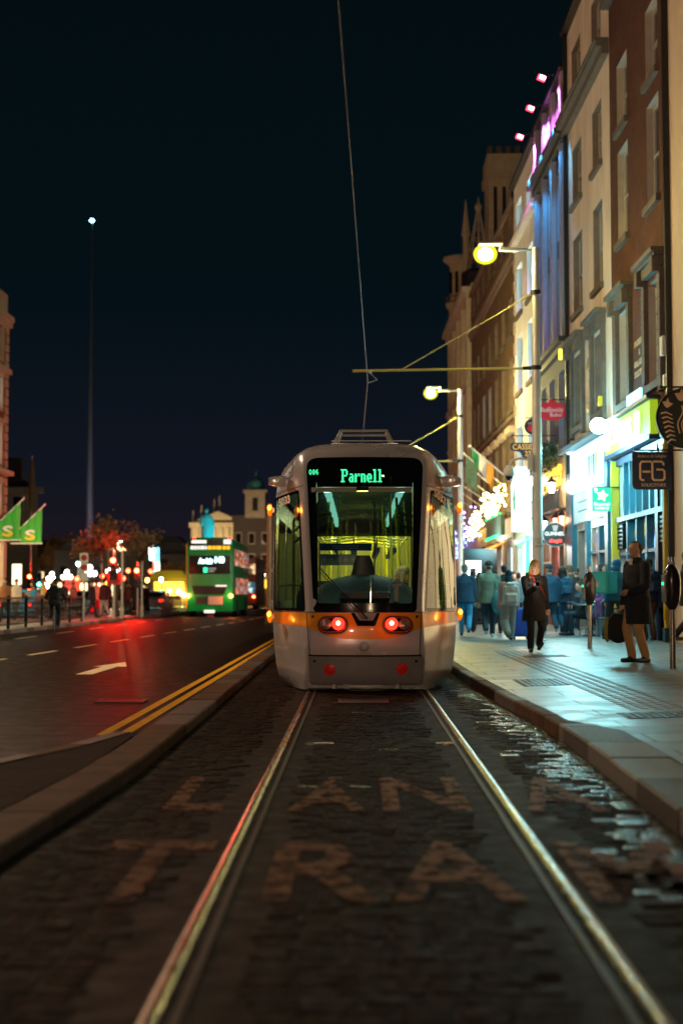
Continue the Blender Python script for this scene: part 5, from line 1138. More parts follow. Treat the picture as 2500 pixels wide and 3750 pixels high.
signal(418, 62, 2.45, 'red traffic light with a red board on the left kerb, left of the brightest one', board=True, e=700)
signal(504, 71, 2.15, 'red traffic light on a slim pole between the red board and the bus', e=800)
signal(112, 88, 2.05, 'red traffic light in front of the cream side building', e=120)
signal(147, 92, 2.2, 'green traffic light right of the red one near the cream side building', e=60, green=True)
for i, (sx, Y, z) in enumerate(((448, 64, 3.1), (520, 68, 2.6), (372, 75, 4.8), (395, 80, 5.2), (422, 84, 5.4))):
    x = at(sx, 2200, Y).x; T = thing('bare_post', ('short pale post just right of the red board', 'short pale post beside the slim red signal', 'tall thin post left of the red board', 'tall thin post in the red glow', 'tallest thin post in the red glow')[i], 'post', (x, Y, .13), group='posts along the left kerb')
    m = MB(); m.tube([(0, 0, 0), (0, 0, z)], .05, 8); m.lathe((0, 0, 0), [(.09, 0), (.09, .5), (.055, .55)], 10); m.build('pole', 'post_grey', T, smooth=True); m = MB(); m.ball((0, 0, z), .07); m.build('cap', 'post_grey', T)
x = at(985, 2000, 58).x; T = thing('catenary_post', 'thin brown post rising just left of the tram', 'post', (x, 58, 0)); m = MB(); m.tube([(0, 0, 0), (0, 0, 4.9)], .09, 10); m.build('pole', 'timber', T, smooth=True); m = MB(); m.lathe((0, 0, 0), [(.16, 0), (.16, .4), (.1, .5)], 10); m.build('base', 'black_metal', T)
# globe lamps
emat('globe_white', (1, .93, .80), 12, (.8, .8, .8)); emat('globe_warm', (1, .86, .55), 45, (.8, .8, .7)); emat('far_lens', (.45, 1, .92), 26); emat('far_lens_warm', (1, .7, .3), 90)
def globes(sx, sy, Y, label, mt='globe_white', e=500, n=3, r=.3):
    c = at(sx, sy, Y); T = thing('globe_lamp', label, 'street lamp', (c.x, Y, 0), group='globe lamps in the distance'); h = c.z
    m = MB(); m.lathe((0, 0, 0), [(.3, 0), (.3, .5), (.12, .7), (.09, h-1.2), (.12, h-1.0)], 10)
    for k in range(n): a = -.6 + 1.2*k/(n-1); m.tube([(0, 0, h-1.2), (a, 0, h-1.0), (a, 0, h-.7)], .05, 6)
    m.tube([(0, 0, h-1.2), (0, 0, h+.1)], .05, 6); m.build('column', 'black_metal', T, smooth=True)
    for k in range(n): a = -.6 + 1.2*k/(n-1); m = MB(); m.ball((a, 0, h-.45), r); m.build('globe', mt, T, smooth=True)
    m = MB(); m.ball((0, 0, h+.35), r); m.build('globe', mt, T, smooth=True); plamp('glow', (0, -1, h), (1, .85, .6), e, .3, T)
globes(419, 2078, 164, 'nearest and largest white globe lamp, over the red board', r=.34); globes(330, 2088, 186, 'white globe lamp between the parking plates and the red glow', r=.34); globes(246, 2103, 229, 'white globe lamp third from the near end', r=.34)
globes(191, 2109, 250, 'farthest white globe lamp, nearest the green signal', r=.34); globes(945, 2092, 199, 'warm globe lamp between the bus and the tram', 'globe_warm', 900, r=.36)
lamps = [(439, 1984, 'upper'), (410, 2000, 'upper'), (349, 2039, ''), (325, 2049, ''), (288, 2065, ''), (218, 2079, ''), (225, 2092, ''), (646, 2005, ''), (670, 2053, ''), (565, 2017, ''), (592, 2122, ''), (170, 2146, '')]
for i, (sx, sy, _) in enumerate(lamps):
    H_ = 10 if sy < 2060 else 6; Y = min(420, (H_ - 1.25)*FP/(2173-sy)) if sy < 2110 else 120; c = at(sx, sy, Y)
    T = thing('distant_lamp', ['highest of the small teal lamps over the red glow', 'second highest small teal lamp over the red glow', 'small teal lamp over the parking plates', 'small teal lamp just left and below the one over the parking plates', 'small teal lamp left of the parking plates', 'small lamp over the second globe lamp', 'small lamp touching the second globe lamp', 'teal lamp on a post left of the bus roof', 'small lamp beside the left flank of the bus', 'round lamp beside the tall lit shop sign', 'small lamp below the tall lit shop sign', 'big pale round light beside the cyclist'][i], 'street lamp', (c.x, Y, 0), group='small lamps far down the street')
    m = MB(); m.tube([(0, 0, 0), (0, 0, c.z)], [.12, .06], 6); m.build('pole', 'post_grey', T); m = MB(); m.ball((0, -.2, c.z), (.0013*Y if i < 11 else .28)); m.build('lens', 'far_lens', T, smooth=True)
    if i in (0, 2, 5, 8, 11): plamp('lamp_glow', (0, -.5, c.z-1), (1, .62, .3), 9000 if i != 11 else 600, .3, T)
# tall lit shop sign
c = at(570, 2060, 130); T = thing('vertical_shop_sign', 'tall glowing cyan and white vertical shop sign with a red streak', 'sign', (c.x, 130, 0)); emat('sign_cyan', (.10, .75, 1), 3.5); emat('sign_redor', (1, .12, .03), 3.5)
m = MB(); m.tube([(-.25, 0.3, 0), (-.25, .3, 6.6)], .1, 8); m.build('pole', 'post_grey', T); z = lambda sy: at(570, sy, 130).z
for a, b_, x0, x1, mt in ((2005, 2035, -.0, .30, 'sign_cyan'), (2036, 2060, -.05, .32, 'sign_cyan'), (2058, 2100, .0, .36, 'shop_white'), (2060, 2090, -.14, 0, 'sign_redor'), (2090, 2112, -.1, .34, 'sign_cyan'), (2006, 2032, -.60, -.1, 'shop_white'), (2034, 2052, -.55, -.1, 'shop_white')): m = MB(); m.box(x0, x1, -.1, .1, z(b_), z(a)); m.build('panel', mt, T)
# bus
BX = at(767, 2200, 76).x; BUS = thing('double_decker_bus', 'green double decker bus seen from behind with a lit destination display', 'bus', (BX, 76, 0)); k_ = .00512
bz = lambda cy: .14 + (1280-cy)*k_; bxx = lambda cx: (cx-905)*k_
m = MB(); out = lambda z: 1.27 - (.0 if z < 3.4 else .10*((z-3.4)/.8)**2)
rings = []
for z in (.3, .8, 1.5, 2.2, 3.0, 3.5, 3.9, 4.1, 4.2, 4.25):
    w = out(z) - (.12 if z > 4.15 else 0) - (.15 if z > 4.22 else 0); y0 = .0 + (.25 if z > 4.15 else (.12 if z > 3.6 else 0)) - (0 if z > .5 else -.1); rings.append([(p[0], p[1], z) for p in rrect(-w, w, y0, 10.8, .18, 4)])
m.loft(rings); m.build('body', 'bus_green', BUS, smooth=True)
def bpart(nm, mt, x0, x1, c0, c1, y=-.02, par=None): mm = MB(); mm.box(bxx(x0), bxx(x1), y, y+.05 + (.12 if c0 < 560 else 0), bz(c1), bz(c0)); return mm.build(nm, mt, par or BUS, bevel=.0)
bw = bpart('upper_window', 'black_gloss', 690, 1125, 500, 665, .06); emat('bus_white', (.8, .85, .8), .9); emat('bus_amber', (1, .55, .02), .9)
for k, (a, b_) in enumerate(((705, 735), (742, 770), (778, 800), (808, 850), (858, 875))): bpart('advert_letter', 'bus_white', a, b_, 568, 652, .03, bw)
for a, b_ in ((885, 925), (935, 965), (975, 1025), (1040, 1072), (1082, 1115)): bpart('advert_letter', 'bus_amber', a, b_, 568, 655, .03, bw)
bpart('upper_lights', 'bus_white', 715, 870, 508, 540, .03, bw); bpart('upper_lights', 'bus_white', 1050, 1125, 500, 548, .03, bw)
bp = bpart('display_panel', 'black_gloss', 690, 1125, 668, 862); emat('bus_display', (.45, .95, 1), 4.5)
mm = MB(); put_text(mm, 'An Lár', (bxx(868), -.03, bz(728)), (1, 0, 0), (0, 0, 1), .36, .80, bold=.02); mm.build('destination_text', 'bus_display', bp); mm = MB(); put_text(mm, '140', (bxx(1005), -.03, bz(716)), (1, 0, 0), (0, 0, 1), .42, .5, bold=.02); mm.build('route_number', 'bus_display', bp)
bpart('logo', 'green_glow', 842, 882, 795, 845, -.03, bp); mm = MB(); put_text(mm, 'BUS ÁTHA', (bxx(935), -.03, bz(806)), (1, 0, 0), (0, 0, 1), .09, .4); put_text(mm, 'CLIATH', (bxx(925), -.03, bz(832)), (1, 0, 0), (0, 0, 1), .09, .3); mm.build('company_name', 'bus_white', bp)
mm = MB(); mm.prism([(bxx(722), bz(985)), (bxx(745), bz(1075)), (bxx(1062), bz(1075)), (bxx(1086), bz(985))], (0, -.005, 0), (1, 0, 0), (0, 0, 1), (0, -1, 0), .03); mm.build('engine_grille', 'black_metal', BUS)
bpart('grille_light', 'bus_white', 968, 1085, 978, 992, -.04); ad = bpart('rear_advert', 'dark_plastic', 765, 890, 1098, 1172); bpart('rear_poster', 'sub_white', 893, 1045, 1095, 1180); bpart('number_plate', 'bus_white', 850, 960, 1238, 1266)
emat('bus_tail', (1, .16, .04), 22, (.5, .05, .01))
for cx, cy in ((680, 1090), (1130, 1090), (740, 492), (1108, 490)):
    mm = MB(); mm.ball((bxx(cx), -.03 if cy > 600 else .2, bz(cy)), .10 if cy > 600 else .08); mm.build('tail_lamp', 'bus_tail' if cy > 600 else 'tail_red', BUS, smooth=True)
    if cy > 600: plamp('tail_glow', (bxx(cx), -.3, bz(cy)), (1, .15, .04), 25, .1, BUS)
mm = MB(); mm.box(bxx(660), bxx(672), -.01, .02, .4, 3.9); mm.build('edge_stripe', 'bus_yellow', BUS)
bpart('bumper_reflector', 'board_red', 880, 950, 1290, 1320, .1)
for s in (-1, 1):
    mm = MB(); mm.box(s*1.245, s*1.29, .8, 10.4, 2.75, 3.65); mm.build('upper_side_window', 'bus_window_reflections', BUS); mm = MB(); mm.box(s*1.25, s*1.29, 1.4, 10.2, 1.2, 2.1); mm.build('lower_side_window', 'bus_window_reflections', BUS)
    for y in (2.5, 8.3): mm = MB(); mm.cyl((s*1.0, y, .48), (s*1.29, y, .48), .48, n=20); mm.build('wheel', 'black_rubber', BUS, smooth=True)
# monument, lit hall, domed building
pbr('verdigris', (.10, .42, .42), .6, var=.2)
c = at(755, 1980, 165); MX, MZ = c.x, c.z; T = thing('monument', 'round stone monument pedestal carrying the cyan lit statue behind the bus', 'monument', (MX, 165, 0)); m = MB(); m.lathe((0, 0, 0), [(3, 0), (3, .8), (2, 1), (1.6, 4), (1.8, 4.2), (1.1, 4.5), (.9, MZ-.4), (1.1, MZ-.2), (1.1, MZ)], 20); m.build('pedestal', 'stone_far', T, smooth=True); m = MB(); m.lathe((0, 0, 4.3), [(1.75, 0), (1.85, .2), (1.7, .4)], 20); m.build('frieze', 'verdigris', T)
for i, (sx0, sx1, sy, Y, lab, e, colr) in enumerate(((700, 852, 1905, 235, 'floodlit pale stone hall with a low pediment behind the statue', 8000, (1, .72, .35)),)):
    A = at(sx0, sy, Y); B = at(sx1, sy, Y); T = thing('lit_hall', lab, 'building', ((A.x+B.x)/2, Y, 0)); b = Vector(T.location)
    m = MB(); m.box(A.x, B.x+2, Y, Y+15, 0, A.z-1); m.box(A.x-.3, B.x+2.3, Y-.4, Y+15, A.z-1.2, A.z-.4); m.build('wall', 'stone_far', T, b); m = MB(); m.prism([(A.x, A.z-.4), (B.x+2, A.z-.4), ((A.x+B.x)/2+1, A.z+1.5)], (0, Y, 0), (1, 0, 0), (0, 0, 1), (0, 1, 0), 14); m.build('pediment', 'stone_far', T, b)
    for k in range(8): x = lerp(A.x+.5, B.x+1.5, k/7); m = MB(); m.cyl((x, Y-.2, 5), (x, Y-.2, A.z-1.2), .32, n=10); m.build('column', 'stone_far', T, b, smooth=True)
    for k in range(3): plamp('facade_flood', Vector((lerp(A.x, B.x, k/2), Y-7, 6)) - b, colr, e/3, .3, T, spot=110, aim=Vector((lerp(A.x, B.x, k/2), Y, 12)) - b)
T = thing('domed_building', 'dark stone building with a domed corner turret left of the tram', 'building', (-14, 215, 0)); b = Vector(T.location); g = lambda sx, sy: at(sx, sy, 215)
m = MB(); m.box(g(862, 0).x, 2, 215, 235, 0, g(0, 1895).z); m.box(g(858, 0).x, 2, 214.6, 235, g(0, 1905).z, g(0, 1893).z+.2); m.build('wall', 'dark_stone', T, b)
cx, cz = g(942, 0).x, g(0, 1893).z; m = MB(); m.box(cx-1.5, cx+1.5, 214.2, 217.4, cz-.2, g(0, 1800).z); m.box(cx-1.8, cx+1.8, 213.9, 217.6, g(0, 1806).z, g(0, 1796).z); m.build('turret', 'stone', T, b)
m = MB(); m.lathe((cx, 215.8, g(0, 1796).z), [(1.35, 0), (1.35, .5), (1.2, 1.1), (.8, 1.75), (.25, 2.1), (.12, 2.6), (.03, 3.1)], 16); m.build('dome', 'verdigris', T, b, smooth=True)
m = MB(); m.box(cx-.4, cx+.4, 214.1, 214.25, g(0, 1872).z, g(0, 1825).z); m.build('turret_opening', 'rail_groove', T, b)
for x in [g(872, 0).x + 2*k for k in range(9)]:
    for z0 in (8.8, 5.6, 2.2):
        m = MB(); m.box(x-.12, x+.92, 214.88, 214.96, z0-.15, z0+1.7); f = m.build('window', 'stone', T, b); m = MB(); m.box(x, x+.8, 214.82, 214.88, z0, z0+1.5); o = m.build('pane', 'night_pane', f, (0, 0, 0)); o.location = -b
m = MB(); m.box(g(858, 0).x, 2.1, 214.7, 215, 4.6, 4.9); m.build('string_course', 'stone', T, b)
plamp('turret_wash', Vector((cx, 205, 9)) - b, (1, .6, .35), 700, .3, T)
# roof masts in the distance
for i, (sx, sy) in enumerate(((708, 1870), (738, 1850), (785, 1828), (805, 1815))):
    c = at(sx, sy, 236 if sx > 700 else 260); T = thing('roof_mast', ('leftmost short', 'second', 'third', 'tallest and rightmost')[i] + ' thin mast on the roof of the floodlit hall', 'mast', (c.x, c.y, 10)); m = MB(); m.tube([(0, 0, 0), (0, 0, c.z-10)], [.14, .07], 6); m.build('pole', 'stone_far', T); m = MB(); m.lathe((0, 0, 0), [(.35, 0), (.3, .6)], 8); m.build('base', 'dark_stone', T)
# spire
SPX = at(328, 1900, 451).x; T = thing('spire_monument', 'very tall slender steel needle monument with a light at its tip', 'monument', (SPX, 451, 0)); m = MB(); m.tube([(0, 0, 0), (0, 0, 121)], [1.5, .12], 24); m.build('needle', 'galvanised', T, smooth=True)
emat('tip_light', (.25, .75, 1), 12); m = MB(); m.ball((0, -.5, 121), (.75, .5, .55)); m.build('tip_lamp', 'tip_light', T, smooth=True)
plamp('needle_wash', (9, -16, 2), (.75, .55, 1), 16000, 1, T, spot=40, aim=(0, 0, 30)); plamp('needle_wash', (-9, -50, 2), (.4, .6, .9), 16000, 1, T, spot=60, aim=(0, 0, 70))
# distant street fronts
fronts = [(-75, 300, 22, 11, 'dark distant building at the foot of the needle'), (-50, 330, 20, 13, 'distant block behind the globe lamps'), (-34, 300, 9, 9, 'low distant block behind the tall lit shop sign'), (-62, 210, 14, 7, 'low distant front behind the cyclist'), (-45, 240, 12, 8.5, 'distant front left of the red glow'), (-24.5, 190, 5.5, 6.5, 'small distant front just left of the bus')]
for x, y, w_, h, lab in fronts:
    T = thing('distant_building', lab, 'building', (x, y, 0), group='dark fronts far down the street'); m = MB(); m.box(-w_/2, w_/2, 0, 12, 0, h); m.box(-w_/2-.2, w_/2+.2, -.2, 12, h-.5, h); m.build('wall', 'dark_stone', T); m = MB(); m.prism([(-w_/2, h), (w_/2, h), (w_/2-2, h+1.6), (-w_/2+2, h+1.6)], (0, 1, 0), (1, 0, 0), (0, 0, 1), (0, 1, 0), 9); m.build('roof', 'slate', T)
    for k in range(int(w_/3)):
        x0 = -w_/2 + .6 + k*3; m = MB(); m.box(x0, x0+1.9, -.06, 0, .8, 3.0); m.build('shop_window', R.choice(['warm_lit_pane', 'warm_lit_pane', 'shop_white', 'warm_pane']), T)
        for z0 in (4.3, 7.2):
            if z0 + 1.5 < h: m = MB(); m.box(x0+.3, x0+1.3, -.05, 0, z0, z0+1.5); m.build('window', R.choice(['night_pane', 'night_pane', 'warm_pane']), T)
# trees
pbr('bark', (.09, .065, .045), .9, var=.3, vs=6, bump=.6, bs=12); pbr('autumn_leaf', (.22, .12, .05), .7, c2=(.10, .06, .03), vs=.9)
def tree(x, y, h, w, label, seed, n=2600):
    rr = random.Random(seed); T = thing('street_tree', label, 'tree', (x, y, 0), group='trees in the distance'); m = MB(); tips = []
    def limb(p, d, L, r, dep):
        q = p + d*L; m.tube([p, p.lerp(q, .5) + Vector((rr.gauss(0, .04*L), rr.gauss(0, .04*L), 0)), q], [r, r*.8, r*.55], 6)
        if dep == 0: tips.append((p, q)); return
        for _ in range(3 if dep > 1 else 4): 
            nd = (d + Vector((rr.gauss(0, .55), rr.gauss(0, .55), rr.uniform(-.1, .4)))).normalized(); limb(q, nd, L*rr.uniform(.6, .85), r*.5, dep-1)
    limb(Vector((0, 0, 0)), Vector((0, 0, 1)), h*.32, .022*h, 3); m.build('trunk', 'bark', T, smooth=True); m = MB()
    for k in range(n):
        a, b_ = rr.choice(tips); c = a.lerp(b_, rr.uniform(.2, 1.25)) + Vector((rr.gauss(0, .05*w), rr.gauss(0, .05*w), rr.gauss(0, .04*w))); s = rr.uniform(.08, .2)*(h/9)
        u = Vector((rr.gauss(0, 1), rr.gauss(0, 1), rr.gauss(0, 1))).normalized(); v = u.orthogonal().normalized()*s; u = u*s; m.add([c-u, c+v*.6, c+u, c-v*.6], [(0, 1, 2, 3)])
    m.build('crown', 'autumn_leaf', T)
tree(at(300, 0, 300).x, 300, 15.5, 14, 'broad dim tree below the needle at left of the red glow', 3); tree(at(445, 0, 67).x, 67.5, 5.6, 4.5, 'reddish tree directly over the red board', 5); tree(at(560, 0, 270).x, 270, 12, 11, 'reddish tree between the signals and the tall lit sign', 6)
tree(at(225, 0, 300).x, 290, 12, 12, 'dim tree over the farthest globe lamps', 8); tree(at(620, 0, 140).x, 146, 5.5, 5, 'small dark tree just left of the bus', 9); tree(at(905, 0, 150).x, 155, 6.0, 5, 'small amber lit tree between bus and tram', 11)
plamp('kiosk_lamp', (at(905, 0, 150).x, 148, 3.5), (1, .55, .15), 900, .3); plamp('kiosk_lamp', (at(640, 0, 135).x, 132, 3.2), (1, .6, .12), 900, .3)
# barrier, market tent left of the bus, kiosk right of it
pbr('barrier_white', (.7, .66, .55), .6); x0 = at(605, 0, 88).x; T = thing('works_barrier', 'white slatted works barrier just left of the bus', 'barrier', (x0, 88, .13)); m = MB(); m.box(0, 1.25, 0, .05, .75, .95); m.box(0, 1.25, 0, .05, .15, .25)
for k in range(9): m.box(.03 + k*.145, .10 + k*.145, .005, .045, .25, .75)
m.build('panel', 'barrier_white', T); m = MB(); [m.box(a, a+.2, -.006, 0, .78, .92) for a in (.1, .5, .9)]; m.build('red_patch', 'board_red', T); m = MB(); m.box(.05, .12, -.25, .3, 0, .06); m.box(1.1, 1.17, -.25, .3, 0, .06); m.build('foot', 'black_rubber', T)
c = at(640, 0, 128); T = thing('market_kiosk', 'yellow lit market kiosk with two lamps left of the bus', 'kiosk', (c.x, 128, .1)); emat('kiosk_yellow', (1, .55, .05), 1.6); emat('kiosk_lamp_lens', (.95, 1, .25), 60)
m = MB(); m.box(-1.7, 1.4, 0, 2, 0, 2.4); m.build('cabin', 'timber', T); m = MB(); m.box(-1.5, 1.2, -.05, 0, 1.0, 2.2); m.build('serving_hatch', 'kiosk_yellow', T); m = MB(); m.prism([(-1.9, 2.4), (1.6, 2.4), (1.0, 3.2), (-1.3, 3.2)], (0, -.4, 0), (1, 0, 0), (0, 0, 1), (0, 1, 0), 2.6); m.build('roof', 'bus_yellow', T)
for sx, sy in ((619, 2167), (655, 2167), (672, 2178)): p = at(sx, sy, 127.4) - Vector(T.location); m = MB(); m.ball(p, .17); m.build('lamp', 'kiosk_lamp_lens', T, smooth=True)
c = at(960, 0, 120); T = thing('yellow_kiosk', 'bright yellow stall with cyan screen right of the bus', 'kiosk', (c.x, 120, .1)); m = MB(); m.box(-.6, .7, 0, 1.5, 0, 2.5); m.build('cabin', 'bus_yellow', T); m = MB(); m.box(-.5, .6, -.05, 0, 1.6, 2.3); m.build('lit_front', 'kiosk_yellow', T); m = MB(); m.box(-.2, .15, -.1, -.05, 1.2, 1.5); m.build('screen', 'sign_cyan', T)
# red and cyan bus or tram sides beyond
pbr('coach_red', (.5, .06, .03), .35, coat=.5)
c = at(892, 0, 108); T = thing('red_bus', 'red bus with bright windows half hidden behind the green bus', 'bus', (c.x, 108, 0)); m = MB(); m.box(-1.25, 1.2, 0, 9, .35, 4.0); m.build('body', 'coach_red', T, bevel=.12)
for z0, z1, mt in ((2.7, 3.5, 'shop_interior_warm'), (1.3, 2.1, 'shop_interior_cool')): m = MB(); m.box(-1.1, 1.05, -.03, 0, z0, z1); m.build('rear_window', mt, T)
for x in (-1.0, .95): m = MB(); m.ball((x, -.02, 1.0), .09); m.build('tail_lamp', 'bus_tail', T); m = MB(); m.cyl((x-.15, .9, .45), (x+.15, .9, .45), .45); m.build('wheel', 'black_rubber', T, smooth=True)
# traffic facing us and driving off
emat('headlight', (.85, .95, 1), 40)
for i, (sx, Y, hl, lab) in enumerate(((327, 100, 1, 'oncoming car with bright white headlights right of the parking plates'), (372, 135, 1, 'oncoming car with headlights farther back behind the red board'), (480, 96, 0, 'dark car with red brake lights under the slim red signal'), (535, 112, 1, 'oncoming car with headlights under the tall lit sign'), (590, 120, 0, 'car with brake lights just right of the tall lit sign'), (912, 118, 0, 'car with red tail lamps right of the green bus'))):
    c = at(sx, 0, Y); T = thing('car', lab, 'car', (c.x, Y, .0), group='traffic far down the street'); m = MB()
    m.loft([[(p[0], y, p[1]) for p in rrect(-w, w, .25, h, .12, 3)] for y, w, h in ((0, .8, .8), (.15, .88, .95), (.9, .88, 1.0), (1.5, .75, 1.42), (2.8, .75, 1.45), (3.5, .86, 1.0), (4.3, .75, .7))]); m.build('body', 'dark_plastic', T, smooth=True); m = MB(); m.box(-.62, .62, 1.0, 1.08, 1.05, 1.32); m.build('windscreen', 'night_pane', T)
    for s in (-1, 1):
        m = MB(); m.ball((s*.62, -.04, .68), .13 if hl else .10); m.build('headlamp' if hl else 'tail_lamp', 'headlight' if hl else 'bus_tail', T)
        for y in (.8, 3.5): m = MB(); m.cyl((s*.7, y, .32), (s*.9, y, .32), .32); m.build('wheel', 'black_rubber', T, smooth=True)
emat('amber_bokeh', (1, .42, .05), 22); emat('red_bokeh', (1, .05, .015), 26)
for i, (sx, sy, Y) in enumerate(((262, 2143, 150), (283, 2120, 170), (300, 2150, 140), (375, 2110, 180), (395, 2135, 150), (452, 2118, 160), (470, 2090, 190), (540, 2125, 150), (552, 2092, 190), (600, 2108, 170), (870, 2120, 150), (888, 2145, 140), (975, 2130, 150), (965, 2160, 130), (205, 2150, 140), (182, 2128, 170))):
    c = at(sx, sy, Y); T = thing('hanging_lamp', ('small red lamp ' if i in (1, 3, 5, 6, 8, 11) else 'small amber lamp ') + ['left of the second globe lamp', 'under the third small teal lamp', 'behind the oncoming car', 'left of the red board', 'just left of the nearest globe lamp', 'right of the nearest globe lamp', 'above the slim red signal', 'left of the tall lit sign', 'beside the top of the tall lit sign', 'right of the tall lit sign', 'against the right flank of the bus', 'low between bus and warm globe lamp', 'right of the warm globe lamp', 'low beside the tram flank', 'just right of the cyclist', 'just left of the cyclist'][i], 'lamp', c, group='red and amber lamps in the distance')
    m = MB(); m.ball((0, 0, 0), .0014*Y); m.build('bulb', 'red_bokeh' if i in (1, 3, 5, 6, 8, 11) else 'amber_bokeh', T, smooth=True); m = MB(); m.tube([(0, .1, -c.z), (0, .1, .2), (0, 0, .25)], .04, 6); m.build('pole', 'post_grey', T)
# cars / small lights at left
for i, (sx, Y, mt, lab) in enumerate(((82, 64, 'car_blue', 'light blue car behind the railing at far left'), (575, 100, 'car_white', 'pale car with brake lights left of the barrier'))):
    if i == 0: pbr('car_blue', (.05, .35, .6), .3, coat=.6)
    else: pbr('car_white', (.6, .6, .6), .3, coat=.6)
    c = at(sx, 0, Y); T = thing('parked_car', lab, 'car', (c.x, Y, .0), group='cars at left'); m = MB()
    m.loft([[(p[0], y, p[1]) for p in rrect(-w, w, .25, h, .12, 3)] for y, w, h in ((0, .8, .8), (.15, .88, .95), (.6, .88, 1.0), (1.1, .75, 1.4), (2.6, .75, 1.45), (3.3, .86, 1.0), (4.2, .86, .85), (4.4, .75, .7))]); m.build('body', mt, T, smooth=True)
    m = MB(); m.box(-.62, .62, .55, .62, 1.02, 1.3); m.build('rear_window', 'night_pane', T)
    for s in (-1, 1):
        m = MB(); m.box(s*.62-.14, s*.62+.14, -.03, .03, .68, .82); m.build('tail_lamp', 'tail_red', T)
        for y in (.8, 3.5): m = MB(); m.cyl((s*.7, y, .32), (s*.9, y, .32), .32); m.build('wheel', 'black_rubber', T, smooth=True)
m = MB(); c = at(262, 2155, 110); T = thing('red_hoarding', 'red and white street hoarding behind the cyclist', 'hoarding', (c.x, 110, .1)); emat('hoarding_red', (1, .12, .06), .8, (.5, .05, .03))
m.box(-.75, .7, 0, .06, 1.3, 2.15); m.build('panel', 'hoarding_red', T); m = MB(); put_text(m, 'CITY', (-.3, -.01, 1.85), (1, 0, 0), (0, 0, 1), .3, .7, bold=.01); m.build('lettering', 'sub_white', T); m = MB(); [m.box(a, a+.08, 0, .06, 0, 1.3) for a in (-.7, .6)]; m.build('leg', 'timber', T)
# ================================================================== people
SK = [pbr('skin_%d' % i, c, .55, var=.06, vs=8) for i, c in enumerate(((.55, .32, .22), (.42, .24, .16), (.16, .08, .05)))]
_cm = {}
def cloth(c, r=.85, name=None):
    if max(c) < .06: c = tuple(v*.7 for v in c)
    k = tuple(round(v, 3) for v in c)
    if k not in _cm: pbr('cloth_%d' % len(_cm), c, r, var=.16, vs=6, bump=1.0, bs=10); _cm[k] = 'cloth_%d' % (len(_cm))
    return _cm[k]
def blob(name, prims, vox, mt, parent, sm=3, passes=None):
    m = MB()
    for p in prims:
        if p[0] == 'c':
            _, a, ra, b, rb = p[:5]; a, b = Vector(a), Vector(b)
            m.tube([a, b], [ra, rb], 12); m.ball(a, ra, 12, 8); m.ball(b, rb, 12, 8)
        elif p[0] == 'e':
            q = MB(); q.ball((0, 0, 0), p[2], 16, 12); r = p[3] if len(p) > 3 else Matrix.Identity(3); c = Vector(p[1]); m.add([c + r @ Vector(v) for v in q.v], q.f)
        elif p[0] == 'l':
            rings = []
            for r in p[1]: rings.append([(r[0] + r[3]*math.cos(t), r[1] + r[4]*math.sin(t), r[2]) for t in [2*PI*k/20 for k in range(20)]])
            m.loft(rings)
        elif p[0] == 'b': m.obox(p[1], p[2], p[3] if len(p) > 3 else None)
    me = bpy.data.meshes.new(name); me.from_pydata(m.v, [], m.f); me.update()
    o = bpy.data.objects.new('tmp', me); sc.collection.objects.link(o)
    r = o.modifiers.new('r', 'REMESH'); r.mode = 'VOXEL'; r.voxel_size = vox; s = o.modifiers.new('s', 'SMOOTH'); s.iterations = sm; s.factor = .5
    dg = bpy.context.evaluated_depsgraph_get(); dg.update(); nm = bpy.data.meshes.new_from_object(o.evaluated_get(dg)); bpy.data.objects.remove(o)
    nm.name = name; nm.materials.clear(); nm.materials.append(MATS[mt] if isinstance(mt, str) else mt); nm.polygons.foreach_set('use_smooth', [True]*len(nm.polygons))
    ob = bpy.data.objects.new(name, nm); col.objects.link(ob); ob.parent = parent; return ob
def ik(a, b, l1, l2, pole):
    a, b, pole = Vector(a), Vector(b), Vector(pole).normalized(); d = b-a; L = min(d.length, (l1+l2)*.999); u = d.normalized(); b = a + u*L
    x = (l1*l1 - l2*l2 + L*L)/(2*L); h = math.sqrt(max(0, l1*l1 - x*x)); n = (pole - u*pole.dot(u)).normalized(); return a + u*x + n*h, b
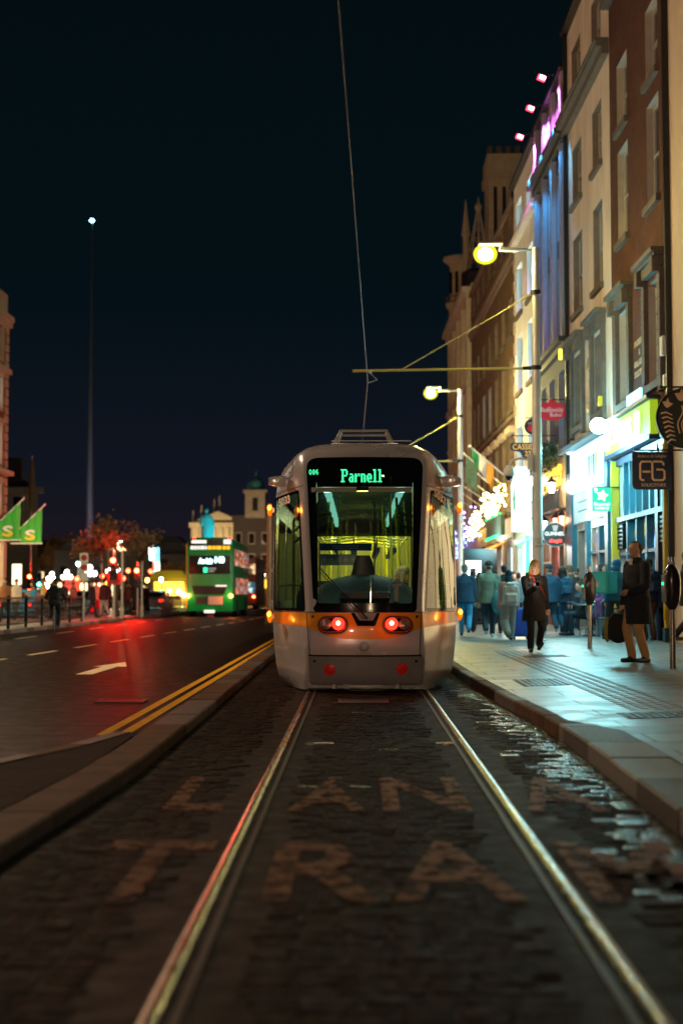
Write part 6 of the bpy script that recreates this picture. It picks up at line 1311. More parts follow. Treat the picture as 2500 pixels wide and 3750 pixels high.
def person(label, x, y, rz, h=1.75, feet=((-.10, 0, 0), (.10, 0, 0)), hands=None, lean=(0, 0), head=(0, 0), top=(.1, .1, .1), hem=.80, flare=1.0, low=(.05, .05, .07), shoe=(.02, .02, .02), hair=('short', (.05, .03, .02)), skin=0,
           vox=.014, group=None, z=None, hood=None, pelvis=.93, bulk=1.0, wide=1.0, footpitch=(0, 0), detail=False, parent=None, skirt=False):
    s = h/1.75; zz = pz(x, y) if z is None else z
    T = thing('person', label, 'person', (x, y, zz), rz, group); T.scale = (s, s, s)
    lx_, ly_ = lean; pel = Vector((0, 0, pelvis)); dz = pelvis - .93
    ch = Vector((lx_*.6, ly_*.6, 1.30 + dz - .10*abs(ly_))); nk = Vector((lx_, ly_, 1.47 + dz - .18*abs(ly_))); hd = nk + Vector((head[0]*.02, -.02 - .05*head[1], .165 - .01*abs(head[1])))
    Rh = Matrix.Rotation(head[0], 3, 'Z') @ Matrix.Rotation(head[1], 3, 'X')
    sh = [nk + Vector((sx*.168*bulk**.5, .005, -.085)) for sx in (-1, 1)]
    hands = hands or ((-.24, -.06, .80 + dz), (.24, -.06, .80 + dz))
    if len(hands[0]) == 3: hands = [(*hh, (0, 0, -1)) for hh in hands]
    arms = []
    for i in (0, 1):
        sg = -1 if i == 0 else 1; t = hands[i]; el, wr = ik(sh[i], t[:3], .285, .255, (sg*.5, .9, -.35)); arms.append((sh[i], el, wr, Vector(t[3]).normalized()))
    legs = []
    for i in (0, 1):
        sg = -1 if i == 0 else 1; hp = pel + Vector((sg*.09, 0, -.02)); f = Vector(feet[i][:3]); an = Vector((f.x, f.y, f.z + .085)); kn, an = ik(hp, an, .43, .425, (sg*.08, -1, 0)); legs.append((hp, kn, an, footpitch[i]))
    P = []
    P += [('e', hd, (.076, .094, .112), Rh), ('e', hd + Rh @ Vector((0, -.030, -.052)), (.052, .062, .06), Rh), ('e', hd + Rh @ Vector((0, -.095, -.022)), (.014, .020, .022), Rh), ('e', hd + Rh @ Vector((0, -.088, -.058)), (.024, .012, .010), Rh), ('e', hd + Rh @ Vector((0, -.076, -.088)), (.022, .016, .016), Rh),
          ('e', hd + Rh @ Vector((0, -.082, .022)), (.05, .014, .010), Rh)]
    for sg in (-1, 1): P.append(('e', hd + Rh @ Vector((sg*.077, .005, -.018)), (.010, .018, .028), Rh))
    P += [('c', nk + Vector((0, .01, -.04)), .056, hd + Vector((0, .015, -.07)), .052), ('l', [(pel.x, pel.y, pel.z-.08, .14, .10), (pel.x, pel.y, pel.z+.06, .14, .10), (ch.x*.5, ch.y*.5, 1.12+dz, .12, .09), (ch.x, ch.y, ch.z, .15, .105), (nk.x, nk.y, nk.z-.05, .12, .08), (nk.x, nk.y, nk.z, .05, .05)])]
    for a, e, w, dr in arms:
        P += [('c', a, .048, e, .040), ('c', e, .038, w, .026)]
        side = dr.cross(Vector((0, 1, 0.3))).normalized()
        if detail:
            nrm = dr.cross(side); pc = w + dr*.05; P += [('c', w + dr*.01, .024, pc, .026), ('c', w + dr*.03 + side*.022, .018, w + dr*.075 + side*.028, .014), ('c', w + dr*.03 - side*.022, .018, w + dr*.075 - side*.028, .014)]
            for q, (o_, L) in enumerate(((-.03, .060), (-.010, .07), (.011, .065), (.030, .05))): b0 = w + dr*.085 + side*o_; b1 = b0 + dr*L*.5 + nrm*.012; P += [('c', b0, .0095, b1, .009), ('c', b1, .009, b1 + dr*L*.35 + nrm*.026, .0075)]
            tb = w + dr*.03 + side*.034; P += [('c', tb, .012, tb + dr*.035 + side*.026, .011), ('c', tb + dr*.035 + side*.026, .0105, tb + dr*.06 + side*.030 + nrm*.012, .009)]
        else:
            P += [('c', w, .025, w + dr*.07, .030), ('c', w + dr*.07, .028, w + dr*.14, .014), ('c', w + dr*.03, .014, w + dr*.08 + side*.045, .011)]
    for hp, kn, an, fpz in legs: P += [('c', hp, .075, kn, .05), ('c', kn, .048, an, .036), ('c', an, .034, an + Vector((0, -.03, -.03)), .024)]
    body = blob('body', P, .0075 if detail else vox, SK[skin], T, 2)
    # trousers
    P = [('l', [(pel.x, pel.y, pel.z-.10, .165, .12), (pel.x, pel.y, pel.z+.12, .155, .11)])]
    for hp, kn, an, fpz in legs: P += [('c', hp, .098*bulk, kn, .072*wide), ('c', kn, .072*wide, an + Vector((0, 0, .02)), .062*wide)]
    blob('trousers', P, vox, cloth(low), T)
    P = []
    for (hp, kn, an, fpz) in legs:
        fr = Matrix.Rotation(fpz, 3, 'X'); sg = -1 if hp.x < 0 else 1; t = an + fr @ Vector((sg*.02, -.16, -.045)); hl = an + fr @ Vector((0, .045, -.045)); P += [('c', hl, .04, t, .036), ('c', an + Vector((0, .01, .01)), .042, an + fr @ Vector((0, -.05, -.03)), .042)]
    blob('shoes', P, min(vox, .012), cloth(shoe, .4), T)
    # coat
    B = bulk; hz = hem + dz; P = [('l', [(pel.x*1, pel.y*1, hz, .195*B*flare, .145*B*flare), (pel.x, pel.y, lerp(hz, 1.1+dz, .5), .18*B*(flare*.5+.5), .14*B), (ch.x*.5, ch.y*.5, 1.12+dz, .165*B, .125*B), (ch.x, ch.y, ch.z, .19*B, .135*B), (nk.x, nk.y, nk.z-.10, .165*B, .115*B), (nk.x, nk.y, nk.z-.04, .115*B, .09*B), (nk.x, nk.y, nk.z+.0, .075, .07)])]
    for a, e, w, dr in arms: P += [('c', a, .072*B, e, .060*B), ('c', e, .060*B, w - dr*.0, .046*B)]
    P += [('c', arms[0][0] , .066*B, nk + Vector((0, 0, -.045)), .06), ('c', arms[1][0], .066*B, nk + Vector((0, 0, -.045)), .06)]
    if hood == 'down' or hood == 'fur': P += [('e', nk + Vector((0, .075, .0)), (.12, .075, .07)), ('c', nk + Vector((-.08, .02, -.01)), .045, nk + Vector((-.03, -.08, -.07)), .035), ('c', nk + Vector((.08, .02, -.01)), .045, nk + Vector((.03, -.08, -.07)), .035)]
    if hem < .82: P += [('c', (sg*.12, .0, hz+.1), .085, (sg*.14, .03, hz+.35), .07) for sg in (-1, 1)]
    if hood is None: P += [('l', [(nk.x, nk.y+.005, nk.z-.05, .10, .095), (nk.x, nk.y+.008, nk.z+.045, .078, .075)])]
    ct = blob('coat', P, .010 if detail else vox, cloth(top), T)
    # hair / hats
    st, hc = hair; P = []
    V = lambda a, b, c: hd + Rh @ Vector((a, b, c))
    if st == 'short': P = [('e', V(0, .018, .034), (.084, .096, .098), Rh), ('e', V(0, .055, -.02), (.072, .05, .06), Rh)]
    if st == 'bald': P = [('e', V(0, .048, .006), (.083, .072, .085), Rh), ('e', V(0, .0, .085), (.045, .06, .034), Rh), ('e', V(0, .05, -.04), (.07, .05, .05), Rh)]
    if st in ('long', 'curly'):
        k = 1.25 if st == 'curly' else 1; P = [('e', V(0, .022, .036), (.088*k, .100*k, .098*k), Rh), ('c', V(-.075, .01, .0), .035*k, V(-.08, -.01, -.16), .032*k), ('c', V(.075, .01, .0), .035*k, V(.08, -.01, -.16), .032*k), ('e', V(0, .06, -.08), (.085*k, .05*k, .12*k), Rh)]
        if st == 'curly': P += [('e', V(R.gauss(0, .06), .05 + R.gauss(0, .03), R.uniform(-.2, .08)), (.04, .04, .04)) for _ in range(22)]
    if st == 'beanie': P = [('l', [(hd.x, hd.y+.005, hd.z+.02, .092, .104), (hd.x, hd.y+.01, hd.z+.07, .09, .10), (hd.x, hd.y+.02, hd.z+.12, .06, .07), (hd.x, hd.y+.02, hd.z+.14, .02, .02)]), ('e', V(0, .06, -.03), (.06, .04, .04), Rh)]
    if st == 'hood': P = [('e', V(0, .03, .02), (.105, .115, .125), Rh), ('e', V(0, .05, -.10), (.11, .09, .07), Rh)]
    if st == 'scarf': P = [('e', V(0, .02, .02), (.098, .108, .115), Rh), ('e', V(0, .05, -.11), (.12, .10, .10), Rh)]
    if P: blob('hair' if st in ('short', 'bald', 'long', 'curly') else ('headscarf' if st == 'scarf' else 'hat'), P, .009 if detail else vox*.9, cloth(hc), T, 2)
    return T, dict(hd=hd, nk=nk, arms=arms, pel=pel, ch=ch, Rh=Rh, s=s)
pbr('eye_dark', (.02, .015, .012), .3); pbr('lip', (.35, .12, .10), .5); pbr('glass_black', (.01, .01, .01), .1)
def face(T, k):
    m = MB()
    for sg in (-1, 1): c = k['hd'] + k['Rh'] @ Vector((sg*.030, -.0905, .004)); m.ball(c, (.0115, .006, .0055), 8, 6)
    m.build('eyes', 'eye_dark', T); m = MB(); c = k['hd'] + k['Rh'] @ Vector((0, -.0985, -.058)); m.ball(c, (.020, .005, .0045), 8, 6); m.build('lips', 'lip', T)
    m = MB()
    for sg in (-1, 1): c = k['hd'] + k['Rh'] @ Vector((sg*.030, -.0955, .026)); m.ball(c, (.017, .005, .004), 8, 6)
    m.build('eyebrows', 'eye_dark', T)
def world(T, p): return Vector(T.location) + Matrix.Rotation(T.rotation_euler.z, 3, 'Z') @ (Vector(p)*T.scale.x)
def backpack(T, k, label, c, dy=.22, w=.32, h=.46, z=None, name='backpack', cat='backpack', c2=None):
    p = world(T, (k['ch'].x, k['ch'].y + dy, (z or 1.02))); o = thing(name, label, cat, p, T.rotation_euler.z)
    blob('pack', [('b', (0, 0, h*.42), (w*.9, .17, h*.78)), ('e', (0, 0, h*.72), (w*.44, .10, h*.3)), ('b', (0, .10, h*.28), (w*.66, .08, h*.36)), ('b', (0, .02, h*.93), (w*.5, .14, .04))], .016, cloth(c), o)
    m = MB(); [m.tube([(s*.12, -.04, h*.95), (s*.14, -.20, h*1.0), (s*.15, -.30, h*.7), (s*.14, -.22, h*.2), (s*.12, -.04, .1)], .018, 6, flat=.5) for s in (-1, 1)]; m.build('strap', cloth(c2 or c), o, smooth=True); return o
# ---- woman with the phone
wx = at(1955, 2300, 26.0).x
W, k = person('young woman in a long dark hooded coat walking towards us looking at her phone', wx, 26.0, .12, 1.68, feet=((-.08, -.02, 0), (.13, .16, .05)), hands=((-.05, -.30, 1.22, (.25, -.1, .95)), (.25, .02, .84, (0, -.1, -1))), head=(.12, .42), top=(.022, .018, .017), hem=.60, flare=1.12, low=(.012, .012, .014), hair=('long', (.55, .30, .10)), hood='fur', detail=True, vox=.011, footpitch=(0, -.5), bulk=1.12)
face(W, k); c = world(W, (-.025, -.345, 1.33)); T = thing('phone', 'glowing phone held up in the young woman\'s hand', 'phone', c, .12); m = MB(); m.obox((0, 0, 0), (.072, .010, .15), Matrix.Rotation(-.35, 3, 'X')); m.build('case', 'glass_black', T, bevel=.004)
emat('phone_screen', (.8, .9, 1), 3); m = MB(); m.obox((0, .0075, .002), (.062, .002, .135), Matrix.Rotation(-.35, 3, 'X')); m.build('screen', 'phone_screen', T); plamp('screen_light', (0, .05, .06), (1, .85, .7), 2.2, .03, T)
m = MB(); m.tube([(-.10, -.12, 1.50), (-.02, -.185, 1.36), (.09, -.19, 1.22), (.18, -.14, 1.08), (.21, -.05, 1.0)], .014, 6, flat=.4); m.build('shoulder_strap', cloth((.55, .01, .015)), W, smooth=True)
blob('fur_trim', [('c', k['nk'] + Vector((-.12, .03, .0)), .035, k['nk'] + Vector((-.09, -.07, -.04)), .04), ('c', k['nk'] + Vector((-.12, .05, .02)), .04, k['nk'] + Vector((.12, .07, .02)), .045)], .012, cloth((.25, .15, .06)), W)
# ---- man in the dark coat
mx = at(2335, 2400, 21.6).x
M_, k = person('balding man in a dark knee length coat and tan trousers waiting at the kerb side', mx, 21.6, -1.05, 1.84, feet=((-.06, -.06, 0), (.10, .05, 0)), hands=((-.20, -.10, .86, (-.1, -.35, -1)), (.16, -.28, 1.02, (-.35, -.9, .0))), lean=(0, -.01), head=(-.12, .10), top=(.012, .014, .022), hem=.56, flare=1.15, low=(.46, .27, .12), shoe=(.02, .014, .01), hair=('bald', (.10, .055, .025)), detail=True, vox=.011, bulk=1.12)
face(M_, k); m = MB(); p = k['nk']; m.prism([(-.05, .05), (.05, .05), (.0, -.14)], (p.x, p.y-.105, p.z-.02), (1, 0, 0), (0, -.15, 1), (0, -1, 0), .01); m.build('shirt', cloth((.5, .46, .42)), M_)
c = world(M_, (-.26, -.14, .34)); T = thing('shoulder_bag', 'black bag with a yellow side carried low by the waiting man', 'bag', c, -.4); blob('bag', [('e', (0, 0, .16), (.19, .10, .23)), ('b', (0, 0, .1), (.30, .16, .22))], .016, cloth((.015, .015, .016)), T); blob('side_panel', [('e', (-.17, 0, .14), (.05, .09, .20))], .016, cloth((.35, .27, .05)), T)
m = MB(); m.tube([(-.10, 0, .34), (-.06, 0, .46), (.05, 0, .47), (.10, 0, .34)], .012, 6); m.build('handle', 'black_rubber', T, smooth=True)
# ---- the crowd
def P_(label, sx, Y, rz, **kw):
    x = at(sx, 2300, Y).x; return person(label, x, Y, rz, group='walkers on the right pavement', **kw)
walkA = dict(feet=((-.09, -.22, 0), (.09, .26, .10)), footpitch=(0, -.9)); walkB = dict(feet=((-.09, .26, .10), (.09, -.22, 0)), footpitch=(-.9, 0))
P_('walker in a navy puffer jacket and bright blue jeans beside the tram', 1702, 36.6, PI-.1, h=1.84, top=(.015, .05, .10), hem=.80, low=(.04, .30, .55), hair=('short', (.2, .18, .16)), bulk=1.2, **walkB)
t, k = P_('walker in a mustard yellow jacket close to the tram', 1730, 41, PI+.2, h=1.70, top=(.65, .42, .01), hem=.74, low=(.05, .05, .08), hair=('short', (.05, .03, .02)), **walkA)
t, k = P_('walker with a pale coat and wide black trousers', 1755, 39, PI-.2, h=1.64, top=(.25, .18, .13), hem=.72, low=(.012, .012, .015), hair=('long', (.04, .03, .02)), feet=((-.16, -.2, 0), (.16, .24, .0)), wide=1.4); backpack(t, k, 'black rucksack on the walker with the pale coat', (.012, .014, .018))
t, k = P_('tall walker in a grey green jacket and beanie with a teal bag', 1790, 35, PI, h=1.86, top=(.17, .20, .15), hem=.78, low=(.02, .05, .08), shoe=(.5, .5, .5), hair=('beanie', (.04, .05, .04)), bulk=1.2, **walkA)
c = world(t, (-.22, .22, .55)); T = thing('shoulder_bag', 'large teal cloth bag slung from the tall walker', 'bag', c, PI); blob('bag', [('e', (0, 0, .25), (.20, .12, .30)), ('b', (0, 0, .2), (.3, .16, .36))], .018, cloth((.05, .22, .25)), T); m = MB(); m.tube([(0, -.05, .5), (.1, -.1, .75), (.2, -.14, .9)], .016, 6); m.build('strap', cloth((.05, .2, .22)), T)
t, k = P_('walker in a dark headscarf and pink and cream top with striped trousers', 1862, 32.5, PI+.1, h=1.60, top=(.72, .52, .50), hem=.86, low=(.42, .38, .34), hair=('scarf', (.012, .05, .07)), wide=1.5, bulk=1.15, **walkA); backpack(t, k, 'cream canvas backpack on the walker in the headscarf', (.75, .70, .64), w=.36, h=.5, z=.9)
P_('man with dark hair behind the headscarf walker', 1846, 37.5, PI, h=1.80, top=(.02, .03, .04), hem=.75, low=(.02, .02, .03), hair=('short', (.01, .01, .012)))
P_('distant walker in a pale blue top left of the phone woman', 1898, 44, PI, h=1.66, top=(.2, .4, .45), hem=.78, low=(.03, .04, .07), hair=('short', (.09, .04, .02)))
P_('walker in a navy puffer jacket and woolly hat right of the phone woman', 2012, 35.6, PI+.15, h=1.74, top=(.02, .07, .14), hem=.80, low=(.02, .06, .10), shoe=(.45, .45, .45), hair=('beanie', (.01, .04, .08)), bulk=1.15, **walkB)
t, k = P_('walker with long curly dark hair and a denim jacket', 2060, 36.0, PI+.25, h=1.66, top=(.06, .16, .24), hem=.84, low=(.02, .08, .14), hair=('curly', (.04, .025, .02)), wide=1.3, hands=((-.22, -.04, .82), (.24, -.36, .98)), **walkA); backpack(t, k, 'blue rucksack on the walker with curly hair', (.02, .09, .16))
P_('man in an olive jacket passing the pub door', 2085, 40.5, PI+.4, h=1.78, top=(.10, .11, .05), hem=.8, low=(.03, .04, .06), hair=('short', (.14, .09, .05)), **walkA)
P_('small figure in a red hat by the red pub door', 2048, 43, PI, h=1.62, top=(.06, .02, .02), hem=.78, low=(.02, .02, .03), hair=('beanie', (.4, .02, .02)))
P_('figure in dark clothes beyond the grey green jacket', 1812, 43, PI, h=1.74, top=(.02, .03, .03), hem=.7, low=(.02, .02, .03), hair=('short', (.03, .02, .02)), **walkB)
t, k = P_('delivery rider in a blue hood and dark trousers carrying a turquoise box', 2250, 31.3, PI-.55, h=1.76, top=(.02, .14, .22), hem=.84, low=(.015, .05, .07), shoe=(.06, .05, .045), hair=('hood', (.01, .13, .30)), feet=((-.20, -.10, 0), (.20, .12, 0)), lean=(0, -.12), head=(0, .4), bulk=1.15)
pbr('turq_fabric', (.02, .46, .47), .6, var=.08, bump=.3, bs=18); c = world(t, (.04, .36, .98)); c.x -= .08; T = thing('delivery_box', 'big turquoise cube delivery backpack worn by the hooded rider', 'delivery bag', c, PI-.75)
m = MB(); m.obox((0, 0, .24), (.50, .42, .46)); m.build('box', 'turq_fabric', T, bevel=.035); m = MB(); m.obox((0, 0, .475), (.51, .43, .03)); m.obox((0, .215, .22), (.40, .012, .34)); m.obox((-.255, 0, .22), (.012, .3, .34)); m.build('panel', 'turq_fabric', T, bevel=.004)
m = MB(); m.prism([(-.05, .08), (-.02, .02), (.0, .09), (.025, .02), (.06, .07), (.05, -.05), (0, -.08), (-.05, -.04)], (0, .225, .22), (-1, 0, 0), (0, 0, 1), (0, 1, 0), .004); m.build('emblem', 'galvanised', T)
m = MB(); m.tube([(-.12, -.21, .42), (-.12, -.36, .40), (-.12, -.34, .1), (-.12, -.21, .06)], .018, 6); m.tube([(.12, -.21, .42), (.12, -.36, .40), (.12, -.34, .1), (.12, -.21, .06)], .018, 6); m.build('shoulder_strap', 'black_rubber', T)
t, k = P_('man in brown trousers with a blue and black rucksack behind the waiting man', 2376, 30.0, PI+.3, h=1.72, top=(.015, .03, .08), hem=.84, low=(.11, .06, .03), hair=('short', (.04, .03, .02)), bulk=1.15); backpack(t, k, 'blue and black rucksack behind the waiting man', (.015, .05, .12))
P_('person in dark clothes cut off by the right edge of the frame', 2515, 27.6, 1.4, h=1.80, top=(.012, .012, .015), hem=.72, low=(.012, .012, .016), shoe=(.10, .06, .03), hair=('short', (.16, .12, .09)), feet=((-.12, -.32, 0), (.12, .22, .06)), hands=((-.2, -.3, 1.1), (.22, 0, .82)))

for i, (lab, sx, Y, rz, tp, lo, hr) in enumerate((
    ('walker in a black parka close behind the navy puffer jacket', 1720, 45, PI, (.015, .015, .018), (.03, .03, .04), 'short'),
    ('walker in a rust jacket near the lit poster', 1765, 47, PI, (.20, .06, .02), (.02, .02, .03), 'long'),
    ('walker in a white jacket far along the pavement', 1822, 52, PI, (.5, .5, .48), (.03, .05, .09), 'long'),
    ('walker in a maroon coat far along the pavement', 1880, 50, 0, (.15, .02, .03), (.02, .02, .03), 'beanie'),
    ('walker in a dark teal coat behind the navy puffer jacket and hat', 1985, 41, PI, (.02, .07, .08), (.02, .02, .03), 'short'),
    ('walker in black between the curly haired walker and the validator', 2110, 38.5, PI, (.015, .015, .02), (.02, .03, .05), 'beanie'),
    ('person in a mauve scarf standing by the shop window', 2205, 35.5, .8, (.12, .06, .12), (.03, .02, .03), 'long'),
    ('person in a dark jacket standing behind the delivery box', 2300, 33.5, PI-.4, (.02, .025, .03), (.02, .02, .03), 'short'))):
    P_(lab, sx, Y, rz, h=1.62 + .05*(i % 4), top=tp, low=lo, hem=.74 + .03*(i % 3), hair=(hr, (.05, .03, .02)), **(walkA if i % 2 else walkB))
# seated drinker, chairs, table
sx_ = at(2165, 0, 33.5).x
t, k = person('seated person in a purple coat at the pavement table', sx_, 33.6, PI/2+.5, 1.70, feet=((-.12, -.42, 0), (.12, -.48, 0)), pelvis=.50, hands=((-.12, -.35, .78), (.12, -.38, .78)), lean=(0, -.14), head=(0, .25), top=(.10, .03, .12), hem=.86, low=(.03, .03, .06), hair=('long', (.03, .012, .02)))
t, k = person('seated figure in dark jeans opposite the purple coat', at(2120, 0, 34.2).x, 34.4, -PI/2+.3, 1.74, feet=((-.12, -.42, 0), (.12, -.40, 0)), pelvis=.50, hands=((-.12, -.35, .78), (.12, -.38, .78)), lean=(0, -.1), top=(.03, .07, .10), hem=.86, low=(.02, .04, .07), hair=('short', (.06, .04, .03)))
def chair(x, y, rz, label):
    T = thing('metal_chair', label, 'chair', (x, y, pz(x, y)), rz, group='pavement cafe chairs'); pbr('chair_steel', (.30, .36, .36), .35, .8) if 'chair_steel' not in MATS else 0
    m = MB(); m.box(-.19, .19, -.18, .18, .43, .45); m.build('seat', 'chair_steel', T, bevel=.01)
    m = MB(); m.tube([(-.17, .17, .44), (-.18, .22, .80), (-.10, .23, .86), (.10, .23, .86), (.18, .22, .80), (.17, .17, .44)], .014, 6); m.grid([[(-.09, .19, .45), (-.09, .22, .84)], [(.09, .19, .45), (.09, .22, .84)]]); m.build('backrest', 'chair_steel', T, smooth=True)
    for a in (-1, 1):
        for b_ in (-1, 1): m = MB(); m.tube([(a*.16, b_*.15, .43), (a*.21, b_*.21, 0)], .014, 6); m.build('leg', 'chair_steel', T)
chair(at(2198, 0, 32.6).x, 32.6, PI, 'empty metal cafe chair left of the delivery rider'); chair(at(2165, 0, 33.6).x, 33.7, PI/2+.5, 'metal cafe chair under the purple coat'); chair(at(2120, 0, 34.2).x, 34.5, -PI/2+.3, 'metal cafe chair under the dark jeans')
x = at(2140, 0, 34).x; T = thing('cafe_table', 'small round cafe table between the seated pair', 'table', (x, 33.9, pz(x, 34))); m = MB(); m.lathe((0, 0, .72), [(.32, 0), (.33, .015), (.32, .03)], 20); m.build('tabletop', 'galvanised', T, smooth=True); m = MB(); m.lathe((0, 0, 0), [(.22, 0), (.22, .02), (.03, .05), (.03, .72)], 12); m.build('pedestal', 'black_metal', T)
x = at(1888, 0, 33.0).x; T = thing('suitcase', 'upright bright blue suitcase behind the phone woman', 'suitcase', (x, 33.0, pz(x, 33)), .2); pbr('case_blue', (.01, .10, .55), .35, coat=.4, bump=.3, bs=12)
m = MB(); m.obox((0, 0, .40), (.46, .30, .66)); m.build('shell', 'case_blue', T, bevel=.05); m = MB(); [m.box(-.2 + .08*q, -.17 + .08*q, -.158, -.148, .12, .70) for q in range(6)]; m.build('rib', 'case_blue', T, bevel=.003)
for a in (-1, 1):
    for b_ in (-1, 1): m = MB(); m.cyl((a*.18-.015, b_*.1, .035), (a*.18+.015, b_*.1, .035), .035); m.build('wheel', 'black_rubber', T)
m = MB(); m.tube([(-.08, .05, .73), (-.08, .05, .98), (.08, .05, .98), (.08, .05, .73)], .01, 6); m.build('handle', 'galvanised', T)
# validators
def validator(x, y, label, facing):
    T = thing('ticket_validator', label, 'ticket machine', (x, y, pz(x, y)-.0), facing, group='ticket validators on the platform')
    m = MB(); m.tube([(0, 0, 0), (0, 0, .82)], .042, 20); m.build('post', 'steel', T, smooth=True)
    rings = [[(.0 + r*w*math.cos(t), r*d*math.sin(t), z) for t in [2*PI*q/20 for q in range(20)]] for z, r, w, d in ((.80, .3, .12, .1), (.86, .6, .12, .1), (.92, .9, .115, .11), (1.05, 1, .12, .12), (1.2, 1, .125, .125), (1.30, .97, .12, .12), (1.38, .75, .115, .115), (1.44, .4, .11, .11), (1.455, .2, .1, .1))]
    m = MB(); m.loft(rings); m.build('housing', 'validator_brown', T, smooth=True)
    m = MB(); m.tube([(0, 0, 1.45), (0, 0, 1.48), (0, 0, 1.485), (0, 0, 1.55)], [.02, .02, .045, .045], 16); m.build('cap', 'steel', T, smooth=True)
    m = MB(); m.box(-.131, -.10, -.06, .06, .92, 1.30); f = m.build('reader_panel', 'grey_plastic', T, bevel=.006); m = MB(); m.box(-.135, -.131, -.035, .035, 1.16, 1.20); m.build('screen', 'green_glow', f)
pbr('validator_brown', (.035, .028, .03), .25, .4, coat=.6, var=.1)
validator(4.37, 26.9, 'farther ticket validator, between the phone woman and the rider', .2); validator(4.38, 19.9, 'nearer ticket validator with a cylindrical cap at the right edge', .15)
# wall box on the near yellow pilaster
# passengers in the tram
for i, (px, py, rz, top, hr, lab) in enumerate(((.62, 3.1, -1.5, (.02, .03, .06), ('long', (.5, .3, .12)), 'fair haired tram passenger seen in profile through the windscreen'), (.88, 2.5, -1.4, (.03, .04, .07), ('curly', (.03, .02, .015)), 'curly haired tram passenger behind the right cab window'), (-.88, 2.9, 1.6, (.05, .06, .08), ('short', (.04, .03, .02)), 'dark haired tram passenger behind the left cab window'), (-.35, 3.6, 1.6, (.35, .38, .36), ('short', (.25, .2, .16)), 'tram passenger in a pale top leaning behind the cab notice'))):
    person(lab, .10 + px, 18 + py, rz, 1.72, pelvis=.50, feet=((-.12, -.40, 0), (.12, -.42, 0)), hands=((-.15, -.3, .7), (.15, -.3, .7)), top=top, hem=.86, low=(.03, .03, .05), hair=hr, z=.36, group='passengers in the tram', lean=(0, -.25 if i == 3 else -.04))
# cyclist
cx = at(205, 2250, 47.5).x; T = thing('bicycle', 'bicycle ridden away from us along the left kerb', 'bicycle', (cx, 47.5, 0), .12)
for y in (-.52, .52):
    m = MB(); m.tube([(0, y + .34*math.cos(t), .34 + .34*math.sin(t)) for t in [2*PI*q/28 for q in range(29)]], .018, 6); w_ = m.build('wheel', 'black_rubber', T, smooth=True); m = MB(); [m.tube([(0, y, .34), (0, y + .33*math.cos(t), .34 + .33*math.sin(t))], .003, 4) for t in [2*PI*q/14 for q in range(14)]]; m.build('spokes', 'galvanised', w_)
m = MB(); [m.tube(p, .017, 6) for p in ([(0, -.52, .34), (0, -.1, .30), (0, .40, .78), (0, .52, .34)], [(0, -.52, .34), (0, -.2, .80), (0, .40, .80)], [(0, -.1, .30), (0, -.22, .92)], [(0, .40, .78), (0, .36, .98)])]; m.build('frame', 'black_metal', T)
m = MB(); m.tube([(-.28, .30, 1.0), (-.1, .38, 1.0), (.1, .38, 1.0), (.28, .30, 1.0)], .013, 6); m.build('handlebar', 'black_metal', T); m = MB(); m.obox((0, -.24, .94), (.14, .26, .05)); m.build('saddle', 'black_rubber', T, bevel=.02); m = MB(); m.ball((0, -.34, .72), .025); m.build('rear_lamp', 'black_rubber', T)
p, k = person('cyclist in dark clothes and rucksack riding away along the left kerb', cx, 47.3, PI+.12, 1.76, pelvis=.95, feet=((-.12, -.12, .12), (.12, -.10, .38)), hands=((-.26, -.50, 1.06), (.26, -.50, 1.06)), lean=(0, -.22), top=(.02, .025, .03), hem=.88, low=(.015, .03, .05), hair=('beanie', (.012, .012, .015)), z=.0, bulk=1.15); backpack(p, k, 'black rucksack on the cyclist', (.012, .014, .016), z=1.05)
# people on the left pavement
Lc = [(232, 70, (.03, .03, .05), (.05, .05, .06), 'dark haired pedestrian right of the cyclist behind the railing'), (160, 62, (.4, .35, .1), (.05, .05, .08), 'pedestrian with a yellow strap left of the cyclist'), (60, 60, (.5, .48, .4), (.1, .1, .1), 'pedestrian in a pale top at the far left railing'), (120, 66, (.35, .15, .03), (.04, .04, .06), 'pedestrian in an orange top near the blue car'),
      (335, 66, (.03, .02, .03), (.03, .03, .05), 'dark figure right of the parking plates'), (352, 72, (.45, .4, .35), (.45, .01, .02), 'figure in a pale top and long red skirt'), (382, 68, (.08, .01, .015), (.55, .5, .45), 'figure in a dark red jacket and white trousers'), (402, 74, (.03, .02, .03), (.05, .02, .03), 'dark figure beside the white trousers'), (437, 76, (.05, .02, .02), (.4, .38, .36), 'figure in light trousers under the red board'), (466, 73, (.06, .02, .02), (.03, .03, .04), 'figure in dark clothes left of the slim red signal'),
      (480, 82, (.10, .02, .02), (.2, .2, .22), 'figure in a red lit jacket left of the slim pole'), (492, 78, (.05, .02, .02), (.04, .03, .04), 'figure in black right of the red lit jacket'), (515, 86, (.08, .03, .02), (.3, .28, .26), 'figure right of the slim red signal'), (534, 90, (.12, .04, .02), (.03, .03, .04), 'figure in a brown jacket beside the tall lit sign'), (268, 74, (.3, .28, .24), (.04, .04, .05), 'pedestrian in a cream coat left of the parking plates'), (20, 56, (.3, .12, .04), (.05, .05, .08), 'pedestrian in a rust top at the left frame edge'), (905, 112, (.2, .2, .22), (.03, .03, .04), 'figure in grey between the bus and the globe lamp'), (885, 104, (.02, .02, .03), (.02, .02, .03), 'figure in black just right of the bus')]
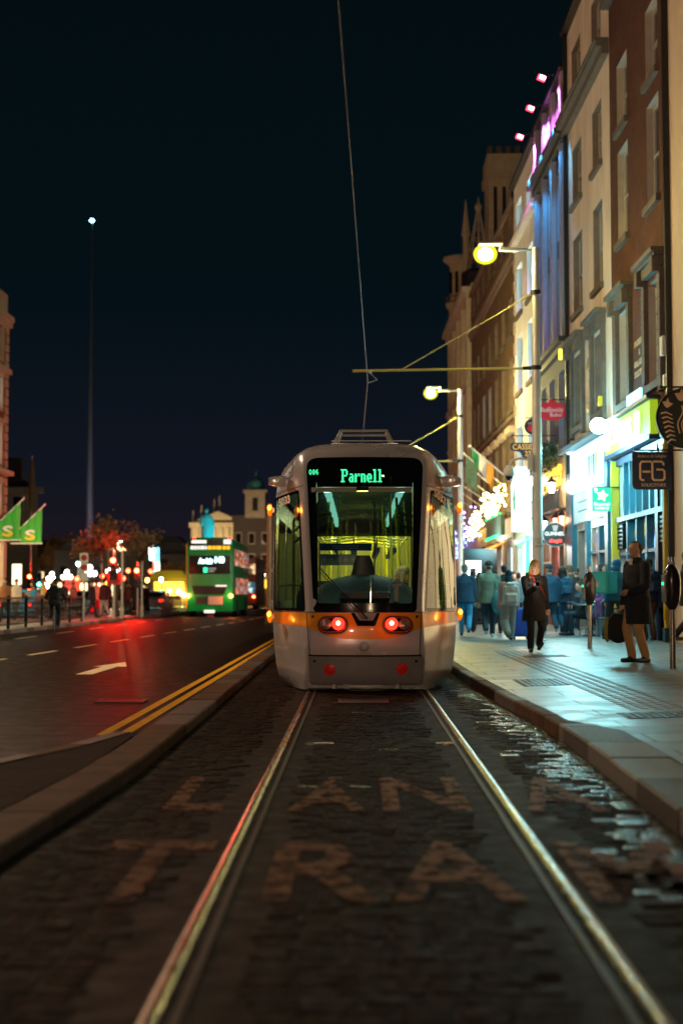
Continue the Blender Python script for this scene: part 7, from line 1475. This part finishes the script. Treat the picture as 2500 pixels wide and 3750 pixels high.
for i, (sx, Y, a, b_, lab) in enumerate(Lc):
    x = at(sx, 2300, Y).x; person(lab, x, Y, R.uniform(0, 6.28), R.uniform(1.62, 1.82), top=a, low=b_, hem=.78, hair=(R.choice(['short', 'long', 'beanie']), (.03, .02, .02)), z=.13 if sx < 700 else 0, vox=.03, group='people far off on the left', wide=1.6 if 'skirt' in lab else 1, **(walkA if i % 2 else walkB))
# statue
T = thing('statue', 'cyan lit cloaked bronze statue standing above the bus', 'statue', (MX, 165, MZ), .5); P = [('l', [(0, 0, 0, .75, .6), (0, 0, .3, .62, .5), (.05, 0, 1.6, .66, .5), (0, 0, 2.6, .72, .45), (0, 0, 3.0, .45, .35), (0, 0, 3.15, .2, .2)]), ('c', (-.55, 0, 2.7), .25, (-.65, -.15, 1.9), .2), ('c', (.55, 0, 2.7), .25, (.72, -.1, 1.7), .3), ('c', (.72, -.1, 1.9), .3, (.62, .1, .6), .35), ('c', (0, 0, 3.0), .16, (0, 0, 3.25), .15), ('e', (0, -.03, 3.5), (.24, .27, .32)), ('e', (0, -.3, 3.46), (.05, .06, .06))]; blob('figure', P, .05, 'verdigris', T, 2)
plamp('statue_flood', (2, -5, -1.5), (.05, .85, 1), 1500, .2, T, spot=60, aim=(0, 0, 2)); m = MB(); m.lathe((0, 0, -.0), [(.9, -.01), (.9, .12), (.8, .16)], 16); m.build('plinth', 'verdigris', T)
pbr('wire_copper', (.16, .13, .11), .5, .6)
# ================================================================== street lamps and overhead line

emat('lamp_core', (1, .97, .70), 30, (.8, .8, .6)); _m = bpy.data.materials.new('lamp_halo'); _m.use_nodes = True; _n = _m.node_tree; _n.nodes.clear(); _o = _n.nodes.new('ShaderNodeOutputMaterial'); _x = _n.nodes.new('ShaderNodeMixShader'); _t = _n.nodes.new('ShaderNodeBsdfTransparent'); _e = _n.nodes.new('ShaderNodeEmission')
_e.inputs[0].default_value = (.85, .80, .03, 1); _e.inputs[1].default_value = 2.2; _x.inputs[0].default_value = .28; _n.links.new(_t.outputs[0], _x.inputs[1]); _n.links.new(_e.outputs[0], _x.inputs[2]); _n.links.new(_x.outputs[0], _o.inputs[0]); MATS['lamp_halo'] = _m  # yellow glow around the lamp put in as a see-through emissive shell
pbr('pole_paint', (.62, .62, .58), .38, .15, var=.1, vs=3, rvar=.08); pbr('pole_yellowed', (.5, .42, .12), .4, .5)
def street_pole(label, x, y, energy, z=9.0, bracket=True, nm='tram_lamp_post', base=None, colr=(1, .86, .28)):
    b = pz(x, y) if base is None else base; T = thing(nm, label, 'lamp post', (x, y, b)); h = z - b; H = lambda q: q - b
    m = MB(); m.tube([(0, 0, 0), (0, 0, 1.2), (0, 0, 1.25), (0, 0, h)], [.135, .13, .125, .075], 20); m.lathe((0, 0, 0), [(.2, 0), (.2, .02), (.14, .06)], 20); m.build('pole', 'pole_paint', T, smooth=True)
    m = MB(); m.tube([(0, 0, h-.06), (-.3, 0, h-.04), (-.42, 0, h-.04)], .03, 8); m.obox((-.6, 0, h-.04), (.42, .16, .07), Matrix.Rotation(.04, 3, 'Y')); l = m.build('lamp_arm', 'galvanised', T, bevel=.006)
    m = MB(); m.ball((-1.12, 0, h-.14), (.27, .25, .23), 18, 12); g_ = m.build('lamp_halo', 'lamp_halo', T, smooth=True); m = MB(); m.ball((-1.12, 0, h-.15), (.17, .15, .14), 16, 12); m.build('lamp_core', 'lamp_core', g_, smooth=True)  # oversized outer shell stands in for the lamp's halo
    m = MB(); m.obox((-1.0, 0, h+.09), (.55, .22, .06)); m.build('lamp_housing', 'galvanised', T, bevel=.02)
    plamp('street_lamp_light', (-1.12, 0, h-.15), colr, energy, .19, T)
    if bracket:
        m = MB(); m.tube([(-.02, 0, H(6.28)), (-4.1, 0, H(6.22))], .028, 8); m.build('bracket_arm', 'pole_yellowed', T, smooth=True)
        m = MB(); m.tube([(-.02, 0, H(7.98)), (-3.0, 0, H(6.25))], .012, 6); m.tube([(-.05, 0, H(7.98)), (-.35, 0, H(7.80))], .025, 6); m.build('stay_rod', 'pole_yellowed', T)
        m = MB()
        for zz in (6.28, 7.98): m.tube([(0, 0, H(zz)-.05), (0, 0, H(zz)+.05)], .115, 16)
        m.tube([(-.1, 0, H(6.28)), (-.3, 0, H(6.28))], .045, 8); m.build('collar', 'black_metal', T, smooth=True)
        m = MB(); m.tube([(-3.75, 0, H(6.22)), (-3.55, .0, H(6.02)), (-3.75, 0, H(5.95))], .012, 6); m.ball((-3.7, 0, H(6.2)), .04); m.build('registration_arm', 'galvanised', T)
    return T
P1 = street_pole('tall pale lamp post in front of the pub, its yellow lamp glaring over the tram', 4.0, 31.6, 1250)
m = MB(); b = pz(4, 31.6)
put_text(m, 'LCC', (0, -.122, 2.25), (1, 0, 0), (0, 0, 1), .07); put_text(m, 'N', (0, -.122, 2.17), (1, 0, 0), (0, 0, 1), .07); put_text(m, '14029', (0, -.122, 2.09), (1, 0, 0), (0, 0, 1), .07)
m.build('pole_number', 'black_rubber', P1)
T = thing('dome_camera', 'white dome security camera hooked onto the tall pale lamp post', 'security camera', (3.4, 31.5, 3.9))
m = MB(); m.tube([(.5, .05, .25), (.25, 0, .30), (.05, 0, .25), (0, 0, .1)], .025, 8); m.box(.42, .52, -.06, .12, .05, .38); m.build('arm', 'white_paint', T, smooth=True)
m = MB(); m.lathe((0, 0, -.1), [(.10, 0), (.125, .03), (.12, .16), (.05, .24)], 16); m.build('housing', 'white_paint', T, smooth=True); m = MB(); m.ball((0, 0, -.11), (.085, .085, .09)); m.build('dome', 'black_gloss', T, smooth=True)
T.location = at(1862, 1727, 31.5)
street_pole('second lamp post along the kerb behind the tram roof corner', 3.92, 53.9, 4400)
street_pole('added unseen lamp post on the near pavement beyond the frame on the right', 3.9, 9.6, 60)  # out of view, added for its light on the near ground
street_pole('added unseen lamp post on the near pavement behind the viewpoint', 3.9, -12.4, 4200, colr=(1, .68, .40))  # out of view, added to light the tram end and fronts
m = MB(); m.tube([(-.85, -14, 6.3), (-.146, 11.9, 6.2), (.24, 31.6, 5.97), (.10, 53.9, 5.97), (-.1, 76, 5.97), (-.5, 110, 5.97)], .0062, 6); tag(m.build('contact_wire', 'wire_copper', org=(0, 31.6, 6)), 'thin overhead contact wire running above the tram', 'wire')
# unseen left-hand lamp posts, added to light the road, tram and fronts
emat('left_lens', (1, .75, .4), 60, (.8, .7, .5))
for i, (y, e) in enumerate(((-30, 9000), (25, 3000))):
    T = thing('added_street_lamp', ('added unseen street lamp on the far left pavement behind the viewpoint', 'added unseen street lamp on the left pavement just out of frame')[i], 'street lamp', (-11.9, y, .13))
    m = MB(); m.tube([(0, 0, 0), (0, 0, 1), (0, 0, 9.5), (.5, 0, 9.9), (1.4, 0, 10)], [.12, .1, .07, .05, .04], 12); m.build('pole', 'black_metal', T, smooth=True)
    m = MB(); m.ball((1.5, 0, 9.93), (.3, .15, .08)); m.build('lamp_lens', 'left_lens', T, smooth=True); plamp('street_lamp_light', (1.5, 0, 9.7), (1, .66, .42), e, .2, T)
# ================================================================== night sky and render settings
w = bpy.data.worlds.new("World"); sc.world = w; w.use_nodes = True; nt = w.node_tree; bg = nt.nodes['Background']
tc = nt.nodes.new('ShaderNodeTexCoord'); se = nt.nodes.new('ShaderNodeSeparateXYZ'); rp = nt.nodes.new('ShaderNodeValToRGB')
nt.links.new(tc.outputs['Generated'], se.inputs[0]); nt.links.new(se.outputs[2], rp.inputs[0]); nt.links.new(rp.outputs[0], bg.inputs[0])
el = rp.color_ramp.elements; el[0].position = 0; el[0].color = (.021, .011, .018, 1); el[1].position = .5; el[1].color = (.0008, .0040, .0046, 1)
for p, c in ((.03, (.0115, .0080, .0135, 1)), (.08, (.0060, .0078, .0145, 1)), (.2, (.0016, .0056, .0085, 1))):
    e = el.new(p); e.color = c
bg.inputs[1].default_value = .72
sc.view_settings.view_transform = 'Standard'; sc.view_settings.look = 'None'; sc.view_settings.exposure = .4; sc.view_settings.gamma = 1
sc.cycles.use_denoising = True; sc.cycles.max_bounces = 7; sc.cycles.diffuse_bounces = 2; sc.cycles.glossy_bounces = 3; sc.cycles.transparent_max_bounces = 10
sc.cycles.transmission_bounces = 4; sc.cycles.sample_clamp_indirect = 4; sc.cycles.sample_clamp_direct = 0; sc.cycles.use_light_tree = True; sc.cycles.caustics_reflective = False; sc.cycles.caustics_refractive = False
